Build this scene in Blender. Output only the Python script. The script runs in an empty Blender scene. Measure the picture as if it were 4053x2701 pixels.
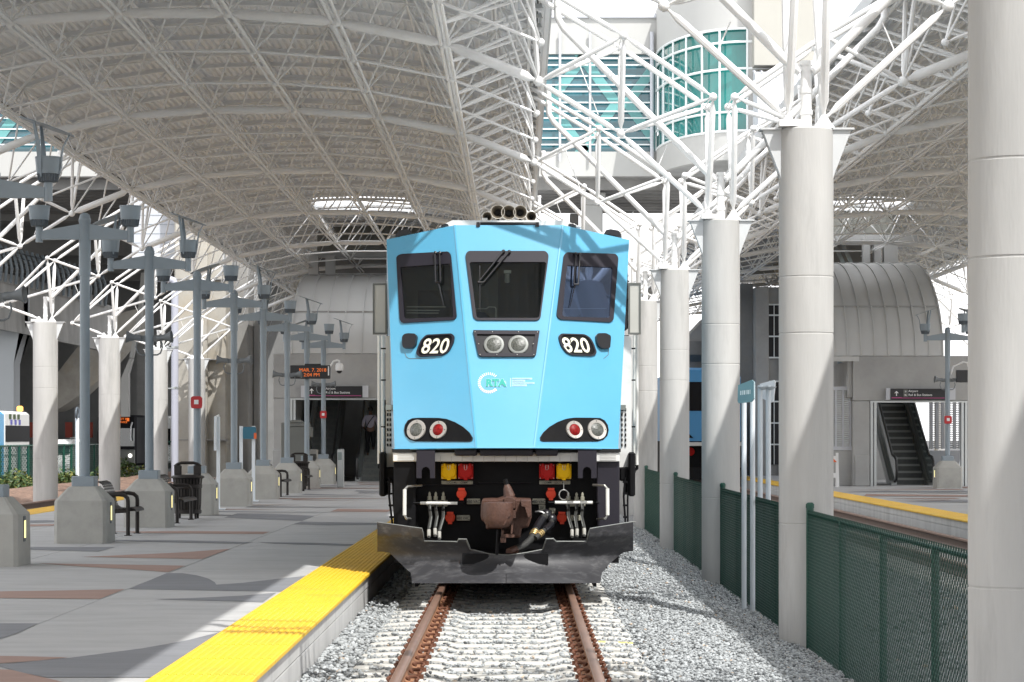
import bpy, math, random
import numpy as np
from mathutils import Vector, Matrix

random.seed(7)
rng = np.random.default_rng(11)
scene = bpy.context.scene
COL = scene.collection

# ------------------------------------------------------------------ camera calibration (photo 4053 x 2701)
F, CX, CY, CZ = 9900.0, 2052.0, 1728.0, 1.78      # focal length in photo pixels, vanishing point, eye height over the rail tops


def P(x, y, Y):
    """photo pixel at distance Y -> world point"""
    return Vector(((x - CX) / F * Y, Y, CZ - (y - CY) / F * Y))


def PG(x, y, z):
    """photo pixel on the horizontal plane z"""
    return P(x, y, F * (CZ - z) / (y - CY))


# ------------------------------------------------------------------ materials
MATS = {}


def M(name, col, rough=.55, metal=0., var=.0, scale=3., bump=0., bscale=60., coat=0., stretch=None, stain=0., sscale=.6,
      emit=None, estr=0., spec=.5, alpha=None, obj=False, stain_col=None):
    if name in MATS:
        return MATS[name]
    m = bpy.data.materials.new(name)
    m.use_nodes = True
    nt = m.node_tree
    N, L = nt.nodes, nt.links
    b = N['Principled BSDF']
    b.inputs['Roughness'].default_value = rough
    b.inputs['Metallic'].default_value = metal
    b.inputs['Coat Weight'].default_value = coat
    b.inputs['Specular IOR Level'].default_value = spec
    b.inputs['Base Color'].default_value = (*col, 1)
    if emit:
        b.inputs['Emission Color'].default_value = (*emit, 1)
        b.inputs['Emission Strength'].default_value = estr
    src = None
    if var or bump or stain:
        if obj:
            src = N.new('ShaderNodeTexCoord').outputs['Object']
        else:
            src = N.new('ShaderNodeNewGeometry').outputs['Position']
        if stretch:
            mp = N.new('ShaderNodeMapping')
            mp.inputs['Scale'].default_value = stretch
            L.new(src, mp.inputs['Vector'])
            st = mp.outputs['Vector']
        else:
            st = src
    colsock = None
    if var:
        n = N.new('ShaderNodeTexNoise')
        n.inputs['Scale'].default_value = scale
        n.inputs['Detail'].default_value = 6
        n.inputs['Roughness'].default_value = .62
        L.new(st, n.inputs['Vector'])
        r = N.new('ShaderNodeValToRGB')
        r.color_ramp.elements[0].position = .28
        r.color_ramp.elements[1].position = .72
        r.color_ramp.elements[0].color = (*[c * (1 - var) for c in col], 1)
        r.color_ramp.elements[1].color = (*[min(1, c * (1 + var)) for c in col], 1)
        L.new(n.outputs['Fac'], r.inputs['Fac'])
        colsock = r.outputs['Color']
    if stain:
        n2 = N.new('ShaderNodeTexNoise')
        n2.inputs['Scale'].default_value = sscale
        n2.inputs['Detail'].default_value = 9
        n2.inputs['Roughness'].default_value = .7
        L.new(st, n2.inputs['Vector'])
        r2 = N.new('ShaderNodeValToRGB')
        r2.color_ramp.elements[0].position = .50
        r2.color_ramp.elements[1].position = .68
        r2.color_ramp.elements[0].color = (0, 0, 0, 1)
        r2.color_ramp.elements[1].color = (stain, stain, stain, 1)
        L.new(n2.outputs['Fac'], r2.inputs['Fac'])
        mx = N.new('ShaderNodeMix')
        mx.data_type = 'RGBA'
        L.new(r2.outputs['Color'], mx.inputs['Factor'])
        if colsock:
            L.new(colsock, mx.inputs['A'])
        else:
            mx.inputs['A'].default_value = (*col, 1)
        sc = stain_col or [c * .45 for c in col]
        mx.inputs['B'].default_value = (*sc, 1)
        colsock = mx.outputs['Result']
    if colsock:
        L.new(colsock, b.inputs['Base Color'])
    if bump:
        n3 = N.new('ShaderNodeTexNoise')
        n3.inputs['Scale'].default_value = bscale
        n3.inputs['Detail'].default_value = 5
        L.new(st, n3.inputs['Vector'])
        bp = N.new('ShaderNodeBump')
        bp.inputs['Strength'].default_value = min(1, bump)
        bp.inputs['Distance'].default_value = .01
        L.new(n3.outputs['Fac'], bp.inputs['Height'])
        L.new(bp.outputs['Normal'], b.inputs['Normal'])
    MATS[name] = m
    return m


m_steel = M('white_steel_paint', (.83, .83, .82), .38, var=.05, scale=2.2, stain=.12, sscale=3.)
m_deck = M('roof_deck_paint', (.85, .86, .87), .5, var=.05, scale=.8)
m_gut = M('gutter_grey', (.46, .475, .48), .5, var=.05, scale=2)
m_brk = M('bracket_paint', (.58, .595, .60), .45, var=.05, scale=3)
m_conc = M('column_concrete', (.485, .48, .465), .85, var=.17, scale=1.6, bump=.25, bscale=55, stain=.55, sscale=1.3, stretch=(1, 1, .13))
m_conc2 = M('old_concrete', (.37, .35, .31), .9, var=.16, scale=1.2, bump=.3, bscale=30, stain=.5, sscale=.5, stain_col=(.34, .27, .17))
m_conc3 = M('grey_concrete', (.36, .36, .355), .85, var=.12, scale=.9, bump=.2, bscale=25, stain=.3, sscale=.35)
m_base = M('lamp_base_concrete', (.37, .365, .34), .85, var=.08, scale=4, bump=.2, bscale=70, stain=.3, sscale=1.5)
m_plat = M('brushed_concrete', (.405, .405, .405), .8, var=.10, scale=2.2, bump=.2, bscale=40, stretch=(.45, 1.3, 1), stain=.38, sscale=2.6, stain_col=(.27, .27, .27))
m_platdk = M('dark_inlay_concrete', (.185, .19, .205), .8, var=.14, scale=3, bump=.2, bscale=40, stretch=(.35, 1.6, 1))
m_platrd = M('red_inlay_concrete', (.31, .205, .17), .8, var=.14, scale=3, bump=.2, bscale=40, stretch=(.35, 1.6, 1))
m_joint = M('joint_dark', (.06, .06, .06), .9)  # dark core seen through the slab joints
m_yel = M('tactile_yellow', (.86, .53, .025), .5, var=.06, scale=6, stain=.5, sscale=1.6, stain_col=(.60, .36, .05))
m_wall = M('platform_face_concrete', (.55, .55, .54), .85, var=.1, scale=2, bump=.2, bscale=40, stain=.35, sscale=1.6, stretch=(1, 1, .3))
m_tie = M('tie_concrete', (.55, .54, .505), .85, var=.08, scale=6, bump=.3, bscale=60, stain=.3, sscale=5)
m_tie2 = M('yellow_tie_paint', (.75, .62, .2), .8, var=.1, scale=6)
m_rust = M('rusty_iron', (.135, .052, .027), .8, var=.35, scale=25, bump=.4, bscale=90)
m_railtop = M('rail_brown', (.27, .16, .115), .42, metal=.35, var=.22, scale=9, stretch=(1, .15, 1))
m_railside = M('rail_orange_rust', (.27, .125, .06), .8, var=.25, scale=12, stretch=(1, .3, 1), bump=.3)
m_blue = M('loco_blue', (.092, .375, .58), .40, spec=.45, var=.05, scale=1.1, coat=1., stain=.25, sscale=1.6, stain_col=(.13, .40, .58))
m_blue2 = M('far_loco_blue', (.06, .28, .56), .35)
m_blue.node_tree.nodes['Principled BSDF'].inputs['Coat Roughness'].default_value = .22
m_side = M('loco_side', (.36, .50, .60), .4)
m_white = M('loco_white', (.72, .72, .70), .45, var=.05, scale=3, stain=.2, sscale=4)
m_black = M('underframe_black', (.005, .005, .006), .6, var=.4, scale=5, stain=.2, sscale=6, stain_col=(.02, .018, .016), spec=.15)
m_blackgl = M('black_gloss', (.010, .010, .013), .35, coat=.15)
m_frame = M('window_rubber', (.020, .018, .026), .45, spec=.3)
m_plow = M('plow_steel', (.036, .036, .040), .5, metal=.12, var=.25, scale=4, bump=.2, bscale=9, stain=.5, sscale=9, stain_col=(.15, .15, .155), stretch=(.5, 1, 1.6))
m_glass = M('cab_glass', (.012, .022, .026), .04, spec=.9, coat=1.0, var=.5, scale=2)
m_glassb = M('cab_glass_bluish', (.03, .075, .16), .05, spec=1.0, coat=1.0, var=.3, scale=1.5)
m_red = M('red_cover', (.42, .008, .006), .5, spec=.2)
m_yellowc = M('yellow_cover', (.86, .50, .0), .5, spec=.2)
m_orange = M('orange_red_plug', (.75, .075, .035), .5, spec=.2)
m_platelab = M('label_plate', (.30, .29, .23), .6, var=.2, scale=40)
m_text = M('dark_lettering', (.03, .03, .03), .7)
m_cream = M('cream_lettering', (.85, .82, .66), .6)
m_brown = M('coupler_brown', (.078, .035, .023), .6, var=.25, scale=14, bump=.5, bscale=45, stain=.3, sscale=9)
m_chrome = M('bright_metal', (.50, .50, .48), .38, metal=.8)
m_alum = M('ring_aluminium', (.42, .40, .37), .5, metal=.5)
m_lens = M('lens_glass', (.085, .09, .08), .35, var=.8, scale=60, bump=.5, bscale=50, coat=.25)
m_redlens = M('red_lens', (.20, .004, .004), .45, var=.6, scale=40, bump=.4, bscale=40, spec=.25)
m_hornm = M('horn_bell', (.50, .475, .42), .45, var=.1, scale=10)
m_hornin = M('horn_throat_shade', (.10, .085, .065), .5)  # shade inside the bells put into the colour
m_dark = M('dark_void', (.01, .01, .01), .9)
m_mirror = M('mirror_back', (.50, .49, .45), .5, var=.05)
m_grail = M('handrail_white', (.74, .74, .70), .4)
m_rub = M('hose_rubber', (.03, .03, .028), .6)
m_brass = M('hose_brass', (.62, .45, .2), .35, metal=.7)
m_teal = M('logo_teal', (.01, .36, .30), .5)
m_lwhite = M('logo_white', (.80, .90, .92), .5)
m_lback = M('wording_backing', (.40, .66, .76), .5)
m_lout = M('letter_halo', (.50, .74, .82), .5)
m_lpink = M('logo_peach', (.85, .62, .5), .5)
m_pole = M('lamp_grey_paint', (.235, .28, .315), .42, var=.05, scale=3)
m_poled = M('lamp_dark_ribs', (.10, .12, .14), .5)
m_lit = M('marker_lamp_lit', (.8, .75, .4), .4, emit=(1, .86, .35), estr=.9)
m_spk = M('loudspeaker_grey', (.15, .165, .175), .5)
m_alarm = M('alarm_red', (.45, .015, .02), .4)
m_led = M('led_orange', (.1, .02, .0), .5, emit=(1, .20, .03), estr=.55)
m_sign = M('sign_black', (.008, .008, .010), .35)
m_signw = M('sign_white', (.75, .75, .75), .5)
m_mag = M('sign_magenta', (.35, .05, .17), .5)
m_green = M('fence_green', (.008, .068, .046), .45, var=.12, scale=5)
m_bench = M('bench_brown', (.025, .021, .019), .5, spec=.3)
m_hood = M('hood_metal', (.50, .505, .50), .45, var=.03, scale=1)
m_seam = M('hood_seam', (.36, .36, .355), .5)
m_panel = M('gable_panel', (.30, .30, .27), .5)
m_skyl = M('skylight_sheet', (.80, .80, .80), .6)
m_tvm = M('ticket_machine_grey', (.13, .135, .125), .45, var=.06)
m_stain = M('stainless', (.42, .44, .44), .3, metal=.6)
m_ring = M('dull_ring', (.22, .23, .22), .5, metal=.3)
m_esc = M('escalator_dark', (.08, .088, .085), .45, var=.2, scale=8)
m_escl = M('escalator_steps_lightened', (.26, .28, .275), .45, var=.2, scale=8)  # brightness for the dim left doorway put into the step colour
m_escgl = M('escalator_glass_lightened', (.50, .56, .56), .12, coat=.6)  # side glass lightened as well, little light reaches that doorway
m_escg = M('escalator_glass', (.20, .24, .24), .12, coat=.6)
m_handr = M('handrail_rubber', (.012, .012, .012), .4)
m_tealglass = M('teal_glass', (.02, .19, .175), .06, coat=1, var=.25, scale=.35)
m_tealdk = M('teal_glass_dark', (.03, .12, .15), .06, coat=1, var=.4, scale=.5)
m_tealbr = M('teal_brace', (.15, .38, .38), .4)
m_stucco = M('white_stucco', (.43, .43, .415), .8, var=.03, scale=.5, bump=.1, bscale=8)
m_stucco2 = M('cream_stucco', (.37, .36, .325), .8, var=.03, scale=.5)  # cream tone of the annex wall
m_mull = M('mullion_white', (.72, .75, .75), .4)
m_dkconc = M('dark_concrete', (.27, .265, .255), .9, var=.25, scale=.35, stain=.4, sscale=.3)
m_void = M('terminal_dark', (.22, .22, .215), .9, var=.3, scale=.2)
m_pier = M('pale_pier_paint', (.50, .53, .55), .7, var=.04, scale=.4)
m_lilac = M('drainpipe_lilac', (.40, .41, .47), .5)
m_siding = M('white_siding', (.50, .515, .55), .5, var=.03)
m_busblue = M('bus_blue', (.06, .35, .65), .35)
m_buswht = M('bus_white', (.72, .73, .72), .4)
m_busblk = M('bus_black', (.010, .010, .012), .6, spec=.15)
m_orangered = M('red_orange_panel', (.34, .05, .028), .6)
m_tyre = M('tyre', (.02, .02, .02), .8)
m_hub = M('wheel_hub', (.5, .5, .5), .4, metal=.6)
m_bluesign = M('blue_sign_panel', (.02, .13, .20), .4)
m_tealsign = M('teal_sign_panel', (.17, .33, .37), .3, coat=.5)
m_postw = M('white_post', (.70, .75, .79), .4)
m_skin = M('skin', (.12, .065, .045), .6)
m_shirt = M('lavender_shirt', (.36, .34, .42), .8)
m_trous = M('dark_trousers', (.012, .012, .015), .9)
m_hair = M('black_hair', (.008, .007, .007), .7)
m_orangest = M('barricade_orange', (.75, .13, .03), .5)
m_asph = M('asphalt', (.07, .07, .07), .9, var=.15, scale=2)
m_mulch = M('brown_mulch', (.17, .105, .075), .95, var=.5, scale=7, bump=1, bscale=18, stain=.5, sscale=4, stain_col=(.05, .035, .025))
m_cabinet = M('lamp_amber', (.8, .35, .05), .4, emit=(1, .5, .12), estr=1.2)
m_whitelamp = M('white_lamp', (.8, .8, .8), .4, emit=(1, .97, .9), estr=1.5)
m_redlamp = M('red_lamp_lit', (.8, .05, .03), .4, emit=(1, .06, .04), estr=1.5)

def translucent(m):
    nt = m.node_tree
    t = nt.nodes.new('ShaderNodeBsdfTranslucent')
    t.inputs['Color'].default_value = (.85, .86, .88, 1)
    x = nt.nodes.new('ShaderNodeMixShader')
    x.inputs['Fac'].default_value = .75
    nt.links.new(nt.nodes['Principled BSDF'].outputs[0], x.inputs[1])
    nt.links.new(t.outputs[0], x.inputs[2])
    nt.links.new(x.outputs[0], nt.nodes['Material Output'].inputs['Surface'])


translucent(m_skyl)


def paneglass(name, tint, gl, lo, hi):
    m = bpy.data.materials.new(name)
    m.use_nodes = True
    nt = m.node_tree
    N, L = nt.nodes, nt.links
    N.remove(N['Principled BSDF'])
    t = N.new('ShaderNodeBsdfTransparent')
    t.inputs['Color'].default_value = (*tint, 1)
    g = N.new('ShaderNodeBsdfGlossy')
    g.inputs['Color'].default_value = (*gl, 1)
    g.inputs['Roughness'].default_value = .03
    lw = N.new('ShaderNodeLayerWeight')
    lw.inputs['Blend'].default_value = .35
    mr = N.new('ShaderNodeMapRange')
    mr.inputs['To Min'].default_value = lo
    mr.inputs['To Max'].default_value = hi
    L.new(lw.outputs['Fresnel'], mr.inputs['Value'])
    x = N.new('ShaderNodeMixShader')
    L.new(mr.outputs['Result'], x.inputs['Fac'])
    L.new(t.outputs[0], x.inputs[1])
    L.new(g.outputs[0], x.inputs[2])
    L.new(x.outputs[0], N['Material Output'].inputs['Surface'])
    return m


m_pane = paneglass('cab_pane', (.50, .56, .55), (.8, .85, .9), .06, .8)
m_paneb = paneglass('cab_pane_blue_reflection', (.40, .46, .56), (.50, .64, 1.), .42, .9)  # blue reflection of the right pane put into its gloss colour
m_cab = M('cab_lining', (.16, .175, .165), .7)
m_cabdk = M('cab_fittings', (.05, .055, .06), .6)
m_seat = M('seat_cover', (.03, .04, .07), .8)

# leaves
def leafmat(name, col):
    return M(name, col, .55, var=.35, scale=3)

m_leaf = leafmat('hedge_leaf', (.045, .085, .02))
m_leafy = leafmat('yellow_leaf', (.22, .22, .05))


# ------------------------------------------------------------------ mesh builder
class MB:
    def __init__(s):
        s.v, s.f, s.mi = [], [], []
        s.m = 0

    def add(s, vs, fs):
        o = len(s.v)
        s.v.extend([tuple(p) for p in vs])
        for f in fs:
            s.f.append([i + o for i in f])
            s.mi.append(s.m)
        return s

    def box(s, a, b):
        x0, y0, z0 = [min(a[i], b[i]) for i in range(3)]
        x1, y1, z1 = [max(a[i], b[i]) for i in range(3)]
        vs = [(x0, y0, z0), (x1, y0, z0), (x1, y1, z0), (x0, y1, z0), (x0, y0, z1), (x1, y0, z1), (x1, y1, z1), (x0, y1, z1)]
        return s.add(vs, [(0, 3, 2, 1), (4, 5, 6, 7), (0, 1, 5, 4), (1, 2, 6, 5), (2, 3, 7, 6), (3, 0, 4, 7)])

    def bbox(s, a, b, c=.02):
        """box with chamfered edges"""
        x0, y0, z0 = [min(a[i], b[i]) for i in range(3)]
        x1, y1, z1 = [max(a[i], b[i]) for i in range(3)]
        c = min(c, (x1 - x0) * .45, (y1 - y0) * .45, (z1 - z0) * .45)
        rings = []
        for z, k in ((z0, c), (z0 + c, 0), (z1 - c, 0), (z1, c)):
            xa, xb, ya, yb = x0 + k, x1 - k, y0 + k, y1 - k
            rings.append([(xa + c, ya, z), (xb - c, ya, z), (xb, ya + c, z), (xb, yb - c, z), (xb - c, yb, z), (xa + c, yb, z), (xa, yb - c, z), (xa, ya + c, z)])
        return s.loft(rings)

    def loft(s, rings, cap=True, closed=True):
        n = len(rings[0])
        vs = [p for r in rings for p in r]
        fs = []
        for k in range(len(rings) - 1):
            for i in range(n if closed else n - 1):
                j = (i + 1) % n
                fs.append((k * n + i, k * n + j, (k + 1) * n + j, (k + 1) * n + i))
        if cap and closed:
            fs.append(tuple(reversed(range(n))))
            fs.append(tuple(range((len(rings) - 1) * n, len(rings) * n)))
        return s.add(vs, fs)

    @staticmethod
    def frame(d):
        d = Vector(d).normalized()
        up = Vector((0, 0, 1)) if abs(d.z) < .95 else Vector((0, 1, 0))
        u = d.cross(up).normalized()
        return u, u.cross(d).normalized()

    def tube(s, p0, p1, r, r1=None, n=8, cap=True):
        p0, p1 = Vector(p0), Vector(p1)
        r1 = r if r1 is None else r1
        u, v = s.frame(p1 - p0)
        rings = [[p + (u * math.cos(2 * math.pi * i / n) + v * math.sin(2 * math.pi * i / n)) * q for i in range(n)] for p, q in ((p0, r), (p1, r1))]
        return s.loft(rings, cap)

    def mero(s, p0, p1, r, n=8, ins=.05, cone=.16, re=.42):
        """space-frame member: cylinder with conical ends"""
        p0, p1 = Vector(p0), Vector(p1)
        d = p1 - p0
        Lh = d.length
        d.normalize()
        u, v = s.frame(d)
        st = [(ins, r * re), (ins + cone * .35, r * re), (ins + cone, r), (Lh - ins - cone, r), (Lh - ins - cone * .35, r * re), (Lh - ins, r * re)]
        rings = [[p0 + d * t + (u * math.cos(2 * math.pi * i / n) + v * math.sin(2 * math.pi * i / n)) * q for i in range(n)] for t, q in st]
        return s.loft(rings)

    def poly(s, pts, r, n=7, cap=True):
        pts = [Vector(p) for p in pts]
        rr = r if isinstance(r, (list, tuple)) else [r] * len(pts)
        rings = []
        pu = None
        for k, p in enumerate(pts):
            a = pts[max(0, k - 1)]
            b = pts[min(len(pts) - 1, k + 1)]
            d = (b - a).normalized()
            if pu is None:
                u, v = s.frame(d)
            else:
                u = (pu - d * pu.dot(d)).normalized()
                v = u.cross(d)
            pu = u
            rings.append([p + (u * math.cos(2 * math.pi * i / n) + v * math.sin(2 * math.pi * i / n)) * rr[k] for i in range(n)])
        return s.loft(rings, cap)

    def ball(s, c, r, n=10, m=6, sz=1.):
        c = Vector(c)
        vs = [c + Vector((0, 0, -r * sz))]
        for j in range(1, m):
            a = -math.pi / 2 + math.pi * j / m
            for i in range(n):
                t = 2 * math.pi * i / n
                vs.append(c + Vector((r * math.cos(a) * math.cos(t), r * math.cos(a) * math.sin(t), r * sz * math.sin(a))))
        vs.append(c + Vector((0, 0, r * sz)))
        fs = [(0, 1 + (i + 1) % n, 1 + i) for i in range(n)]
        for j in range(m - 2):
            for i in range(n):
                a, b = 1 + j * n + i, 1 + j * n + (i + 1) % n
                fs.append((a, b, b + n, a + n))
        k = len(vs) - 1
        fs += [(k, k - n + i, k - n + (i + 1) % n) for i in range(n)]
        return s.add(vs, fs)

    def lathe(s, c, prof, n=20, axis=(0, 0, 1), cap=True):
        """prof: list of (radius, distance along axis)"""
        c = Vector(c)
        ax = Vector(axis).normalized()
        u, v = s.frame(ax)
        rings = [[c + ax * h + (u * math.cos(2 * math.pi * i / n) + v * math.sin(2 * math.pi * i / n)) * r for i in range(n)] for r, h in prof]
        return s.loft(rings, cap)

    def prism(s, pts, d):
        """polygon (front) extruded by vector d"""
        d = Vector(d)
        pts = [Vector(p) for p in pts]
        n = len(pts)
        vs = pts + [p + d for p in pts]
        fs = [tuple(range(n)), tuple(reversed(range(n, 2 * n)))]
        fs += [(i, i + n, (i + 1) % n + n, (i + 1) % n) for i in range(n)]
        return s.add(vs, fs)

    def face(s, pts):
        return s.add(pts, [tuple(range(len(pts)))])

    def ringplate(s, outer, inner, nrm, h, h0=0., hi=None):
        """flat ring raised along nrm: outer wall, front ring, inner wall"""
        nrm = Vector(nrm)
        hi = h0 if hi is None else hi
        o0 = [Vector(p) + nrm * h0 for p in outer]
        o1 = [Vector(p) + nrm * h for p in outer]
        i1 = [Vector(p) + nrm * h for p in inner]
        i0 = [Vector(p) + nrm * hi for p in inner]
        return s.loft([o0, o1, i1, i0], cap=False)

    def build(s, name, mats, parent=None, smooth=True, angle=38, loc=None):
        me = bpy.data.meshes.new(name)
        mats = mats if isinstance(mats, (list, tuple)) else [mats]
        arr = np.array(s.v, dtype=float)
        if parent is not None:
            off = np.array(wloc(parent))
        elif loc is not None:
            off = np.array(loc)
        else:
            lo, hi = arr.min(0), arr.max(0)
            off = np.array([(lo[0] + hi[0]) / 2, (lo[1] + hi[1]) / 2, lo[2]])
        arr = arr - off
        me.from_pydata(arr.tolist(), [], s.f)
        for m in mats:
            me.materials.append(m)
        me.polygons.foreach_set('material_index', s.mi)
        fix_normals(me)
        if smooth:
            me.polygons.foreach_set('use_smooth', [True] * len(me.polygons))
            me.set_sharp_from_angle(angle=math.radians(angle))
        me.update()
        o = bpy.data.objects.new(name, me)
        COL.objects.link(o)
        if parent is not None:
            o.parent = parent
        else:
            o.location = off
        return o


def fix_normals(me):
    import bmesh
    bm = bmesh.new()
    bm.from_mesh(me)
    bmesh.ops.recalc_face_normals(bm, faces=bm.faces)
    bm.to_mesh(me)
    bm.free()


def wloc(o):
    v = Vector((0, 0, 0))
    while o is not None:
        v += o.location
        o = o.parent
    return v


def tag(o, label=None, cat=None, group=None, kind=None):
    if label:
        o['label'] = label
    if cat:
        o['category'] = cat
    if group:
        o['group'] = group
    if kind:
        o['kind'] = kind
    return o


def thing(name, label, cat, loc=(0, 0, 0), group=None):
    o = bpy.data.objects.new(name, None)
    o.empty_display_size = .2
    COL.objects.link(o)
    o.location = loc
    return tag(o, label, cat, group)


def kids(o):
    return [c for c in bpy.data.objects if c.parent == o]


def dup(root, loc, label=None, scale=None):
    """copy of a thing with copies of its parts and sub-parts (mesh data shared)"""
    ch = {}
    for c in bpy.data.objects:
        if c.parent:
            ch.setdefault(c.parent, []).append(c)
    r = root.copy()
    COL.objects.link(r)
    r.location = loc
    if label:
        r['label'] = label
    if scale:
        r.scale = scale
    for a in ch.get(root, []):
        b = a.copy()
        COL.objects.link(b)
        b.parent = r
        for c in ch.get(a, []):
            d = c.copy()
            COL.objects.link(d)
            d.parent = b
    return r


def roundpoly(pts, r, n=5):
    """rounded corners in 2D (tuples)"""
    out = []
    k = len(pts)
    rr = r if isinstance(r, (list, tuple)) else [r] * k
    for i in range(k):
        a, b, c = Vector(pts[i - 1]), Vector(pts[i]), Vector(pts[(i + 1) % k])
        d0, d1 = (a - b), (c - b)
        q = min(rr[i], d0.length * .49, d1.length * .49)
        p0, p1 = b + d0.normalized() * q, b + d1.normalized() * q
        for j in range(n + 1):
            t = j / n
            out.append(tuple((1 - t) ** 2 * p0 + 2 * t * (1 - t) * b + t * t * p1))
    return out


def text(s, origin, u, v, size, mat, parent, name='lettering', shear=0., bold=0., align='LEFT', sx=1., depth=.0015, valign='BOTTOM_BASELINE'):
    cu = bpy.data.curves.new('t', 'FONT')
    cu.body = s
    cu.size = 1.
    cu.shear = 0
    cu.offset = bold
    cu.align_x = align
    cu.resolution_u = 3
    o = bpy.data.objects.new('t', cu)
    COL.objects.link(o)
    bpy.context.view_layer.update()
    dg = bpy.context.evaluated_depsgraph_get()
    ev = o.evaluated_get(dg)
    me = ev.to_mesh()
    u, v, origin = Vector(u).normalized(), Vector(v).normalized(), Vector(origin)
    mb = MB()
    mb.add([origin + u * ((c.co.x + shear * c.co.y) * size * sx) + v * (c.co.y * size) + u.cross(v) * depth for c in me.vertices], [tuple(p.vertices) for p in me.polygons])
    ev.to_mesh_clear()
    bpy.data.objects.remove(o)
    bpy.data.curves.remove(cu)
    return mb.build(name, mat, parent, smooth=False)


def struct(mb, name, mat, label=None, smooth=False):
    o = mb.build(name, mat, smooth=smooth)
    o['kind'] = 'structure'
    return o
# ------------------------------------------------------------------ train-hall canopies (barrel space frames)
COLY = [16.2 + 11.8 * k for k in range(-1, 11)]       # column lines
FY0, FSTEP = COLY[0], 11.8 / 3
XC_L, XC_R, XCOL = -5.5, 11.94, 3.22


def drop(d):
    return .01984 * d * d + .000373 * d ** 4


def zl(d):
    return 8.53 - drop(d)


def zu(d):
    return 9.97 - drop(d)


LN = [-5.82, -4.33, -2.6, -.867, .867, 2.6, 4.33, 5.82]
UN = [-5.69, -5.1, -3.47, -1.735, 0, 1.735, 3.47, 5.1, 5.69]
YA, YB = COLY[0], COLY[-1]
frames = [FY0 + FSTEP * i for i in range(34)]


m_gapshade = M('eave_gap_shade_grey', (.10, .10, .10), .8)  # dark grey that stands in for shade in the eave gap


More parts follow.
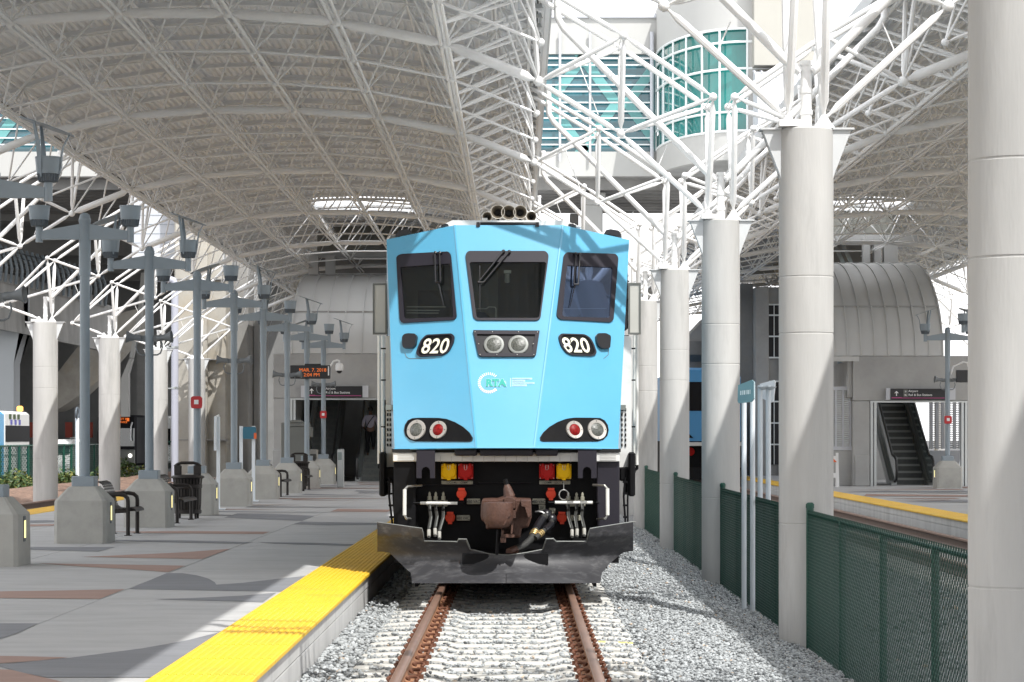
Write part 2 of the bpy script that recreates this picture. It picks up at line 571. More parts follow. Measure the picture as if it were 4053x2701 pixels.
def make_canopy():
    root = thing('station_canopy', 'white barrel vaulted space frame roof over the platform and blue locomotive', 'canopy', (XC_L, 0, 0), 'canopies')
    x0 = XC_L

    def LP(d, y):
        return Vector((x0 + d, y, zl(d)))

    def UP(d, y):
        return Vector((x0 + d, y, zu(d)))
    # corrugated deck, with an open skylight slot
    def deck(ya, yb, da, db):
        mb = MB()
        prof = []
        d = da
        k = 0
        while d < db - .01:
            prof += [(d, .12), (d + .045, .12), (d + .065, .185), (d + .13, .185)]
            d += .15
        prof.append((db, .12))
        vs = []
        for y in (ya, yb):
            vs += [(x0 + q, y, zu(q) + h) for q, h in prof]
        n = len(prof)
        mb.add(vs, [(i, i + 1, n + i + 1, n + i) for i in range(n - 1)])
        # smooth top skin
        qs = [da + (db - da) * i / 30 for i in range(31)]
        vs = []
        for y in (ya, yb):
            vs += [(x0 + q, y, zu(q) + .26) for q in qs]
        mb.add(vs, [(i, i + 1, 32 + i, 31 + i) for i in range(30)])
        mb.build('roof_deck', m_deck, root, smooth=False)
    deck(-55, 87.2, -5.95, 5.95)
    deck(87.2, 91.2, -5.95, -1.85)
    deck(87.2, 91.2, 1.85, 5.95)
    deck(91.2, YB + 2, -5.95, 5.95)
    mb = MB()
    qs = [-1.85 + 3.7 * i / 12 for i in range(13)]
    mb.add([(x0 + q, y, zu(q) + .22) for y in (87.2, 91.2) for q in qs], [(i, i + 1, 14 + i, 13 + i) for i in range(12)])
    mb.build('skylight', m_skyl, root, smooth=False)
    # curved purlins under the deck
    y = YA
    while y < YB:
        if y > 26:
            mb = MB()
            qs = [-5.9 + 11.8 * i / 28 for i in range(29)]
            secs = [[(x0 + q, y - .045, zu(q) + .02), (x0 + q, y + .045, zu(q) + .02), (x0 + q, y + .045, zu(q) + .04), (x0 + q, y + .012, zu(q) + .04),
                     (x0 + q, y + .012, zu(q) + .115), (x0 + q, y - .012, zu(q) + .115), (x0 + q, y - .012, zu(q) + .04), (x0 + q, y - .045, zu(q) + .04)] for q in qs]
            mb.loft(secs)
            mb.build('purlin', m_deck, root, angle=50)
        y += FSTEP / 2
    # transverse arches of the lower layer: thick on the column lines, thin between
    for i, y in enumerate(frames):
        if y < 27 or y > YB + .1:
            continue
        thick = i % 3 == 0
        mb = MB()
        r = .082 if thick else .027
        for a, b in zip(LN[:-1], LN[1:]):
            mb.mero(LP(a, y), LP(b, y), r, n=10 if thick else 6, cone=.16 if thick else .09)
        for d in LN:
            mb.ball(LP(d, y), .085 if thick else .06, 8, 5)
        mb.build('arch_tube' if thick else 'cross_tube', m_steel, root)
    # twin longitudinal ribs
    ymax = YB
    for d in LN[1:-1]:
        mb = MB()
        for i in range(len(frames) - 1):
            ya, yb = frames[i], frames[i + 1]
            if yb < 30 or yb > ymax + .1:
                continue
            big = abs(d) > 4
            for o in (-.062, .062):
                mb.mero(LP(d, ya) + Vector((o, 0, -.03)), LP(d, yb) + Vector((o, 0, -.03)), .029, n=6, cone=.1)
            if big:
                mb.tube(LP(d, ya) + Vector((0, 0, .05)), LP(d, yb) + Vector((0, 0, .05)), .034, n=7)
        mb.build('twin_rib', m_steel, root)
    # upper chords
    for d in UN:
        mb = MB()
        edge = abs(d) > 5.6
        for i in range(len(frames) - 1):
            ya, yb = frames[i], frames[i + 1]
            if yb < 27 or yb > ymax + .1:
                continue
            sh = 0 if edge else FSTEP / 2
            mb.mero(UP(d, ya + sh), UP(d, yb + sh), .04 if edge else .03, n=6, cone=.09)
            mb.ball(UP(d, ya + sh), .055, 7, 4)
        mb.build('edge_tube' if edge else 'upper_chord', m_steel, root)
    # web members, one lattice per frame
    for i, y in enumerate(frames):
        if y < 27 or y > ymax:
            continue
        mb = MB()
        for a in LN:
            for u in UN[1:-1]:
                if abs(u - a) < 1.2:
                    for s in (-1, 1):
                        mb.mero(LP(a, y), UP(u, y + s * FSTEP / 2), .0215, n=6, cone=.1)
        # edge struts
        for s in (-1, 1):
            B, E = LP(5.82 * s, y), UP(5.69 * s, y)
            if i % 3 == 0:
                mb.mero(B, UP(5.69 * s, y - .6), .04, n=7)
                mb.mero(B, UP(5.69 * s, y + .6), .04, n=7)
            for q in (0, FSTEP / 2):
                for e in (FSTEP / 2, FSTEP * .72):
                    mb.mero(LP(4.33 * s, y + q), UP(5.69 * s, y + q + e), .029, n=6, cone=.1)
        # upper transverse chord at half bay
        yy = y + FSTEP / 2
        for a, b in zip(UN[1:-2], UN[2:-1]):
            mb.mero(UP(a, yy), UP(b, yy), .025, n=6, cone=.08)
        mb.build('web_lattice', m_steel, root)
    # gutters along both eaves
    for s in (-1, 1):
        mb = MB()
        pr = [(5.86, 9.00), (6.03, 8.97), (6.07, 9.0), (6.07, 9.24), (6.045, 9.24), (6.04, 9.02), (5.88, 9.04)]
        mb.loft([[(x0 + s * a, yy, b) for a, b in pr] for yy in (-55, YB + 2)])
        yy = 27.
        while yy < YB:
            mb.box((x0 + s * 5.69, yy - .015, 8.93), (x0 + s * 5.92, yy + .015, 9.0))
            yy += FSTEP / 4
        mb.build('gutter', m_gut, root)
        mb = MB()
        mb.box((x0 + s * 5.74, 20, 9.045), (x0 + s * 5.86, YB + 1, 9.065))  # dark strip paints the shade between edge tube and gutter
        mb.build('eave_gap_shade', m_gapshade, root)
    return root


canopy_l = make_canopy()
canopy_r = dup(canopy_l, (XC_R, 0, 0), 'white barrel vaulted space frame roof over the farther platform beyond the green fence')

# ------------------------------------------------------------------ concrete columns that carry them


def tree_arm(root, s, y0):
    """cantilever truss from a column top towards a roof eave; s = -1 leftwards"""
    cx = wloc(root).x

    def W(dx, dy, z):
        return Vector((cx + s * dx, y0 + dy, z))
    Pn = W(.2, 0, 5.33)
    G = [W(.17, q, 7.1) for q in (-.6, .6)]
    A = [W(1.57, q, 8.06) for q in (-.6, .6)]
    D = [W(3.03, q, zu(5.69)) for q in (-.6, .6)]
    C = W(1.59, 0, 6.6)
    B = W(2.9, 0, zl(5.82))
    hub = MB()
    hub.m = 0
    hub.ball(C, .075, 10, 6)
    arm = bpy.data.objects.new('truss_arm', None)
    COL.objects.link(arm)
    arm.parent = root

    def sub(name, fn):
        mb = MB()
        fn(mb)
        mb.build(name, m_steel, arm)

    def lower(mb):
        mb.mero(Pn, C, .044)
        mb.mero(C, B, .044)
        mb.ball(C, .07)
        mb.ball(B, .085)
    sub('lower_chord', lower)
    for k in (0, 1):
        def upper(mb):
            mb.mero(G[k], A[k], .042)
            mb.mero(A[k], D[k], .042)
            mb.ball(G[k], .068)
            mb.ball(A[k], .068)
        sub('upper_chord', upper)
        sub('strut', lambda mb: mb.mero(Pn, G[k], .048))
        sub('strut', lambda mb: mb.mero(A[k], C, .045))
        sub('strut', lambda mb: mb.mero(G[k], C, .036))
        sub('strut', lambda mb: mb.mero(A[k], B, .038))

    def rods(mb):
        for o in (-.03, .03):
            mb.tube(G[0] + Vector((o, 0, 0)), G[1] + Vector((o, 0, 0)), .012, n=5)
            mb.tube(A[0] + Vector((o, 0, 0)), A[1] + Vector((o, 0, 0)), .012, n=5)
        mb.tube(W(1.0, 0, 6.07), W(.85, 0, 6.42 + .0), .009, n=5)
        mb.tube(W(1.95, 0, 6.9), W(2.25, 0, 7.7), .009, n=5)
    sub('tie_rod', rods)

    def pipe(mb):
        mb.poly([W(2.6, 0, 9.02), W(2.6, 0, 8.45), W(2.5, 0, 8.27), W(.24, 0, 6.0), W(.06, 0, 5.86)], .056, n=10)
        for z in (8.95, 8.62):
            mb.lathe(W(2.6, 0, z), [(.066, 0), (.066, .07)], 10)
    mb = MB()
    pipe(mb)
    mb.build('drain_pipe', m_steel, root)


def column_core(name, x, y, label, zb, group, r=.305):
    root = thing(name, label, 'column', (x, y, zb), group)
    mb = MB()
    mb.lathe((x, y, zb), [(r, -.4), (r, 1.30), (r - .005, 1.304), (r - .005, 1.312), (r, 1.32), (r, 3.42), (r - .005, 3.424), (r - .005, 3.432), (r, 3.44), (r, 4.05), (r - .004, 4.054), (r - .004, 4.062), (r, 4.07),
                          (r, 5.2 - zb), (r - .02, 5.22 - zb)], 40)
    mb.build('shaft', m_conc, root, angle=12)
    for s in (-1, 1):
        mb = MB()
        for o in (-.10, .09):
            mb.prism([(x + s * (r - .02), y + o, 5.20), (x + s * (r + .19), y + o, 5.20), (x + s * (r + .012), y + o, 4.74), (x + s * (r - .02), y + o, 4.64)], (0, .012, 0))
        mb.box((x + s * (r - .02), y - .13, 5.2), (x + s * (r + .22), y + .13, 5.222))
        # plate behind the gussets
        mb.prism([(x + s * (r - .03), y - .09, 5.19), (x + s * (r + .17), y - .09, 5.19), (x + s * (r), y - .09, 4.72)], (0, .18, 0))
        mb.build('bracket', m_brk, root)
        mb = MB()
        mb.lathe((x + s * .2, y, 5.222), [(.13, 0), (.12, .02), (.075, .08), (.05, .12), (.03, .16)], 12)
        mb.build('saddle', m_steel, root)
    mb = MB()
    mb.box((x - r - .02, y - .26, 5.224), (x - .02, y - .16, 5.30))
    mb.box((x - r - .02, y - .16, 5.224), (x - r + .08, y + .2, 5.28))
    mb.build('cap_channel', m_steel, root)
    mb = MB()
    mb.tube((x, y, 5.2), (x, y, 5.98), .062, n=12)
    for z in (5.38, 5.62, 5.93):
        mb.lathe((x, y, z), [(.074, 0), (.074, .05)], 12)
    mb.build('drain_riser', m_steel, root)
    return root


ords = ['first', 'second', 'third', 'fourth', 'fifth', 'sixth', 'seventh', 'eighth', 'ninth', 'tenth']
first = None
for k, y in enumerate(COLY[1:9]):
    lab = ['nearest concrete column, a pale shaft cut by the photo edge beside the green fence',
           'tall pale concrete column in front of the green mesh fence, second from the camera',
           'third concrete column from the camera, just behind the white sign posts',
           'fourth concrete column from the camera between the two tracks',
           'fifth concrete column from the camera, right behind the locomotive mirror',
           'sixth concrete column between the tracks, mostly hidden by the locomotive',
           'seventh concrete column between the tracks, mostly hidden by the locomotive',
           'eighth concrete column between the tracks, hidden but for its white truss'][k]
    if first is None:
        first = column_core('canopy_column', XCOL, y, lab, -.5, 'concrete columns between the two tracks')
        tree_arm(first, -1, y)
        tree_arm(first, 1, y)
    else:
        dup(first, (XCOL, y, -.5), lab)
# left row beyond the far edge of the left platform: one truss arm to the roof, one short outrigger
XL2 = -14.22
colL = column_core('canopy_column', XL2, 75.2, 'leftmost of the concrete columns beyond the far left platform edge', -.2, 'concrete columns along the left platform', r=.37)
tree_arm(colL, 1, 75.2)
mb = MB()
E = Vector((XL2 - 1.3, 75.2, 5.72))
mb.mero((XL2 - .2, 75.2, 5.33), E, .04)
for q in (-.6, .6):
    mb.mero((XL2 + .17, 75.2 + q, 7.1), E, .04)
mb.mero((XL2 + 1.59, 75.2, 6.6), E + Vector((.05, 0, .05)), .04)
mb.ball(E, .075)
mb.build('outrigger', m_steel, colL)
for k, lab in enumerate(['second concrete column beyond the far left platform edge, behind the third lamp post',
                         'third concrete column beyond the far left platform edge, beside the grey drainpipe',
                         'fourth concrete column beyond the far left platform edge, in front of the stained pier',
                         'fifth concrete column beyond the far left platform edge, behind the lamp posts']):
    dup(colL, (XL2, COLY[7 + k], -.2), lab)
# nearer columns of that row stand outside the frame but carry the trusses seen at top left
for k, lab in enumerate(['white truss column left of the frame by the first lamp post', 'white truss column left of the frame behind the first lamp post']):
    dup(colL, (XL2, COLY[4 + k], -.2), lab)
# row at the far side of the other platform, glimpsed beside the nearest column
XR2 = XC_R + 8.72
colR = column_core('canopy_column', XR2, COLY[9], 'far concrete column glimpsed behind the right lamp post, holding thin white trusses', -.2, 'concrete columns beyond the right platform')
tree_arm(colR, -1, COLY[9])
dup(colR, (XR2, COLY[10], -.2), 'farthest concrete column glimpsed right of the curved metal hood')
dup(colR, (XR2, COLY[8], -.2), 'concrete column beyond the right platform hidden behind the nearest column')
# ------------------------------------------------------------------ ground, platforms, tracks
XT = -.154                      # centre of the near track
XT2 = 7.0                       # centre of the far track
mb = MB()
mb.box((-900, -60, -1.2), (900, 1500, -.8))
struct(mb, 'ground', m_asph)
mb = MB()
mb.box((-80, 60, -.79), (-18.5, 260, -.36))
struct(mb, 'road', m_asph)
mb = MB()
nx, ny = 12, 60
vs, fs = [], []
for j in range(ny + 1):
    for i in range(nx + 1):
        x = -20.6 + 6.9 * i / nx
        y = 50 + 90 * j / ny
        z = -.30 + .30 * math.sin(math.pi * i / nx) ** 2 * (.6 + .4 * math.sin(y * .9)) + random.uniform(-.05, .05)
        vs.append((x, y, z))
for j in range(ny):
    for i in range(nx):
        a = j * (nx + 1) + i
        fs.append((a, a + 1, a + nx + 2, a + nx + 1))
mb.add(vs, fs)
struct(mb, 'mulch_bank', m_mulch, smooth=True)
# trackbed across both tracks (ballast profile with a ditch at the columns)
m_bal = M('ballast_bed', (.27, .275, .28), .95, var=.55, scale=38, bump=1., bscale=60)
prof = [(-1.9, -.26), (-1.5, -.25), (1.15, -.25), (1.6, -.27), (2.4, -.38), (3.2, -.58), (3.9, -.52), (5.2, -.28), (8.3, -.27), (8.8, -.3)]


def bedz(x):
    for (a, za), (b, zb) in zip(prof[:-1], prof[1:]):
        if a <= x <= b:
            return za + (zb - za) * (x - a) / (b - a)
    return -.3


mb = MB()
xs = [-1.9 + 10.7 * i / 60 for i in range(61)]
ys = [8 + 152 * j / 300 for j in range(301)]
vs = [(x, y, bedz(x) - .02 + .022 * math.sin(x * 3.1 + y * 1.7) * math.sin(y * 2.3 - x)) for y in ys for x in xs]
fs = [(j * 61 + i, j * 61 + i + 1, (j + 1) * 61 + i + 1, (j + 1) * 61 + i) for j in range(300) for i in range(60)]
mb.add(vs, fs)
struct(mb, 'trackbed', m_bal, smooth=True)
mb = MB()
mb.box((-14.8, 20, -.7), (-10.9, 150, -.28))
struct(mb, 'left_trackbed', m_bal)


# loose stones ----------------------------------------------------
def stones(name, pts, sizes, label):
    """one mesh of many faceted stones with a per-stone shade"""
    t = (1 + 5 ** .5) / 2
    ico = np.array([(-1, t, 0), (1, t, 0), (-1, -t, 0), (1, -t, 0), (0, -1, t), (0, 1, t), (0, -1, -t), (0, 1, -t), (t, 0, -1), (t, 0, 1), (-t, 0, -1), (-t, 0, 1)]) / 1.9
    tri = np.array([(0, 11, 5), (0, 5, 1), (0, 1, 7), (0, 7, 10), (0, 10, 11), (1, 5, 9), (5, 11, 4), (11, 10, 2), (10, 7, 6), (7, 1, 8), (3, 9, 4), (3, 4, 2), (3, 2, 6), (3, 6, 8), (3, 8, 9), (4, 9, 5), (2, 4, 11), (6, 2, 10), (8, 6, 7), (9, 8, 1)])
    n = len(pts)
    V = ico[None] * (1 + rng.uniform(-.38, .38, (n, 12, 1)))
    V = V * np.stack([rng.uniform(.75, 1.25, n), rng.uniform(.7, 1.1, n), rng.uniform(.42, .8, n)], 1)[:, None, :]
    # random rotation (tilt + yaw)
    a, b = rng.uniform(0, 6.28, n), rng.normal(0, .45, n)
    ca, sa, cb, sb = np.cos(a), np.sin(a), np.cos(b), np.sin(b)
    x, y, z = V[..., 0], V[..., 1], V[..., 2]
    y, z = y * cb[:, None] - z * sb[:, None], y * sb[:, None] + z * cb[:, None]
    x, y = x * ca[:, None] - y * sa[:, None], x * sa[:, None] + y * ca[:, None]
    V = np.stack([x, y, z], -1) * (sizes[:, None, None] * .5) + pts[:, None, :]
    T = (tri[None] + 12 * np.arange(n)[:, None, None]).reshape(-1, 3)
    me = bpy.data.meshes.new(name)
    me.vertices.add(n * 12)
    me.vertices.foreach_set('co', V.reshape(-1))
    me.loops.add(len(T) * 3)
    me.loops.foreach_set('vertex_index', T.reshape(-1).astype(np.int32))
    me.polygons.add(len(T))
    me.polygons.foreach_set('loop_start', (np.arange(len(T)) * 3).astype(np.int32))
    me.update(calc_edges=True)
    g = np.clip(rng.normal(.375, .07, n), .12, .58)
    hue = rng.uniform(0, 1, n)
    col = np.stack([g * .95, g * 1.0, g * 1.02, np.ones(n)], 1)
    tan = hue < .012
    col[tan] = np.stack([g * 1.25, g * 1.0, g * .78, np.ones(n)], 1)[tan]
    dk = hue > .95
    col[dk, :3] *= .4
    at = me.color_attributes.new('stone', 'FLOAT_COLOR', 'POINT')
    at.data.foreach_set('color', np.repeat(col, 12, 0).reshape(-1))
    m = MATS.get('stone')
    if m is None:
        m = bpy.data.materials.new('stone')
        m.use_nodes = True
        nt = m.node_tree
        b = nt.nodes['Principled BSDF']
        b.inputs['Roughness'].default_value = .85
        vc = nt.nodes.new('ShaderNodeVertexColor')
        vc.layer_name = 'stone'
        nt.links.new(vc.outputs['Color'], b.inputs['Base Color'])
        MATS['stone'] = m
    me.materials.append(m)
    o = bpy.data.objects.new(name, me)
    COL.objects.link(o)
    tag(o, label, 'gravel', kind='stuff')
    return o


TIE, TW = .61, .25
tie_y = [15.4 + TIE * i for i in range(44)]


def tie_top(u):
    """height profile of a concrete tie along its length (u from the track centre)"""
    a = abs(u)
    return -.215 if a < .42 else (-.215 + (a - .42) / .12 * .03 if a < .54 else (-.185 if a < 1.02 else -.185 - (a - 1.02) * .06))


def near_track_pts():
    out, sz = [], []
    # cribs between the ties and shoulders
    for k, ty in enumerate(tie_y):
        n = 270 if ty < 29 else 90
        for _ in range(n):
            x = random.uniform(-1.78, 1.25)
            y = ty + TIE / 2 + random.uniform(-.5, .5) * (TIE - TW - .03)
            s = random.uniform(.026, .052)
            out.append((x, y, tie_top(x - XT) - .008 + random.uniform(-.018, .012) + (.012 if random.random() < .15 else 0)))
            sz.append(s)
        for _ in range(13 if ty < 29 else 4):            # strays lying on the ties, heaped at the left end
            x = random.choice((random.uniform(-.45, .45), random.uniform(-.45, .45), random.uniform(-1.75, -1.2), random.uniform(.95, 1.25), random.uniform(-1, 1)))
            out.append((x + XT, ty + random.uniform(-.1, .1), tie_top(x) + .012))
            sz.append(random.uniform(.02, .045))
        for _ in range(110 if ty < 29 else 40):           # left shoulder up to the platform face
            x = random.uniform(-1.77, -1.36)
            out.append((x, ty + random.uniform(-.3, .3), -.23 + random.uniform(-.015, .03) + max(0, (-1.5 - x)) * .08))
            sz.append(random.uniform(.03, .065))
    y = 15.5
    while y < 66:                                         # right shoulder and ditch
        dens = 960 if y < 24 else (760 if y < 33 else 260)
        for _ in range(int(dens * .5 * 2.35)):
            x = random.uniform(1.08, 3.45)
            out.append((x, y + random.uniform(0, .5), bedz(x) + random.uniform(-.012, .03)))
            sz.append(random.uniform(.022, .047))
        y += .5
    return np.array(out), np.array(sz)


pp, ss = near_track_pts()
stones('gravel', pp, ss, 'grey crushed stone ballast around the near track')
out, sz = [], []
for _ in range(9000):
    x = random.uniform(3.4, 8.6)
    y = 15 + 35 * random.random() ** 1.4
    out.append((x, y, bedz(x) + random.uniform(-.01, .03)))
    sz.append(random.uniform(.035, .075))
stones('gravel', np.array(out), np.array(sz), 'grey crushed stone ballast beyond the green fence')

# ties --------------------------------------------------------------
def tie_mesh(mb, cx, y):
    us = [-1.29, -1.25, -1.02, -.54, -.42, .42, .54, 1.02, 1.25, 1.29]
    rings = []
    for u in us:
        h = tie_top(u)
        e = .03 if abs(u) > 1.27 else 0
        w = TW / 2
        rings.append([(cx + u, y - w, -.40), (cx + u, y + w, -.40), (cx + u, y + w - .012 - e, h - .012 - e), (cx + u, y + w - .03, h - e), (cx + u, y - w + .03, h - e), (cx + u, y - w + .012 + e, h - .012 - e)])
    return mb.loft(rings)


def clip_mesh(mb, cx, y, s):
    """sprung steel rail clip: a C-shaped bar curling over the rail foot, with its cast shoulder"""
    pts = []
    for k in range(11):
        a = math.radians(-60 + 300 * k / 10)
        pts.append((cx + s * (.032 + .046 * math.cos(a)), y + .062 * math.sin(a) * .9, -.150 + .022 * math.sin(a * .5 + .6) + .012))
    mb.poly(pts, .0125, 6)
    mb.box((cx + s * .015, y - .022, -.19), (cx + s * .095, y + .022, -.150))
    mb.tube((cx + s * .06, y - .05, -.148), (cx + s * .06, y + .05, -.148), .016, n=6)
    mb.box((cx - s * .035, y - .05, -.178), (cx + s * .01, y + .05, -.165))


RG = .755
t0 = thing('railway_tie', 'white concrete railway tie across the near track, with rusty sprung clips', 'railway tie', (XT, tie_y[0], -.215), 'concrete ties of the near track')
mb = MB()
tie_mesh(mb, XT, tie_y[0])
mb.build('sleeper_beam', m_tie, t0)
for rx in (-RG, RG):
    for s in (-1, 1):
        mb = MB()
        clip_mesh(mb, XT + rx + s * .045, tie_y[0], s)
        mb.build('rail_clip', m_rust, t0)
for k, y in enumerate(tie_y[1:]):
    t = dup(t0, (XT, y, -.215))
    if k == 13:
        t['label'] = 'concrete railway tie whose right end is painted pale yellow'
        mb = MB()
        for xa, xb in ((.92, 1.28),):
            mb.add([(XT + xa, y - .085, tie_top(xa) + .003), (XT + xb - .03, y - .085, tie_top(xb) + .004), (XT + xb - .03, y + .085, tie_top(xb) + .004), (XT + xa, y + .085, tie_top(xa) + .003)], [(0, 1, 2, 3)])
        mb.build('paint_mark', m_tie2, t)
ft = MB()
tie_mesh(ft, XT2, 15.4)
f0 = ft.build('railway_tie', m_tie)
tag(f0, 'concrete railway tie of the far track, seen through the green mesh fence', 'railway tie', 'concrete ties of the far track')
z0 = f0.location.z
for k in range(1, 52):
    c = f0.copy()
    COL.objects.link(c)
    c.location = (XT2, 15.4 + .61 * k, z0)

# rails ---------------------------------------------------------------
m_raildull = M('dull_rail', (.13, .085, .065), .7, var=.2, scale=8)
RAILP = [(-.076, -.186), (-.076, -.174), (-.02, -.158), (-.009, -.14), (-.009, -.055), (-.034, -.042), (-.037, -.012), (-.028, -.001), (0, 0), (.028, -.001), (.037, -.012), (.034, -.042), (.009, -.055), (.009, -.14), (.02, -.158), (.076, -.174), (.076, -.186)]


def rail(cx, label, group, ya=10, yb=150):
    mb = MB()
    ysr = [ya + (yb - ya) * i / 20 for i in range(21)]
    n = len(RAILP)
    vs = [(cx + a, y, b) for y in ysr for a, b in RAILP]
    for j in range(20):
        for i in range(n):
            k = (i + 1) % n
            mb.m = 0 if 5 <= i <= 10 else 1
            mb.f.append([j * n + i, j * n + k, (j + 1) * n + k, (j + 1) * n + i])
            mb.mi.append(mb.m)
    mb.v = [tuple(p) for p in vs]
    o = mb.build('rail', [m_railtop, m_railside if 'near track' in label else m_raildull], angle=50)
    tag(o, label, 'rail', group)


rail(XT - RG, 'rusty steel rail of the near track on the side of the yellow tactile strip', 'rails of the near track')
rail(XT + RG, 'rusty steel rail of the near track on the side of the grey gravel ditch', 'rails of the near track')
rail(XT2 - RG, 'rail of the far track running just behind the green mesh fence', 'rails of the far track')
rail(XT2 + RG, 'brown rail of the far track at the foot of the other platform wall', 'rails of the far track')
rail(-13.2, 'dark rail beyond the far left platform edge', 'rails beyond the left platform', 30, 150)
rail(-11.75, 'dark rail nearest the far left platform edge', 'rails beyond the left platform', 30, 150)


# platforms --------------------------------------------------------------
def platform(xe, side, pts_name):
    """xe = edge beside the track, side = -1 platform lies to the left; mirrored for the other"""
    w = 9.07
    s = side
    mb = MB()
    X = lambda d: xe + s * d
    # slabs with a longitudinal joint
    edges = [.7, 2.395, 4.7, 6.7, w - .7]
    for a, b in zip(edges[:-1], edges[1:]):
        y = 6.
        while y < 130:
            mb.bbox((X(a + .004), y + .004, -.1), (X(b - .004), y + 6.096, .15), .006)
            y += 6.1
    struct(mb, 'platform', m_plat)
    mb = MB()
    mb.box((X(.05), -55, -.7), (X(w - .05), 130, .136))
    struct(mb, 'platform_core', m_joint)
    # concrete face with coping
    mb = MB()
    for e, q in ((0, 1), (w, -1)):
        y = 6.
        while y < 130:
            mb.bbox((X(e + q * .015), y + .004, -.02), (X(e + q * .3), y + 2.4 - .004, .12), .006)
            mb.bbox((X(e + q * .018), y + 1.2 + .004, -.75), (X(e + q * .3), y + 3.6 - .004, -.026), .006)
            y += 2.4
    struct(mb, 'platform_face', m_wall)
    # ribbed yellow strip
    for e, q in ((0, 1), (w, -1)):
        mb = MB()
        y = 6.
        while y < 130:
            mb.bbox((X(e - q * .012), y + .003, .12), (X(e + q * .70), y + 1.217, .158), .006)
            for k in range(12):
                c = e + q * (.035 + k * .0575)
                x0, x1 = X(c - .0), X(c)
                mb.loft([[(X(c) + a, yy, b) for a, b in ((-.019, .157), (.019, .157), (.011, .166), (-.011, .166))] for yy in (y + .012, y + 1.208)])
            y += 1.22
        struct(mb, 'tactile_strip', m_yel)


platform(-1.78, -1, 'left')
platform(8.64, 1, 'right')

# coloured inlays traced on the platform plane (crop of the photo: scale .7225, origin (0, 2000))
sc = 1700 / 2353.


NI = [0]


def nz():
    NI[0] += 1
    return .1532 + NI[0] * .00012


def inlay(pts, mat, name='paving_inlay'):
    w = []
    z = nz()
    for x, y in pts:
        p = PG(x * sc, 2000 + y * sc, .15)
        w.append((p.x, p.y, z))
    mb = MB()
    mb.face(w)
    o = mb.build(name, mat, smooth=False)
    o['kind'] = 'structure'
    return o


inlay([(706, 461), (915, 373), (1000, 374), (1080, 386), (1140, 403), (1176, 423), (1185, 437), (1330, 427), (1470, 411), (1693, 387), (1572, 476)], m_platdk)
inlay([(845, 517), (1050, 511), (1330, 497), (1513, 481), (1440, 533), (1200, 526)], m_platdk)
inlay([(440, 285), (760, 271), (1000, 260), (1265, 240), (1105, 297), (900, 293)], m_platrd)
inlay([(210, 320), (560, 325), (1015, 333), (920, 369), (700, 352), (400, 335)], m_platrd)
inlay([(-160, 478), (0, 474), (400, 468), (684, 462), (545, 516), (0, 511), (-160, 510)], m_platrd)
inlay([(-30, 878), (390, 838), (780, 787), (1030, 742), (1222, 693), (845, 946), (250, 946), (120, 920)], m_platdk)
inlay([(-150, 826), (200, 832), (375, 837), (200, 856), (-150, 880)], m_platrd)
inlay([(-150, 895), (60, 905), (130, 922), (250, 949), (420, 990), (-150, 990)], m_platrd)
inlay([(-150, 650), (208, 650), (100, 702), (0, 736), (-150, 760)], m_platdk)
inlay([(100, 230), (632, 231), (540, 256), (100, 243)], m_platdk)
inlay([(560, 192), (1000, 194), (1390, 204), (1330, 213), (800, 202)], m_platdk)
inlay([(1420, 205), (1700, 207), (1960, 216), (1900, 224), (1500, 212)], m_platdk)
inlay([(600, 146), (1000, 143), (1478, 147), (1440, 160), (800, 155)], m_platrd)
inlay([(1228, 69), (1300, 46), (1500, 49), (1722, 60), (1655, 87), (1400, 77)], m_platdk)
inlay([(1605, 106), (1655, 92), (2150, 100), (2100, 108), (1800, 112)], m_platdk)
inlay([(1811, 36), (1850, 21), (2150, 26), (2120, 40)], m_platrd)
inlay([(100, 108), (300, 105), (360, 112), (100, 120)], m_platrd)
inlay([(100, 86), (260, 83), (380, 92), (100, 100)], m_platdk)
# farther bands, both platforms
rr = random.Random(4)
y = 44.
while y < 88:
    for base, sgn in ((-1.78, -1), (8.64, 1)):
        a = rr.uniform(.75, 4.)
        b = a + rr.uniform(1.5, 4.)
        if sgn < 0 and y < 50:
            continue
        t = rr.uniform(.5, 1.3)
        k = rr.uniform(-.5, .5)
        mt = m_platrd if rr.random() < .42 else m_platdk
        z = nz()
        pts = [(base + sgn * a, y, z), (base + sgn * (a + b) / 2, y + k * .5 - .15, z), (base + sgn * min(b, 8.2), y + k, z), (base + sgn * min(b, 8.2), y + k + t, z), (base + sgn * (a + b) / 2, y + t * .45, z)]
        mb = MB()
        mb.face(pts)
        o = mb.build('paving_inlay', mt, smooth=False)
        o['kind'] = 'structure'
    y += rr.uniform(1.6, 2.6)
for pts, mt in (([(9.5, 62), (11.4, 61.5), (13.5, 62.2), (11.5, 64)], m_platdk), ([(9.4, 68), (12, 67.5), (12.5, 69), (9.8, 70.5)], m_platrd), ([(10.5, 56.5), (14, 57), (13.2, 59)], m_platdk), ([(9.4, 73), (13, 72.8), (11, 74.5)], m_platdk)):
    mb = MB()
    z = nz()
    mb.face([(a, b, z) for a, b in pts])
    o = mb.build('paving_inlay', mt, smooth=False)
    o['kind'] = 'structure'
# ------------------------------------------------------------------ the blue locomotive
LOCO = thing('locomotive', 'blue diesel locomotive 820 standing on the near track, its shaded plow over the rails', 'locomotive', (XT, 30.0, 0))
CAM = Vector((0, 0, CZ))


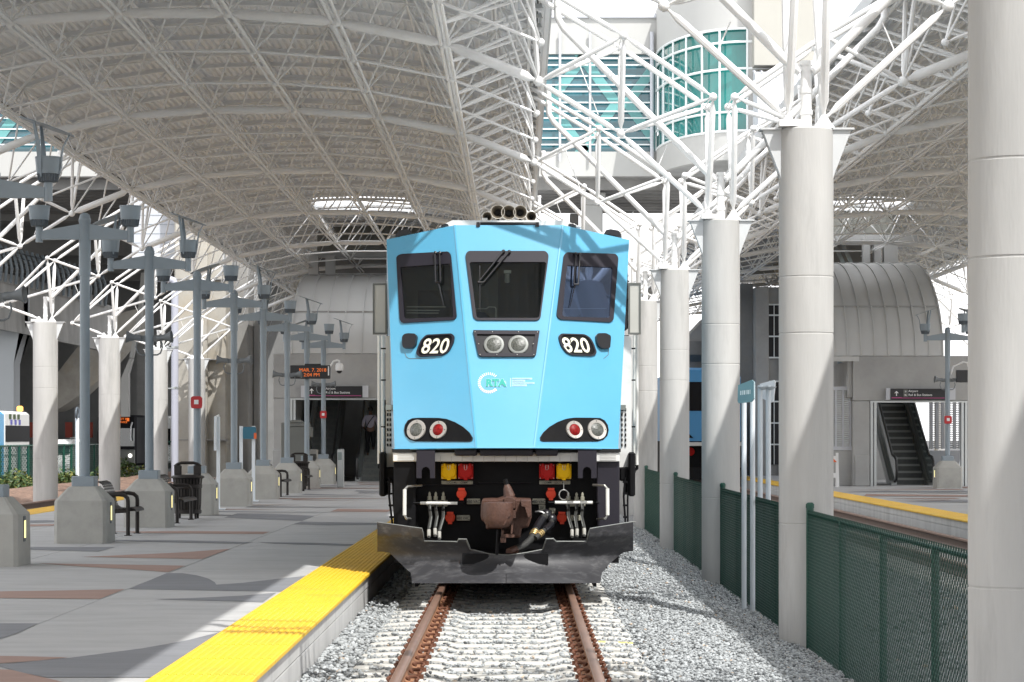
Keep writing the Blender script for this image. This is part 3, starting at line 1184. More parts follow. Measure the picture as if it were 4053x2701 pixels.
class Plane:
    def __init__(s, a, b, c):
        s.p = Vector(a)
        s.n = (Vector(b) - s.p).cross(Vector(c) - s.p).normalized()
        if s.n.y > 0:
            s.n = -s.n
        s.u = Vector((0, 0, 1)).cross(s.n).normalized()
        s.v = s.n.cross(s.u)

    def at(s, x, y, h=0.):
        d = Vector(((x - CX) / F, 1, -(y - CY) / F))
        t = (s.p - CAM).dot(s.n) / d.dot(s.n)
        return CAM + d * t + s.n * h


CBL, CBR = P(1886, 1773, 29.5), P(2113, 1773, 29.5)
CTL, CTR = P(1800, 892, 30.5), P(2227, 892, 30.5)
OBL, OBR = P(1562, 1778, 29.98), P(2447, 1777, 29.98)
PC = Plane(CBL, CBR, CTL)
PLf = Plane(CTL, CBL, OBL)
PRt = Plane(CTR, CBR, OBR)
OTL, OTR = PLf.at(1530, 949), PRt.at(2491, 950)
LAST = None


def crop(ox, oy, k):
    return lambda pts: [(ox + x * k, oy + y * k) for x, y in pts]


c6 = crop(1450, 800, 1150 / 2004.)
c7 = crop(1450, 1600, 1150 / 2254.)
c1 = crop(1500, 800, 550 / 1568.)
c2 = crop(2000, 800, 550 / 1568.)
c3 = crop(1500, 1300, 550 / 1568.)
c4 = crop(2000, 1300, 550 / 1568.)


def lb(mb, name, mat, parent=None, **k):
    return mb.build(name, mat, parent or LOCO, **k)


WIN = [
    (PLf, c1([(200, 620), (250, 592), (790, 563), (815, 600), (880, 1300), (855, 1335), (262, 1370), (240, 1330)]), c1([(248, 745), (262, 738), (800, 700), (812, 712), (845, 1290), (835, 1305), (305, 1322), (290, 1308)]), 12),
    (PC, [(1842, 1010), (1853, 996), (2160, 996), (2172, 1012), (2139, 1262), (2126, 1271), (1886, 1270), (1873, 1258)],
     [(1859, 1044), (1866, 1040), (2156, 1040), (2162, 1046), (2134, 1255), (2128, 1261), (1892, 1261), (1886, 1255)], 9),
    (PRt, c2([(655, 605), (685, 573), (1240, 590), (1270, 630), (1215, 1335), (1180, 1362), (610, 1330), (572, 1290)]), c2([(690, 725), (705, 722), (1195, 742), (1207, 760), (1172, 1300), (1150, 1312), (650, 1298), (636, 1280)]), 12)]


def keyhole(plane, outer, hole):
    """outer polygon with a hole, as one face joined by a slit"""
    def area(q):
        c = [(p.dot(plane.u), p.dot(plane.v)) for p in q]
        return sum(c[i - 1][0] * c[i][1] - c[i][0] * c[i - 1][1] for i in range(len(c)))
    if area(outer) * area(hole) > 0:
        hole = list(reversed(hole))
    i, j = min(((i, j) for i in range(len(outer)) for j in range(len(hole))), key=lambda q: (outer[q[0]] - hole[q[1]]).length)
    return outer[i:] + outer[:i + 1] + hole[j:] + hole[:j + 1]


HOLES = [[w[0].at(x, y) for x, y in roundpoly(w[2], w[3] * .35)] for w in WIN]
# --- shell ---------------------------------------------------------
mb = MB()
front = [OBL, CBL, CBR, OBR, OTR, CTR, CTL, OTL]
hw = 1.50


def sect(y, h):
    return [Vector((XT - hw, y, OBL.z)), Vector((XT - .4, y, OBL.z)), Vector((XT + .4, y, OBL.z)), Vector((XT + hw, y, OBL.z)), Vector((XT + hw, y, h - .32)), Vector((XT + .62, y, h)), Vector((XT - .62, y, h)), Vector((XT - hw, y, h - .32))]


zt = CTL.z
mb.m = 0
rg = [front, sect(31.6, zt + .02), sect(50, zt + .02)]
mb.m = 1
mb.loft(rg, cap=False)
mb.m = 0
mb.face(keyhole(PC, [CBL, CBR, CTR, CTL], HOLES[1]))
mb.face(keyhole(PLf, [OBL, CBL, CTL, OTL], HOLES[0]))
mb.face(keyhole(PRt, [CBR, OBR, OTR, CTR], HOLES[2]))
mb.face(list(reversed(rg[-1])))
shell = lb(mb, 'body', [m_blue, m_side], angle=6)
# rounded crease beads down the nose
mb = MB()
mb.tube(CTL + PC.n * -.012, CBL + PC.n * -.012, .02, n=8)
mb.tube(CTR + PC.n * -.012, CBR + PC.n * -.012, .02, n=8)
mb.tube(CBL, CBR, .012, n=6)
mb.tube(OBL, CBL, .012, n=6)
mb.tube(CBR, OBR, .012, n=6)
lb(mb, 'nose_trim', m_blue)
# white roof cap
mb = MB()
pts = [(1735, 898), (1790, 873), (2236, 873), (2300, 898)]
fr = [P(x, y, 31.1) for x, y in pts]
mb.prism(fr, (0, 19, 0))
lb(mb, 'roof', m_white)
for pp_, nm in (([(199, 240), (203, 222), (225, 197), (275, 187), (300, 190), (318, 215)], 'roof_pod'), ([(1640, 215), (1655, 193), (1685, 187), (1740, 197), (1757, 220), (1757, 241)], 'roof_pod'),
                ([(512, 168), (520, 158), (545, 149), (562, 152), (566, 160)], 'roof_vent'), ([(1393, 158), (1400, 150), (1425, 150), (1447, 162), (1447, 170)], 'roof_vent')):
    mb = MB()
    mb.prism([P(x, y + 4 * 0, 30.95) for x, y in c6(pp_)], (0, .35, 0))
    lb(mb, nm, m_blackgl)
mb = MB()
a, b = [P(x, y, 30.62) for x, y in c6([(785, 151), (1190, 152)])]
mb.tube(a, b, .022, n=8)
lb(mb, 'roof_bar', m_blackgl)
for x in (770, 1178):
    mb = MB()
    a, b = [P(q, y, 30.5) for q, y in c6([(x, 172), (x, 140)])]
    mb.tube(a, b, .028, .022, n=8)
    lb(mb, 'roof_post', m_blackgl)
mb = MB()
a, b = [P(q, y, 31.05) for q, y in c6([(818, 140), (818, 112)])]
mb.tube(a, b, .035, .03, n=8)
lb(mb, 'antenna', m_chrome)
# horns
for x, y, r in ((1928, 859, 20), (1970, 839, 28), (2013, 842, 29.5), (2059, 840, 27), (2103, 857, 20)):
    c = P(x, y, 32.6)
    R = r * 32.6 / F
    mb = MB()
    mb.m = 0
    mb.lathe(c, [(R, 0), (R * .97, .012), (R * .72, .06), (R * .45, .14), (R * .28, .26), (R * .2, .42)], 24, (0, 1, 0), cap=False)
    mb.m = 2
    mb.lathe(c, [(R * .93, .002), (R * .86, .012), (R * .64, .06), (R * .4, .14)], 24, (0, 1, 0), cap=False)
    mb.m = 0
    mb.lathe(c, [(R, 0), (R * .99, -.006), (R * .94, -.004), (R * .93, .004)], 24, (0, 1, 0), cap=False)
    mb.m = 1
    mb.lathe(c, [(R * .41, .10), (R * .2, .2)], 16, (0, 1, 0))
    h = lb(mb, 'horn', [m_hornm, m_dark, m_hornin])
    mb = MB()
    mb.box((c.x - .02, c.y + .2, zt + .02), (c.x + .02, c.y + .26, c.z))
    mb.build('horn_bracket', m_black, h)


# --- windows ---------------------------------------------------------
def window(plane, outer, inner, r, gm):
    fp = [plane.at(x, y) for x, y in roundpoly(outer, r)]
    ip = [plane.at(x, y) for x, y in roundpoly(inner, r * .35)]
    w = MB()
    w.ringplate(fp, ip, plane.n, .018, 0, -.03)
    fo = lb(w, 'window', m_frame)
    g = MB()
    g.face([p + plane.n * .002 for p in ip])
    g.build('glass', gm, fo, smooth=False)
    return fo


wl, wc, wr = [window(*w, g) for w, g in zip(WIN, (m_pane, m_pane, m_paneb))]
# cab interior behind the panes
mb = MB()
for a_, b_ in (((-1.45, 31.35, 2.0), (1.45, 31.4, 4.3)), ((-1.45, 30.2, 2.1), (1.45, 31.35, 2.16)), ((-1.34, 31.05, 2.0), (-1.30, 31.35, 3.9)), ((1.30, 31.05, 2.0), (1.34, 31.35, 3.9))):
    mb.box((XT + a_[0], a_[1], a_[2]), (XT + b_[0], b_[1], b_[2]))
mb.m = 1
mb.box((XT - .10, 31.28, 2.2), (XT + .5, 31.34, 4.1))
mb.box((XT + .62, 31.25, 2.9), (XT + .80, 31.34, 3.4))
mb.box((XT - 1.1, 31.2, 2.2), (XT - .7, 31.34, 3.6))
lb(mb, 'cab_interior', [m_cab, m_cabdk], smooth=False)
mb = MB()
mb.bbox((XT - 1.25, 30.45, 2.2), (XT - .35, 30.75, 2.62), .03)
mb.bbox((XT + .45, 30.45, 2.2), (XT + 1.25, 30.75, 2.58), .03)
lb(mb, 'control_desk', m_mirror)
for x_, z_, k_ in ((-.33, 3.02, 1.), (-.86, 2.95, .8), (.85, 2.92, .8)):
    mb = MB()
    mb.loft([[(XT + x_ + .25 * k_ * w_ * math.cos(t), 31.05 + .08 * math.sin(t), z) for t in [2 * math.pi * q / 12 for q in range(12)]] for z, w_ in ((2.2, .8), (2.6, 1.), (z_ - .15, 1.), (z_ + .02, .8), (z_ + .10, .5), (z_ + .25, .5), (z_ + .3, .3))])
    lb(mb, 'crew_seat', m_seat)
(q_,) = c1([(1445, 760)])
mb = MB()
p_ = PC.at(*q_, -.08)
mb.bbox(p_ - Vector((.04, .02, .02)), p_ + Vector((.05, .03, .02)), .005)
mb.tube(p_ + Vector((0, 0, -.02)), p_ + Vector((0, .05, -.12)), .03, n=8)
lb(mb, 'cab_camera', m_mirror)


def wiper(plane, segs, blade, fo):
    mb = MB()
    for a, b in segs:
        mb.tube(plane.at(*a, .05), plane.at(*b, .045), .010, n=6)
    (a, b) = blade
    mb.tube(plane.at(*a, .04), plane.at(*b, .022), .008, .004, n=6)
    j = segs[0][1]
    mb.tube(plane.at(*segs[0][1], .045), plane.at(*segs[1][1], .045), .014, n=6)
    for s in segs:
        mb.lathe(plane.at(*s[0], 0), [(.022, 0), (.022, .055), (.01, .065)], 8, plane.n)
    mb.build('wiper', m_blackgl, fo)


wiper(PLf, [c1([(655, 590), (660, 925)]), c1([(705, 590), (712, 915)])], c1([(690, 935), (740, 1180)]), wl)
wiper(PC, [c1([(1405, 575), (1118, 925)]), c1([(1470, 580), (1180, 925)])], c1([(1138, 730), (1140, 1245)]), wc)
wiper(PRt, [c2([(775, 600), (755, 945)]), c2([(822, 605), (805, 945)])], c2([(770, 950), (720, 1190)]), wr)
# behind the panes: pale bars standing in for railing reflections and a seated driver's outline are pressed close behind the glass
mb = MB()
for a, b in (((290, 1168), (730, 1170)), ((290, 1207), (660, 1210)), ((290, 1238), (650, 1240))):
    (p, q) = c1([a, b])
    mb.tube(PLf.at(*p, -.05), PLf.at(*q, -.05), .006, n=5)
mb.build('rail_reflection', m_mirror, wl)
mb = MB()
for a, b in (((1092, 1190), (1215, 1188)), ((1215, 1188), (1232, 1168)), ((1232, 1168), (1310, 1170)), ((1310, 1170), (1320, 1190)), ((1320, 1190), (1320, 1285))):
    (p, q) = c1([a, b])
    mb.tube(PC.at(*p, -.05), PC.at(*q, -.05), .006, n=5)
mb.build('brake_handle', m_hornm, wc)
mb = MB()
for (a, b) in (((640, 1190), (1160, 1188)), ((650, 1300), (1150, 1304))):
    (p, q) = c2([a, b])
    mb.tube(PRt.at(*p, -.05), PRt.at(*q, -.05), .005, n=5)
mb.build('sill_bar', m_mirror, wr)


# --- discs and plates on the nose -------------------------------------------
def disc(mb, plane, x, y, rpx, prof, n=28):
    c = plane.at(x, y)
    k = c.y / F
    mb.lathe(c, [(r * rpx * k, h) for r, h in prof], n, plane.n)


def plate(mb, plane, pts, h, h0=0.):
    mb.prism([plane.at(x, y, h) for x, y in pts], plane.n * (h0 - h))


# twin headlights
hl = bpy.data.objects.new('headlight_housing', None)
COL.objects.link(hl)
hl.parent = LOCO
outer = roundpoly(c6([(737, 890), (1195, 893), (1168, 1072), (775, 1072)]), [2, 2, 14, 14])
inner = roundpoly(c6([(762, 917), (1165, 919), (1140, 1048), (788, 1048)]), [2, 2, 8, 8])
mb = MB()
mb.ringplate([PC.at(x, y) for x, y in outer], [PC.at(x, y) for x, y in inner], PC.n, .03, 0, .006)
mb.build('bezel', m_frame, hl)
mb = MB()
mb.face([PC.at(x, y, .006) for x, y in inner])
mb.build('cover_glass', m_blackgl, hl, smooth=False)
for x, y in c6([(880, 988), (1048, 988)]):
    mb = MB()
    mb.m = 0
    disc(mb, PC, x, y, 40, [(1, .006), (1, .022), (.93, .026), (.72, .024)])
    mb.m = 1
    disc(mb, PC, x, y, 29, [(1, .02), (1, .028), (.7, .038), (.3, .043), (.05, .044)])
    mb.build('headlight', [m_ring, m_lens], hl)
mb = MB()
for x, y in c6([(750, 903), (870, 903), (1050, 903), (1180, 905), (775, 985), (1152, 985), (785, 1060), (900, 1060), (1040, 1060), (1155, 1060)]):
    mb.ball(PC.at(x, y, .031), .008, 6, 4)
mb.build('bezel_bolt', m_chrome, hl)

# marker light pods
podL = c7([(297, 205), (303, 165), (325, 130), (360, 113), (410, 109), (560, 110), (625, 118), (690, 143), (750, 178), (800, 222), (824, 262), (820, 285), (800, 293), (560, 292), (380, 290), (335, 276), (305, 244)])
podR = c7([(1875, 205), (1868, 165), (1845, 130), (1810, 111), (1760, 109), (1610, 108), (1545, 118), (1480, 143), (1420, 178), (1372, 222), (1348, 260), (1350, 283), (1372, 291), (1610, 291), (1790, 290), (1835, 276), (1866, 244)])
for pod, pl, w, rd in ((podL, PLf, (392, 203), (562, 203)), (podR, PRt, (1785, 202), (1610, 203))):
    e = bpy.data.objects.new('marker_pod', None)
    COL.objects.link(e)
    e.parent = LOCO
    mb = MB()
    plate(mb, pl, pod, .006, -.01)
    mb.build('pod_panel', m_black, e, smooth=False)
    mb = MB()
    pp2 = [pl.at(x, y) for x, y in pod]
    cen = sum(pp2, Vector()) / len(pp2)
    mb.ringplate([cen + (p - cen) * 1.012 for p in pp2], [cen + (p - cen) * .99 for p in pp2], pl.n, .010, 0)
    mb.build('pod_rim', m_blackgl, e)
    for (q, R, lm, rr_) in ((w, 41, m_lens, .66), (rd, 36.5, m_redlens, .64)):
        x, y = c7([q])[0]
        mb = MB()
        mb.m = 0
        disc(mb, pl, x, y, R, [(1, .006), (1, .025), (.97, .03), (rr_ + .02, .026), (rr_, .018)])
        mb.m = 1
        disc(mb, pl, x, y, R, [(rr_, .012), (rr_, .022), (rr_ * .7, .036), (rr_ * .3, .043), (.05, .045)])
        for k in range(4):
            a = k * math.pi / 2 + math.pi / 2
            c = pl.at(x, y) + pl.u * math.cos(a) * R * .85 * 29.8 / F + pl.v * math.sin(a) * R * .85 * 29.8 / F
            mb.m = 2
            mb.ball(c + pl.n * .029, .006, 6, 4)
        mb.build('marker_light', [m_alum, lm, m_dark], e)

# number boards and class lamps
for pl, cc, outl, org, sh, cl, rec in (
        (PLf, c3, [(425, 290), (437, 240), (478, 140), (540, 78), (830, 63), (857, 95), (846, 170), (795, 268), (720, 312), (455, 327)], (470, 286), .17,
         [(277, 110), (300, 78), (345, 68), (425, 72), (440, 100), (425, 200), (395, 232), (290, 232), (280, 200)], [(278, 100), (285, 68), (520, 66), (895, 320), (640, 335), (345, 343), (310, 325), (292, 280)]),
        (PRt, c4, [(592, 100), (620, 64), (890, 72), (950, 110), (990, 175), (1024, 275), (1010, 305), (965, 318), (740, 308), (680, 280), (620, 200)], (665, 270), -.20,
         [(1008, 100), (1025, 68), (1120, 66), (1172, 95), (1175, 125), (1165, 235), (1080, 240), (1045, 215), (1020, 165)], [(595, 322), (960, 66), (1140, 66), (1178, 110), (1160, 300), (1110, 343)])):
    pts = cc(outl)
    ro = roundpoly(pts, 9, 3)
    pp2 = [pl.at(x, y) for x, y in ro]
    cen = sum(pp2, Vector()) / len(pp2)
    mb = MB()
    mb.ringplate(pp2, [cen + (p - cen) * .89 for p in pp2], pl.n, .022, 0, .010)
    nb = lb(mb, 'number_board', m_frame)
    mb = MB()
    mb.face([cen + (p - cen) * .9 + pl.n * .011 for p in pp2])
    mb.build('board_face', m_black, nb, smooth=False)
    o = cc([org])[0]
    hgt = (182 if pl is PLf else 178) * 550 / 1568. * 29.9 / F
    text('820', pl.at(*o, .013), pl.u, pl.v, hgt / .73, m_cream, nb, 'number', shear=sh, bold=.016, sx=.93)
    mb = MB()
    plate(mb, pl, roundpoly(cc(cl), 6, 3), .045)
    cl_ = lb(mb, 'class_lamp', m_blackgl)
    rc = [pl.at(x, y, .002) for x, y in cc(rec)]
    mb = MB()
    mb.poly(rc[-4:] if pl is PLf else rc[2:], .0035, 5)
    lb(mb, 'recess_edge', m_tvm)

# transit emblem
em = bpy.data.objects.new('emblem', None)
COL.objects.link(em)
em.parent = LOCO
cE = crop(1850, 1430, 350 / 2353.)
kk = 29.75 / F
cc0 = PC.at(*cE([(575, 580)])[0])
R = 262 * 350 / 2353. * kk
mb = MB()
for i in range(24):
    a = math.radians(48 + 264 * i / 23)
    u_ = PC.u * math.cos(a) + PC.v * math.sin(a)
    t_ = PC.u * -math.sin(a) + PC.v * math.cos(a)
    w = .0042 + .0035 * i / 23
    mb.m = 0 if i < 15 else 1
    mb.prism([cc0 + u_ * (R + .017) - t_ * w + PC.n * .003, cc0 + u_ * (R + .017) + t_ * w + PC.n * .003, cc0 + u_ * (R - .017) + t_ * w + PC.n * .003, cc0 + u_ * (R - .017) - t_ * w + PC.n * .003], PC.n * -.004)
mb.build('dash_ring', [m_lwhite, m_lpink], em, smooth=False)
for nm, of, mt, dz in (('letter_outline', .085, m_lout, .003), ('letters', .058, m_teal, .007)):
    text('RTA', PC.at(*cE([(492, 668)])[0], dz), PC.u, PC.v, 200 * 350 / 2353. * kk / .73, mt, em, nm, bold=of, sx=1.03)
mb = MB()
pc_ = PC.at(*cE([(980, 575)])[0], .0065)
for a in (20, 65, 115, 160, 200, -20, 270):
    d = PC.u * math.cos(math.radians(a)) + PC.v * math.sin(math.radians(a))
    q = PC.n.cross(d)
    mb.face([pc_ - q * .002, pc_ + d * .024 * (1 if a < 220 else .9) - q * .003, pc_ + d * .027, pc_ + q * .003])
mb.build('palm_mark', m_lwhite, em, smooth=False)
mb = MB()
for (a, b, c, d) in ((1138, 455, 1160, 682), (1185, 448, 1722, 492), (1185, 506, 1535, 552), (1185, 565, 1785, 608), (1185, 622, 1580, 672)):
    mb.face([PC.at(*q, .003) for q in cE([(a, d), (c, d), (c, b), (a, b)])])
mb.build('backing', m_lback, em, smooth=False)
for s, y, wd in (('SOUTH FLORIDA', 488, 520), ('REGIONAL', 547, 335), ('TRANSPORTATION', 603, 585), ('AUTHORITY', 661, 365)):
    text(s, PC.at(*cE([(1200, y)])[0], .0035), PC.u, PC.v, 33 * 350 / 2353. * kk / .73, m_pole, em, 'wording', bold=.004, sx=wd / (len(s) * 33 * .92))

# grime scuffs on the paint
mb = MB()
rs = random.Random(3)
for _ in range(70):
    x, y = c4([(rs.gauss(960, 75), rs.gauss(480, 70))])[0]
    a, L_ = rs.uniform(0, 6.3), rs.uniform(1, 5)
    p, q = PRt.at(x, y, .0012), PRt.at(x + math.cos(a) * L_, y + math.sin(a) * L_, .0012)
    d = (q - p).normalized().cross(PRt.n) * .0016
    mb.face([p - d, q - d * .4, q + d * .4, p + d])
for _ in range(26):
    pl_ = rs.choice((PLf, PRt, PC))
    x, y = rs.uniform(1600, 1850) if pl_ is PLf else (rs.uniform(2160, 2420) if pl_ is PRt else rs.uniform(1900, 2100)), rs.uniform(1300, 1760)
    p, q = pl_.at(x, y, .0012), pl_.at(x + rs.uniform(-4, 4), y + rs.uniform(1, 8), .0012)
    d = (q - p).normalized().cross(pl_.n) * .0014
    mb.face([p - d, q - d * .4, q + d * .4, p + d])
lb(mb, 'paint_scuff', M('paint_scuff', (.10, .28, .40), .6), smooth=False)

# --- mirrors, handrails, side gear --------------------------------------------
for pts, s in ((c6([(50, 567), (137, 567), (137, 908), (50, 908)]), -1), (c6([(1812, 563), (1888, 563), (1888, 908), (1812, 908)]), 1)):
    m_ = bpy.data.objects.new('mirror', None)
    COL.objects.link(m_)
    m_.parent = LOCO
    a, b = P(*pts[0], 31.0), P(*pts[2], 31.0)
    mb = MB()
    mb.bbox((a.x, 31.0, a.z), (b.x, 31.06, b.z), .008)
    mb.build('mirror_back', m_mirror, m_)
    mb = MB()
    o2 = [Vector((a.x - .01, 31, a.z + .01)), Vector((b.x + .01, 31, a.z + .01)), Vector((b.x + .01, 31, b.z - .01)), Vector((a.x - .01, 31, b.z - .01))]
    i2 = [Vector((a.x + .012, 31, a.z - .012)), Vector((b.x - .012, 31, a.z - .012)), Vector((b.x - .012, 31, b.z + .012)), Vector((a.x + .012, 31, b.z + .012))]
    mb.ringplate(o2, i2, (0, -1, 0), .012, -.07, -.01)
    mb.build('mirror_frame', m_tvm, m_)
    xi = b.x if s < 0 else a.x
    mb = MB()
    for z in (a.z + .03, b.z - .03, a.z - .2):
        mb.tube((xi, 31.05, z), (xi - s * .10, 31.1, z), .014, n=6)
    mb.bbox((xi - s * .012, 31.02, b.z + .05), (xi - s * .07, 31.4, a.z + .22), .015)
    mb.build('mirror_bracket', m_blackgl, m_)
for xs_, y0_, y1_, s in (((1500.5, 1515), 1330, 1850, -1), ((2511, 2521), 1328, 1855, 1)):
    for i, x in enumerate(xs_):
        mb = MB()
        Y = 30.9 + .5 * (i if s < 0 else 1 - i)
        t, b = P(x, y0_, Y), P(x, y1_ - 14 * (1 - i if s < 0 else i), Y)
        mb.poly([t, b], .020, 8)
        lb(mb, 'handrail', m_grail)
        mb = MB()
        mb.poly([b, b + Vector((0, 0, -.04)), b + Vector((-s * .05, 0, -.08)), b + Vector((-s * .16, .05, -.09))], .021, 8)
        lb(mb, 'rail_foot', m_black)
        for y in (1380, 1505, 1690):
            q = P(x, y, Y)
            mb = MB()
            mb.tube(q, q + Vector((-s * .10, .06, 0)), .010, n=6)
            lb(mb, 'rail_bracket', m_black)
for s, x0, x1 in ((-1, 1527, 1560), (1, 2452, 2500)):
    mb = MB()
    a, b = P(x0, 1330, 30.6), P(x1, 1850, 30.6)
    mb.m = 0
    mb.box((a.x, 30.62, a.z), (b.x, 30.68, b.z))
    mb.m = 1
    for i in range(2):
        for k in range(8):
            x = x0 + (7 if s < 0 else 10) + i * (11 if s < 0 else 14)
            y = 1622 + 20 * k
            q = P(x, y, 30.6)
            mb.box((q.x - .009, 30.605, q.z - .018), (q.x + .009, 30.63, q.z + .018))
    lb(mb, 'side_step_panel', [m_white if s > 0 else m_mirror, m_dark])
    mb = MB()
    a, b = P(x0 - (22 if s < 0 else -10), 1800, 30.5), P(x1 + (0 if s < 0 else 12), 1990, 30.5)
    q = P(1512 if s < 0 else 2497, 1850, 30.5)
    w = .16
    mb.bbox((q.x - .03, 30.4, P(0, 1790, 30.5).z), (q.x + .05, 31.6, P(0, 1965, 30.5).z), .02)
    mb.bbox((q.x + (.02 if s < 0 else -.14), 30.5, P(0, 1850, 30.5).z), (q.x + (.22 if s < 0 else .03), 31.2, P(0, 1905, 30.5).z), .02)
    c_ = P(1540 if s < 0 else 2474, 1890, 30.4)
    d_ = P(1553 if s < 0 else 2476, 2075, 30.4)
    mb.poly([c_, (c_ + d_) / 2 + Vector((-.02, 0, .05)), d_], .013, 6)
    mb.poly([c_ + Vector((.04, .05, 0)), (c_ + d_) / 2 + Vector((.03, .05, 0)), d_ + Vector((.03, .05, 0))], .011, 6)
    for k in range(4):
        mb.box(c_ + (d_ - c_) * (.1 + .25 * k) - Vector((.03, .02, .012)), c_ + (d_ - c_) * (.1 + .25 * k) + Vector((.03, .02, .012)))
    lb(mb, 'side_step', m_black)

# --- buffer beam and pilot face ------------------------------------------------
ZB = lambda y, Y: P(0, y, Y).z
mb = MB()
a, b = P(1556, 1791, 29.95), P(2452, 1828, 29.95)
mb.bbox((a.x, 29.9, b.z), (b.x, 30.4, a.z), .008)
lb(mb, 'buffer_beam', m_white)
mb = MB()
for k in range(14):
    q = P(1700 + 43 * k, 1800, 29.9)
    mb.box((q.x - .003, 29.894, q.z - .09), (q.x + .003, 29.91, q.z - .02))
for x0_, x1_ in ((1562, 1645), (2362, 2448)):
    for k in range(5):
        a, b = P(x0_ + 12, 1796 + k * 6, 29.9), P(x1_ - 10, 1798 + k * 6, 29.9)
        mb.box((a.x, 29.895, a.z), (b.x, 29.91, b.z))
lb(mb, 'beam_marking', M('beam_marking', (.5, .5, .48), .6), smooth=False)
mb = MB()
a, b = P(1552, 1778, 29.95), P(2456, 1791, 29.95)
mb.box((a.x, 29.88, b.z + .002), (b.x, 31, a.z))
lb(mb, 'beam_gap_strip', m_dark)
for x0_, x1_ in ((685, 857), (878, 1295), (1310, 1484)):
    mb = MB()
    (a, b) = [P(x, y, 29.8) for x, y in c7([(x0_, 351), (x1_, 401)])]
    mb.bbox((a.x, 29.72, b.z), (b.x, 29.9, a.z), .012)
    lb(mb, 'rubber_pad', m_frame)
mb = MB()
a, b = P(1560, 1828, 30.2), P(2450, 2170, 30.2)
mb.box((a.x, 30.25, .25), (b.x, 32, a.z))
mb.box((a.x + .02, 32, .45), (b.x - .02, 49, 1.6))
lb(mb, 'pilot_face', m_black)
for x0_, x1_ in ((213, 385), (1790, 1963)):
    mb = MB()
    (a, b) = [P(x, y, 30.0) for x, y in c7([(x0_, 446), (x1_, 925)])]
    mb.bbox((a.x, 29.95, b.z - .2), (b.x, 30.3, a.z), .01)
    lb(mb, 'pilot_post', m_frame if x0_ > 1000 else m_black)
for x0_, x1_, ax in ((388, 532, 461), (1642, 1787, 1712)):
    mb = MB()
    pts = c7([(x0_, 358), (x1_, 358), (x1_, 575), (ax + 33, 575), (ax + 33, 515), (ax + 22, 495), (ax, 486), (ax - 22, 495), (ax - 33, 515), (ax - 33, 575), (x0_, 575)])
    mb.prism([P(x, y, 29.72) for x, y in pts], (0, .05, 0))
    (a, b) = [P(x, y, 29.72) for x, y in c7([(x0_, 356), (x1_, 362)])]
    mb.box((a.x, 29.72, b.z), (b.x, 30.1, a.z))
    lb(mb, 'jacking_bracket', m_frame, angle=20)
# jumper receptacles
for x0_, x1_, mt, nm in ((582, 699, m_yellowc, 'receptacle'), (712, 829, m_red, 'receptacle'), (1341, 1460, m_red, 'receptacle'), (1474, 1590, m_yellowc, 'receptacle')):
    (a, b) = [P(x, y, 30.1) for x, y in c7([(x0_, 465), (x1_, 582)])]
    c = (a + b) / 2
    mb = MB()
    mb.m = 0
    mb.bbox((a.x, 30.05, b.z), (b.x, 30.2, a.z), .006)
    mb.lathe((c.x, 30.05, c.z), [(.084, 0), (.084, .03), (.078, .038), (.06, .039), (.058, .042)], 28, (0, -1, 0))
    mb.box((c.x - .022, 30.01, b.z - .012), (c.x + .022, 30.05, b.z + .012))
    for o in (-.06, .04):
        mb.box((c.x + o, 30.0, a.z - .04), (c.x + o + .02, 30.05, a.z + .006))
    mb.m = 1
    pts = [(c.x - .015, 30.004, a.z - .01)] + [(c.x - .015 * math.cos(math.pi * k / 8), 30.004, a.z - .055 - .015 * math.sin(math.pi * k / 8)) for k in range(9)] + [(c.x + .015, 30.004, a.z - .01)]
    mb.poly(pts, .003, 5)
    for dx in (-1, 1):
        for dz in (-1, 1):
            mb.ball((c.x + dx * .08, 30.045, c.z + dz * .08), .007, 6, 4)
    o = lb(mb, nm, [mt, m_chrome])
    o['label'] = ('yellow' if mt is m_yellowc else 'red') + ' capped jumper receptacle'
for x, y in ((738, 697), (650, 882), (1432, 697), (1517, 882)):
    x, y = c7([(x, y)])[0]
    c = P(x, y, 30.15)
    mb = MB()
    mb.lathe((c.x, 30.15, c.z), [(.06, -.08), (.06, .025), (.056, .03), (.04, .034), (.03, .035)], 20, (0, -1, 0))
    mb.box((c.x - .04, 30.09, c.z + .045), (c.x + .04, 30.15, c.z + .072))
    mb.box((c.x - .025, 30.1, c.z - .075), (c.x + .025, 30.15, c.z - .05))
    for dz in (-.012, .008):
        mb.box((c.x - .03, 30.11, c.z + dz), (c.x + .03, 30.117, c.z + dz + .005))
    lb(mb, 'power_plug', m_orange)
for (x0_, y0_, x1_, y1_, s) in ((582, 593, 826, 624, 'LOCO MU     COMM'), (1341, 593, 1583, 624, 'COMM     LOCO MU'), (779, 733, 884, 778, '480 VAC'), (699, 862, 804, 905, '480 VAC'), (1288, 733, 1389, 778, '480 VAC'), (1337, 780, 1389, 825, 'BP'), (1416, 806, 1466, 850, 'MR'), (1582, 862, 1664, 905, 'VAC')):
    (a, b) = [P(x, y, 30.2) for x, y in c7([(x0_, y0_), (x1_, y1_)])]
    mb = MB()
    mb.bbox((a.x, 30.19, b.z), (b.x, 30.26, a.z), .006)
    pl_ = lb(mb, 'label_plate', m_platelab)
    h = (a.z - b.z)
    text(s, ((a.x + b.x) / 2, 30.189, b.z + h * .22), (1, 0, 0), (0, 0, 1), h * .72, m_text, pl_, 'lettering', bold=.01, align='CENTER', sx=.85 if len(s) < 10 else .80)
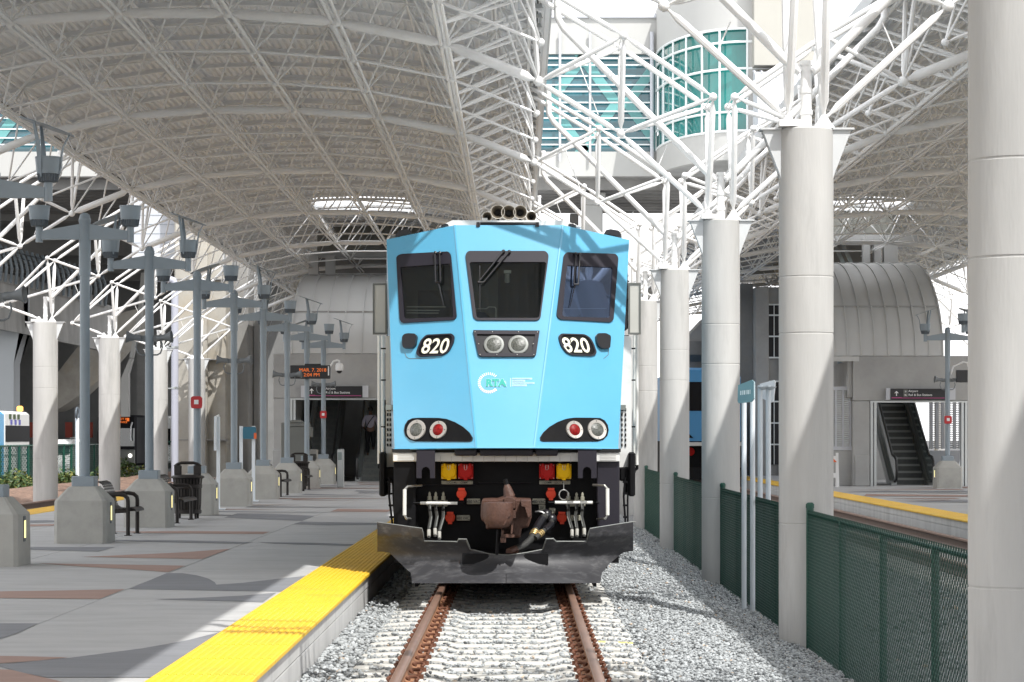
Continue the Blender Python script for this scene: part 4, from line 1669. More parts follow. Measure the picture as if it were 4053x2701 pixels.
# hose manifolds
for base, s in (([(490, 713, 485, 1040), (538, 713, 533, 1030), (597, 713, 566, 1055)], -1), ([(1567, 713, 1595, 1040), (1631, 717, 1634, 1035), (1676, 717, 1690, 1030)], 1)):
    x0_, x1_ = (468, 630) if s < 0 else (1548, 1700)
    (a, b) = [P(x, y, 30.2) for x, y in c7([(x0_, 745), (x1_, 795)])]
    mb = MB()
    mb.bbox((a.x, 30.16, b.z), (b.x, 30.26, a.z), .006)
    mf = lb(mb, 'hose_manifold', m_platelab)
    for xa, ya_, xb, yb_ in base:
        (t, b2) = c7([(xa, ya_), (xb, yb_)])
        q = P(*t, 30.1)
        mb = MB()
        mb.m = 1
        mb.lathe((q.x, q.y, q.z - .05), [(.026, 0), (.026, .045), (.016, .05), (.016, .08), (.005, .1)], 8)
        mb.m = 0
        e = P(*b2, 29.7)
        mid = (q + e) / 2 + Vector((-.02 * s, -.05, 0))
        pts = [q + Vector((0, 0, -.05)), q + Vector((0, -.03, -.16)), mid, e + Vector((0, .03, .12)), e]
        mb.poly(pts, .019, 8)
        mb.m = 2
        mb.poly([p + Vector((.012 * -s, -.014, 0)) for p in pts[:-1]], .008, 5)
        mb.m = 3
        mb.lathe(e + Vector((0, .01, -.0)), [(.021, .02), (.022, .09), (.018, .105)], 10)
        mb.build('air_hose', [m_rub, m_platelab, m_ring, m_mirror], mf)
    (a, b) = [P(x, y, 29.95) for x, y in c7([(418, 768), (706, 770)] if s < 0 else [(1463, 764), (1755, 764)])]
    mb = MB()
    mb.m = 0
    mb.tube(a, b, .019, n=8)
    mb.m = 1
    d = (b - a).normalized()
    mb.tube(a - d * .08, a, .012, n=6)
    mb.tube(b, b + d * .08, .012, n=6)
    mb.tube(b + d * .07, b + d * .07 + Vector((0, .3, 0)), .012, n=6)
    mb.tube(a - d * .07, a - d * .07 + Vector((0, .3, 0)), .012, n=6)
    lb(mb, 'uncoupling_bar', [m_grail, m_black])
    pts = c7([(430, 632), (320, 640), (298, 662), (297, 770), (297, 862), (312, 888), (350, 891)] if s < 0 else [(1760, 628), (1848, 632), (1870, 655), (1871, 770), (1871, 862), (1855, 888), (1790, 893)])
    w = [P(x, y, 29.75 if 0 < i < 6 else 30.0) for i, (x, y) in enumerate(pts)]
    mb = MB()
    mb.m = 0
    mb.poly(w, .014, 8)
    mb.m = 1
    mb.poly([w[2] + Vector((0, 0, 0)), w[3], w[4]], .022, 8)
    lb(mb, 'grab_iron', [m_chrome, m_grail])
mb = MB()
q = P(*c7([(1531, 703)])[0], 30.0)
mb.poly([(q.x + .055 * math.cos(a), 29.98, q.z + .06 * math.sin(a)) for a in [2 * math.pi * k / 16 for k in range(17)]], .007, 5)
mb.tube((q.x, 29.98, q.z + .06), (q.x, 30.03, q.z + .19), .005, n=5)
lb(mb, 'pull_ring', m_chrome)
mb = MB()
for pp_ in ([(870, 612), (1280, 612)], [(410, 632), (560, 628), (860, 628)]):
    mb.poly([P(x, y, 30.2) for x, y in c7(pp_)], .009, 6)
lb(mb, 'release_rod', m_blackgl)

# --- coupler --------------------------------------------------------------------
cp = bpy.data.objects.new('coupler', None)
COL.objects.link(cp)
cp.parent = LOCO
cK = crop(1850, 1900, 400 / 1792.)


def cpp(pts, yf, yb, name, r=4, taper=1.):
    q = roundpoly(cK(pts), r, 3)
    yf, yb = yf - .55, yb - .3
    mb = MB()
    fr = [P(x, y, yf) for x, y in q]
    cen = sum(fr, Vector()) / len(fr)
    r0 = [cen + (p - cen) * .90 for p in fr]
    r1 = [p + Vector((0, .035, 0)) for p in fr]
    r2 = [cen + (p - cen) * taper + Vector((0, yb - yf, 0)) for p in fr]
    mb.loft([r0, r1, r2])
    return mb.build(name, m_brown, cp, angle=45)


cpp([(255, 360), (430, 350), (520, 355), (640, 315), (700, 300), (810, 310), (860, 345), (960, 352), (1132, 360), (1140, 670), (1085, 840), (965, 865), (940, 1030), (640, 1030), (600, 870), (420, 870), (330, 880), (320, 770), (250, 720), (232, 640), (240, 430)], 29.55, 30.3, 'coupler_body', 5)
# knuckle: a rounded vertical barrel
a, b = P(*cK([(545, 400)])[0], 28.45), P(*cK([(545, 850)])[0], 28.45)
mb = MB()
R = .165
for (ang, rr_) in ((0, 1),):
    prof = [(.13, 0), (.165, .02), (.172, .2), (.172, .75), (.155, 1.0), (.12, 1.17), (.09, 1.2)]
Lk = a.z - b.z
mb.lathe((a.x, 28.57, a.z), [(r_, -h / 1.2 * Lk) for r_, h in prof], 28)
mb.bbox((a.x - .16, 28.55, b.z + .03), (a.x + .12, 29.2, a.z - .02), .03)
mb.build('knuckle', m_brown, cp, angle=45)
cpp([(655, 420), (690, 430), (705, 520), (770, 555), (775, 640), (700, 680), (690, 760), (650, 830), (600, 800), (590, 500)], 28.98, 29.5, 'knuckle_nose', 5)
cpp([(770, 545), (860, 540), (858, 610), (868, 660), (855, 685), (735, 685), (730, 640), (775, 630)], 29.2, 29.6, 'lock_lift', 3)
cpp([(640, 330), (700, 305), (800, 315), (858, 350), (860, 515), (700, 510), (690, 430), (655, 400)], 29.25, 29.6, 'coupler_head', 4)
cpp([(945, 362), (1132, 362), (1138, 640), (1085, 690), (1040, 560), (1020, 470), (950, 468)], 29.1, 29.6, 'guard_arm', 4)
cpp([(255, 362), (400, 362), (400, 440), (330, 455), (262, 440)], 29.3, 29.6, 'coupler_lug', 3)
cpp([(600, 880), (640, 880), (640, 960), (830, 965), (845, 1000), (840, 1028), (600, 1028)], 29.3, 29.6, 'coupler_shelf', 3)
cpp([(782, 690), (828, 690), (795, 975), (765, 975)], 29.25, 29.6, 'coupler_rib', 2)
cpp([(582, 1028), (684, 1028), (682, 1115), (584, 1118)], 29.25, 29.5, 'coupler_foot', 3)
mb = MB()
(a, b, c, d) = [P(x, y, 29.1) for x, y in cK([(668, -10), (695, 85), (708, 150), (742, 300)])]
mb.m = 1
mb.poly([a, b], .028, 8)
mb.m = 0
mb.poly([b, c, d], [.03, .05, .07], 9)
mb.build('lift_lever', [m_brown, m_black], cp)
mb = MB()
(a, b) = [P(x, y, 28.9) for x, y in cK([(545, 890), (520, 1330)])]
mb.tube(a, b, .018, n=6)
mb.build('chain_drop', m_black, cp)
# brake pipes
for pts, r_, bands in (([(1400, 620), (1330, 690), (1240, 830), (1190, 940), (1120, 1060), (1000, 1170), (850, 1235)], .043, 3), ([(1490, 700), (1490, 790), (1420, 850), (1310, 940), (1200, 1040)], .033, 2)):
    w = [P(x, y, 29.9 - .12 * i) for i, (x, y) in enumerate(cK(pts))]
    mb = MB()
    mb.m = 0
    mb.poly(w, r_, 10)
    mb.m = 1
    i = 3
    d = (w[i] - w[i - 1]).normalized()
    for k in range(3):
        mb.lathe(w[i] + d * (.035 * k - .02), [(r_ * 1.15, 0), (r_ * 1.25, .012), (r_ * 1.15, .024)], 12, d)
    mb.m = 2
    mb.poly([w[1], w[2], (w[2] + w[3]) / 2], r_ * .82 + .014, 10)
    mb.ball(w[0], .07, 10, 6)
    if r_ > .04:
        mb.m = 3
        mb.tube(w[-1], w[-1] + (w[-1] - w[-2]).normalized() * .12, .05, n=8)
    lb(mb, 'brake_hose', [m_rub, m_brass, m_blackgl, m_brown])
mb = MB()
mb.poly([P(x, y, 29.85) for x, y in cK([(1200, 575), (1260, 565), (1320, 575), (1380, 615), (1430, 625)])], .018, 6)
lb(mb, 'valve_handle', m_blackgl)

# --- snow plow ----------------------------------------------------------------------
top = c7([(84, 918), (100, 920), (430, 966), (436, 990), (448, 1065), (706, 1070), (716, 1049), (775, 1049), (806, 1130), (832, 1135), (960, 1165), (1100, 1175), (1240, 1155), (1368, 1130), (1396, 1046), (1450, 1046), (1474, 1068), (1708, 1068), (1722, 1010), (1735, 968), (2070, 915), (2086, 916)])
bot = c7([(124, 1145), (180, 1155), (240, 1212), (290, 1262), (345, 1312), (350, 1384), (1085, 1388), (1818, 1384), (1826, 1312), (1885, 1240), (1990, 1152), (2044, 1142)])


def interp(tab, x):
    if x <= tab[0][0]:
        return tab[0][1]
    for (a, b), (c, d) in zip(tab[:-1], tab[1:]):
        if a <= x <= c:
            return b + (d - b) * (x - a) / max(1e-6, c - a)
    return tab[-1][1]


xcp = 2004.


def plowY(x, y):
    # mouldboard: swept back to the sides, hollow in section with the wing tops curling forward
    a = abs(x - xcp) / 510.
    hh = max(0., min(1.1, (2308 - y) / 230.))
    return 28.62 + .62 * a ** 1.7 + .36 * math.sin(math.pi * .86 * min(1., hh * 1.25)) - .12 * max(0, hh - .8)


xsl = sorted(set([round(1493 + i * (2514 - 1493) / 90) for i in range(91)] + [round(x) for x, _ in top] + [round(x) for x, _ in bot]))
xsl = [x for x in xsl if 1493 <= x <= 2513]
mb = MB()
rows = 12
for x in xsl:
    pass
rings = []
for x in xsl:
    # image outline -> slopes: bottom runs between wing tips
    yt = interp(top, x)
    xb = min(max(x, bot[0][0]), bot[-1][0])
    yb_ = interp(bot, xb)
    a = abs(x - xcp) / 510.
    col_ = []
    for k in range(rows + 1):
        v = k / rows
        y = yb_ + (yt - yb_) * v
        hh = (2308 - y) / 230.                      # height fraction over the whole plow
        col_.append(P(x, y, plowY(x, y)))
    rings.append(col_)
n = rows + 1
vs = [p for r in rings for p in r]
nb = len(vs)
vs2 = [p + Vector((0, .03, 0)) for p in vs]
fs = []
for i in range(len(rings) - 1):
    for k in range(rows):
        a = i * n + k
        fs.append((a, a + n, a + n + 1, a + 1))
        fs.append((a + nb, a + 1 + nb, a + n + 1 + nb, a + n + nb))
    fs.append((i * n, i * n + nb, (i + 1) * n + nb, (i + 1) * n))
    fs.append((i * n + rows, (i + 1) * n + rows, (i + 1) * n + rows + nb, i * n + rows + nb))
for i in (0, len(rings) - 1):
    for k in range(rows):
        a = i * n + k
        fs.append((a, a + 1, a + 1 + nb, a + nb))
mb.add(vs + vs2, fs)
pw = lb(mb, 'plow_blade', m_plow, angle=30)
mb = MB()
for xa, xb, yy in ((1630, 2000, 2306), (2005, 2375, 2306)):
    w = []
    for i in range(9):
        x = xa + (xb - xa) * i / 8
        a = abs(x - xcp) / 510.
        w.append((P(x, yy - 38, plowY(x, yy - 38) - .02), P(x, yy + 3, plowY(x, 2308) - .03)))
    vs = [q for p in w for q in p]
    mb.add(vs, [(2 * i, 2 * i + 2, 2 * i + 3, 2 * i + 1) for i in range(8)])
    mb.add([v + Vector((0, .02, 0)) for v in vs], [(2 * i, 2 * i + 1, 2 * i + 3, 2 * i + 2) for i in range(8)])
mb.build('wear_edge', m_plow, pw)
mb = MB()
rim_line = []
for x, y in top:
    rim_line.append(P(x, y, plowY(x, y)) + Vector((0, .012, 0)))
mb.poly(rim_line, .010, 6)  # lighter tube paints the bright highlight along the plow's top edge
mb.build('plow_rim_highlight', m_ring, pw)
mb = MB()
mb.box((XT - 1.0, 29.3, .35), (XT - .8, 30.4, .55))
mb.box((XT + .8, 29.3, .35), (XT + 1.0, 30.4, .55))
mb.box((XT - .5, 29.0, .3), (XT + .5, 30.4, .42))
lb(mb, 'plow_support', m_black)
for s in (-1, 1):
    mb = MB()
    mb.box((XT + s * 1.06, 30.3, -.04), (XT + s * 1.10, 49, 1.55))  # added plate, keeps skylight off the ballast under the body
    lb(mb, 'side_light_block', m_black)
mb = MB()
mb.box((XT - 1.3, 32.2, .08), (XT + 1.3, 32.3, 1.5))  # added cross plates that darken the ground below the locomotive
mb.box((XT - 1.3, 34.6, .05), (XT + 1.3, 34.7, 1.5))
lb(mb, 'cross_light_block', m_black)
# running gear in the dark below
for rx in (-RG, RG):
    for y in (33.2, 36.0):
        mb = MB()
        mb.lathe((XT + rx - (.07 if rx > 0 else -.07), y, .485), [(.5, -.07), (.53, -.05), (.53, .07), (.5, .08)], 32, (1 if rx > 0 else -1, 0, 0))
        lb(mb, 'wheel', m_black)
mb = MB()
mb.bbox((XT - 1.2, 32.4, .25), (XT + 1.2, 37, .9), .05)
lb(mb, 'truck_frame', m_black)
mb = MB()
mb.bbox((XT - 1.3, 39, .25), (XT + 1.3, 46, 1.2), .05)
lb(mb, 'fuel_tank', m_black)

# measured against the shadow of the first column truss the nose stands a little nearer and smaller than drafted above
LOCO.scale = (.975, .975, .975)
LOCO.location = (-.150, 29.25, .0445)

# --- the second locomotive on the far track ---------------------------------------
L2 = thing('locomotive', 'smaller looking blue locomotive far away on the other track, half hidden by columns', 'locomotive', (XT2, 95, 0))
H2 = 1.55


def sec2(y, k, z0=1.6, zt_=4.42):
    return [(XT2 - H2 * k, y, z0), (XT2 + H2 * k, y, z0), (XT2 + H2 * k, y, zt_ - .35), (XT2 + .65, y, zt_), (XT2 - .65, y, zt_), (XT2 - H2 * k, y, zt_ - .35)]


mb = MB()
mb.loft([sec2(95, .93, 1.6, 4.3), sec2(96.2, 1, 1.6, 4.42), sec2(115, 1, 1.6, 4.42)])
mb.build('body', m_blue2, L2, angle=20)
mb = MB()
for x0_, x1_ in ((-1.28, -.75), (-.6, .6), (.75, 1.28)):
    mb.prism([(XT2 + x0_, 94.99, 2.75), (XT2 + x1_, 94.99, 2.75), (XT2 + x1_ * .98, 94.99, 3.85), (XT2 + x0_ * .98, 94.99, 3.85)], (0, .1, 0))
for s in (-1, 1):
    mb.box((XT2 + s * .85, 94.98, 2.35), (XT2 + s * 1.25, 95.02, 2.6))
mb.build('window', m_busblk, L2)
for s in (-1, 1):
    text('820', (XT2 + s * 1.05, 94.975, 2.38), (1, 0, 0), (0, 0, 1), .28, m_cream, L2, 'number', align='CENTER', sx=.7, bold=.01)
    mb = MB()
    mb.m = 0
    mb.prism([(XT2 + s * .35, 94.985, 1.72), (XT2 + s * 1.25, 94.985, 1.72), (XT2 + s * 1.25, 94.985, 2.05), (XT2 + s * .9, 94.985, 2.08), (XT2 + s * .6, 94.985, 1.95)], (0, .05, 0))
    mb.m = 1
    mb.ball((XT2 + s * .82, 94.96, 1.88), .09, 10, 6)
    mb.m = 2
    mb.ball((XT2 + s * 1.1, 94.96, 1.88), .09, 10, 6)
    mb.build('marker_pod', [m_black, m_redlamp, m_lens], L2)
mb = MB()
mb.box((XT2 - 1.5, 94.9, 1.42), (XT2 + 1.5, 95.3, 1.56))
mb.build('buffer_beam', m_white, L2)
mb = MB()
mb.box((XT2 - 1.45, 95.3, .3), (XT2 + 1.45, 114, 1.6))
mb.prism([(XT2 - 1.4, 94.5, .15), (XT2 + 1.4, 94.5, .15), (XT2 + 1.5, 94.7, .6), (XT2 - 1.5, 94.7, .6)], (0, .1, 0))
mb.build('underframe', m_black, L2)
for x, mt in ((-.8, m_yellowc), (-.45, m_red), (.45, m_red), (.8, m_yellowc)):
    mb = MB()
    mb.lathe((XT2 + x, 95.3, 1.2), [(.16, 0), (.16, .06), (.1, .08)], 14, (0, -1, 0))
    mb.build('receptacle', mt, L2)
# ------------------------------------------------------------------ lamp posts of the platforms
PZ = .15


def make_lamp(x, y, label, group, refl=True, flip=1):
    r = thing('lamp_post', label, 'lamp post', (x, y, PZ), group)
    # concrete pedestal
    mb = MB()
    w, d = .40, .45

    def ring(k, z, c=.05):
        a, b = w * k, d * k
        return [(x - a + c, y - b, z), (x + a - c, y - b, z), (x + a, y - b + c, z), (x + a, y + b - c, z), (x + a - c, y + b, z), (x - a + c, y + b, z), (x - a, y + b - c, z), (x - a, y - b + c, z)]
    mb.loft([ring(1.0, PZ), ring(.985, PZ + .63), ring(.97, PZ + .655), ring(.55, PZ + .85, .03), ring(.50, PZ + .865, .03)])
    base = mb.build('pedestal', m_base, r, angle=20)
    mb = MB()
    mb.m = 0
    mb.box((x + w - .01, y - .06, PZ + .30), (x + w + .006, y + .06, PZ + .62))
    mb.m = 1
    mb.box((x + w, y - .045, PZ + .345), (x + w + .010, y + .045, PZ + .565))
    mb.build('marker_lamp', [m_poled, m_lit], base)
    mb = MB()
    mb.bbox((x - .175, y - .175, PZ + .855), (x + .175, y + .175, PZ + 1.02), .012)
    mb.build('pole_shoe', m_pole, r)
    mb = MB()
    mb.lathe((x, y, PZ + 1.0), [(.078, 0), (.076, 3.1), (.09, 3.1), (.09, 3.92), (.095, 3.93), (.095, 3.97), (.085, 3.98), (.075, 4.03), (.04, 4.06), (.0, 4.065)], 20)
    mb.build('pole', m_pole, r)
    mb = MB()
    z0, z1 = PZ + 4.65, PZ + 4.89
    for s in (-1, 1):
        mb.loft([[(x + s * q, y - t, z0 + .0), (x + s * q, y + t, z0), (x + s * q, y + t, z), (x + s * q, y - t, z)] for q, z, t in ((.07, z1, .05), (.66, z0 + .135, .045))])
        mb.tube((x + s * .70, y, z0 - .04), (x + s * .70, y, z0 + .22), .056, n=14)
    mb.build('crossarm', m_pole, r)
    for s in (-1, 1):
        cx = x + s * .70
        e = bpy.data.objects.new('lamp_head', None)
        COL.objects.link(e)
        e.parent = r
        zb = z0 + .2
        mb = MB()
        mb.lathe((cx, y, zb), [(.10, 0), (.115, .01), (.13, .11), (.10, .11)], 24)
        for k in range(24):
            a = 2 * math.pi * k / 24
            c_, s_ = math.cos(a), math.sin(a)
            mb.tube((cx + .118 * c_, y + .118 * s_, zb + .005), (cx + .136 * c_, y + .136 * s_, zb + .105), .006, n=4)
        mb.build('cooling_ribs', m_poled, e)
        mb = MB()
        mb.lathe((cx, y, zb + .105), [(.12, 0), (.142, 0), (.148, .03), (.163, .195), (.168, .2), (.168, .215), (.158, .215), (.14, .05)], 28, cap=False)
        mb.lathe((cx, y, zb + .16), [(.13, 0), (.0, .01)], 28, cap=False)
        mb.build('bowl', m_pole, e)
        if refl:
            zc = zb + .70
            mb = MB()
            ang = math.radians(19)
            nrm = Vector((s * math.sin(ang), 0, math.cos(ang)))
            mb.lathe((cx - s * .02, y, zc), [(.0, 0), (.36, 0), (.365, .006), (.36, .012), (.0, .012)], 36, nrm, cap=False)
            mb.build('reflector', m_chrome if False else m_pole, e)
            for k in range(3):
                a = math.radians(90 + 120 * k) if s > 0 else math.radians(-90 + 120 * k)
                c_, s_ = math.cos(a) * (1 if True else 0), math.sin(a)
                rot = math.radians(30)
                dx, dy = math.cos(a + rot), math.sin(a + rot)
                pz = lambda q: zc - (nrm.x / nrm.z) * (dx * q + s * .02)
                mb = MB()
                pts = [(.135, zb + .06), (.165, zb + .2), (.17, zb + .33), (.19, zb + .45), (.27, pz(.27))]
                tn = Vector((-dy, dx, 0))
                secs = []
                for (q, z), wd in zip(pts, (.010, .030, .034, .03, .018)):
                    c0 = Vector((cx + dx * q, y + dy * q, z))
                    od = Vector((dx, dy, 0)) * .007
                    secs.append([c0 - tn * wd - od, c0 + tn * wd - od, c0 + tn * wd + od, c0 - tn * wd + od])
                mb.loft(secs)
                mb.build('reflector_stay', m_pole, e)
    return r


LY = [31.7 + 6.72 * k for k in range(9)]
LX = -6.66
lampR = make_lamp(LX, LY[0], 'grey lamp post mostly outside the photo, its concrete pedestal at the lower left corner', 'lamp posts of the left platform', True)
lampN = make_lamp(LX, LY[1], 'grey lamp post with bare bowls and no reflectors, nearest whole one on the left platform', 'lamp posts of the left platform', False)
LABL = [None, None, 'grey lamp post with tilted reflectors and two dark loudspeakers, behind the first bench',
        'grey lamp post with bare bowls carrying a red alarm box', 'grey lamp post with reflectors and a pair of loudspeakers, before the stained pier',
        'grey lamp post with bare bowls next to the blue platform sign', 'grey lamp post with loudspeakers left of the orange time display',
        'grey lamp post carrying the orange time display board', 'farthest lamp post on the left platform, holding a white dome camera']
lamps = [lampR, lampN]
for k in range(2, 9):
    lamps.append(dup(lampR if k % 2 == 0 else lampN, (LX, LY[k], PZ), LABL[k]))
RX = 13.5
lr = dup(lampR, (RX, 78.7, PZ), 'grey lamp post on the right platform in front of the escalator doorway')
lr['group'] = 'lamp posts of the right platform'
lr2 = dup(lampN, (RX, 72.0, PZ), 'grey lamp post on the right platform hidden behind the nearest column')
lr2['group'] = 'lamp posts of the right platform'
lr3 = dup(lampR, (11.9, 92.6, PZ), 'grey lamp post with reflectors glimpsed low beside the second column, behind the louvred screen')
lr3['group'] = 'lamp posts of the right platform'
# pedestal lamps face the near track; those of the right platform face left
for t in (lr, lr2, lr3):
    t.scale = (-1, 1, 1)


# horn loudspeakers, in pairs on the poles --------------------------------------------
def make_horn(x, y, z, s, label, group):
    r = thing('horn_loudspeaker', label, 'loudspeaker', (x, y, z), group)
    c = Vector((x + s * .14, y - .02, z))
    mb = MB()
    mb.m = 0
    mb.lathe(c, [(.05, 0), (.056, .015), (.058, .06), (.052, .11), (.058, .14), (.080, .21), (.110, .265), (.114, .275), (.104, .272), (.068, .2), (.03, .14)], 22, (s, -.12, .10), cap=False)
    mb.lathe(c, [(.05, 0), (.0, -.01)], 22, (s, -.12, .10), cap=False)
    mb.m = 1
    mb.lathe(c, [(.045, .14), (.0, .145)], 16, (s, -.12, .10), cap=False)
    mb.build('horn', [m_spk, m_dark], r)
    mb = MB()
    mb.poly([c + Vector((s * .08, .0, -.07)), c + Vector((s * .10, 0, -.16)), c + Vector((s * .06, 0, -.27)), c + Vector((0, .01, -.30)), Vector((x + s * .07, y, z - .30))], .014, 6)
    mb.box((x + s * .06, y - .03, z - .06), (x + s * .16, y + .03, z + .05))
    mb.build('mount', m_spk, r)
    return r


HL = make_horn(LX, LY[2], 3.55, -1, 'dark horn loudspeaker on the inner side of the reflector lamp post behind the first bench', 'horn loudspeakers')
HR = make_horn(LX, LY[2], 3.55, 1, 'dark horn loudspeaker facing the train on the reflector lamp post behind the first bench', 'horn loudspeakers')
for k, w in ((4, 'the lamp post before the stained pier'), (6, 'the post left of the orange display'), (8, 'the farthest lamp post by the hanging sign')):
    dup(HL, (LX, LY[k], 3.55), 'horn loudspeaker facing away from the train on ' + w)
    dup(HR, (LX, LY[k], 3.55), 'horn loudspeaker facing the train on ' + w)
dup(HR, (LX, LY[0], 3.55), 'large dark horn loudspeaker cut by the left photo edge')
dup(HL, (RX, 78.7, 3.55), 'horn loudspeaker on the right platform lamp post, facing the far train')
dup(HR, (RX, 78.7, 3.55), 'horn loudspeaker on the right platform lamp post, facing away from the trains')


def make_alarm(x, y, z, label):
    r = thing('fire_alarm', label, 'fire alarm', (x, y, z), 'red fire alarm boxes')
    mb = MB()
    pts = roundpoly([(-.10, -.12), (.10, -.12), (.115, -.06), (.115, .10), (.08, .13), (-.08, .13), (-.115, .10), (-.115, -.06)], .02, 2)
    mb.prism([(x + a, y - .15, z + b) for a, b in pts], (0, .09, 0))
    mb.build('box', m_alarm, r)
    mb = MB()
    mb.box((x - .045, y - .16, z - .035), (x + .045, y - .149, z + .055))
    mb.build('strobe', m_signw, r)
    return r


al = make_alarm(LX, LY[3], 2.48, 'red fire alarm box on a bare lamp post in front of the stained pier')
dup(al, (LX, LY[8], 2.52), 'small red fire alarm box on the farthest lamp post by the ticket machines')
dup(al, (RX, 78.7, 2.30), 'red fire alarm box on the right platform lamp post')

# time display on the seventh post
r = thing('time_display', 'black display board with orange date and time hung on a lamp post', 'display board', (LX - .05, LY[7], 3.6))
a, b = P(1150, 1447, LY[7] - .12), P(1308, 1500, LY[7] - .12)
mb = MB()
mb.bbox((a.x, LY[7] - .26, b.z), (b.x, LY[7] - .1, a.z), .012)
mb.box((a.x + .45, LY[7] - .2, a.z), (b.x - .3, LY[7] - .05, a.z + .05))
mb.build('case', m_sign, r)
mb = MB()
mb.box((b.x - .07, LY[7] - .268, b.z + .1), (b.x - .03, LY[7] - .25, a.z - .03))
mb.build('end_plate', m_signw, r)
text('MAR. 7. 2018', (a.x + .28, LY[7] - .265, a.z - .20), (1, 0, 0), (0, 0, 1), .155, m_led, r, 'date_text', sx=1.0)
text('2:04 PM', (a.x + .42, LY[7] - .265, a.z - .35), (1, 0, 0), (0, 0, 1), .155, m_led, r, 'time_text', sx=1.0)
# dome camera
r = thing('dome_camera', 'white dome security camera on a curved bracket above the black sign', 'camera', (LX + .1, LY[8], 3.9))
c = P(1343, 1462, LY[8])
mb = MB()
mb.poly([(LX + .1, LY[8], c.z + .02), (LX + .2, LY[8], c.z + .05), (c.x - .2, LY[8] - .0, c.z + .27), (c.x - .08, LY[8], c.z + .30), (c.x, LY[8], c.z + .28), (c.x, LY[8], c.z + .2)], .035, 8)
mb.build('bracket', m_signw, r)
mb = MB()
mb.lathe((c.x, LY[8], c.z), [(.12, -.05), (.135, 0), (.135, .14), (.10, .2), (.03, .22)], 20)
mb.build('housing', m_signw, r)
mb = MB()
mb.ball((c.x, LY[8], c.z - .05), .10, 16, 8)
mb.build('dome', m_blackgl, r)


# ------------------------------------------------------------------ benches, litter bins
def make_bench(y0, y1, label):
    r = thing('bench', label, 'bench', (-6.62, (y0 + y1) / 2, PZ), 'dark metal benches')
    prof = [(-6.28, .40), (-6.29, .43), (-6.33, .455), (-6.45, .452), (-6.58, .435), (-6.66, .44), (-6.715, .48), (-6.74, .56), (-6.765, .68), (-6.80, .79), (-6.84, .86), (-6.90, .89), (-6.94, .88)]
    mb = MB()
    # straps run lengthways, crossed by a few curved ribs
    for i in range(len(prof) - 1):
        (xa, za), (xb, zb) = prof[i], prof[i + 1]
        for t in (.25, .75):
            x, z = xa + (xb - xa) * t, PZ + za + (zb - za) * t
            d = Vector((xb - xa, 0, zb - za)).normalized()
            n = Vector((-d.z, 0, d.x))
            w = .014
            q = Vector((x, 0, z))
            mb.loft([[q + d * -w + n * -.004 + Vector((0, yy, 0)), q + d * w + n * -.004 + Vector((0, yy, 0)), q + d * w + n * .004 + Vector((0, yy, 0)), q + d * -w + n * .004 + Vector((0, yy, 0))] for yy in (y0 + .05, y1 - .05)])
    for k in range(9):
        yy = y0 + .06 + (y1 - y0 - .12) * k / 8
        mb.loft([[(x, yy - .02, PZ + z - .006), (x, yy + .02, PZ + z - .006), (x, yy + .02, PZ + z - .014), (x, yy - .02, PZ + z - .014)] for x, z in prof])
    mb.build('slatted_seat', m_bench, r)
    for yy in (y0, y1):
        mb = MB()
        mb.poly([(-6.40, yy, PZ), (-6.40, yy, PZ + .56), (-6.41, yy, PZ + .62), (-6.46, yy, PZ + .665), (-6.55, yy, PZ + .68), (-6.75, yy, PZ + .665)], .034, 8)
        mb.poly([(-6.80, yy, PZ), (-6.80, yy, PZ + .42), (-6.79, yy, PZ + .70)], .034, 8)
        mb.tube((-6.40, yy, PZ + .40), (-6.80, yy, PZ + .38), .025, n=6)
        for x in (-6.40, -6.80):
            mb.box((x - .055, yy - .055, PZ), (x + .055, yy + .055, PZ + .012))
        mb.build('arm_frame', m_bench, r)
    return r


make_bench(41.0, 42.0, 'dark slatted metal bench between the first two lamp pedestals')
b1 = make_bench(46.9, 48.9, 'dark metal bench half hidden by the nearer litter bin')
dup(b1, (-6.62, 68.3, PZ), 'small looking dark bench beside the blue platform sign')
dup(b1, (-6.62, 75.4, PZ), 'farthest dark bench next to the distant litter bin')


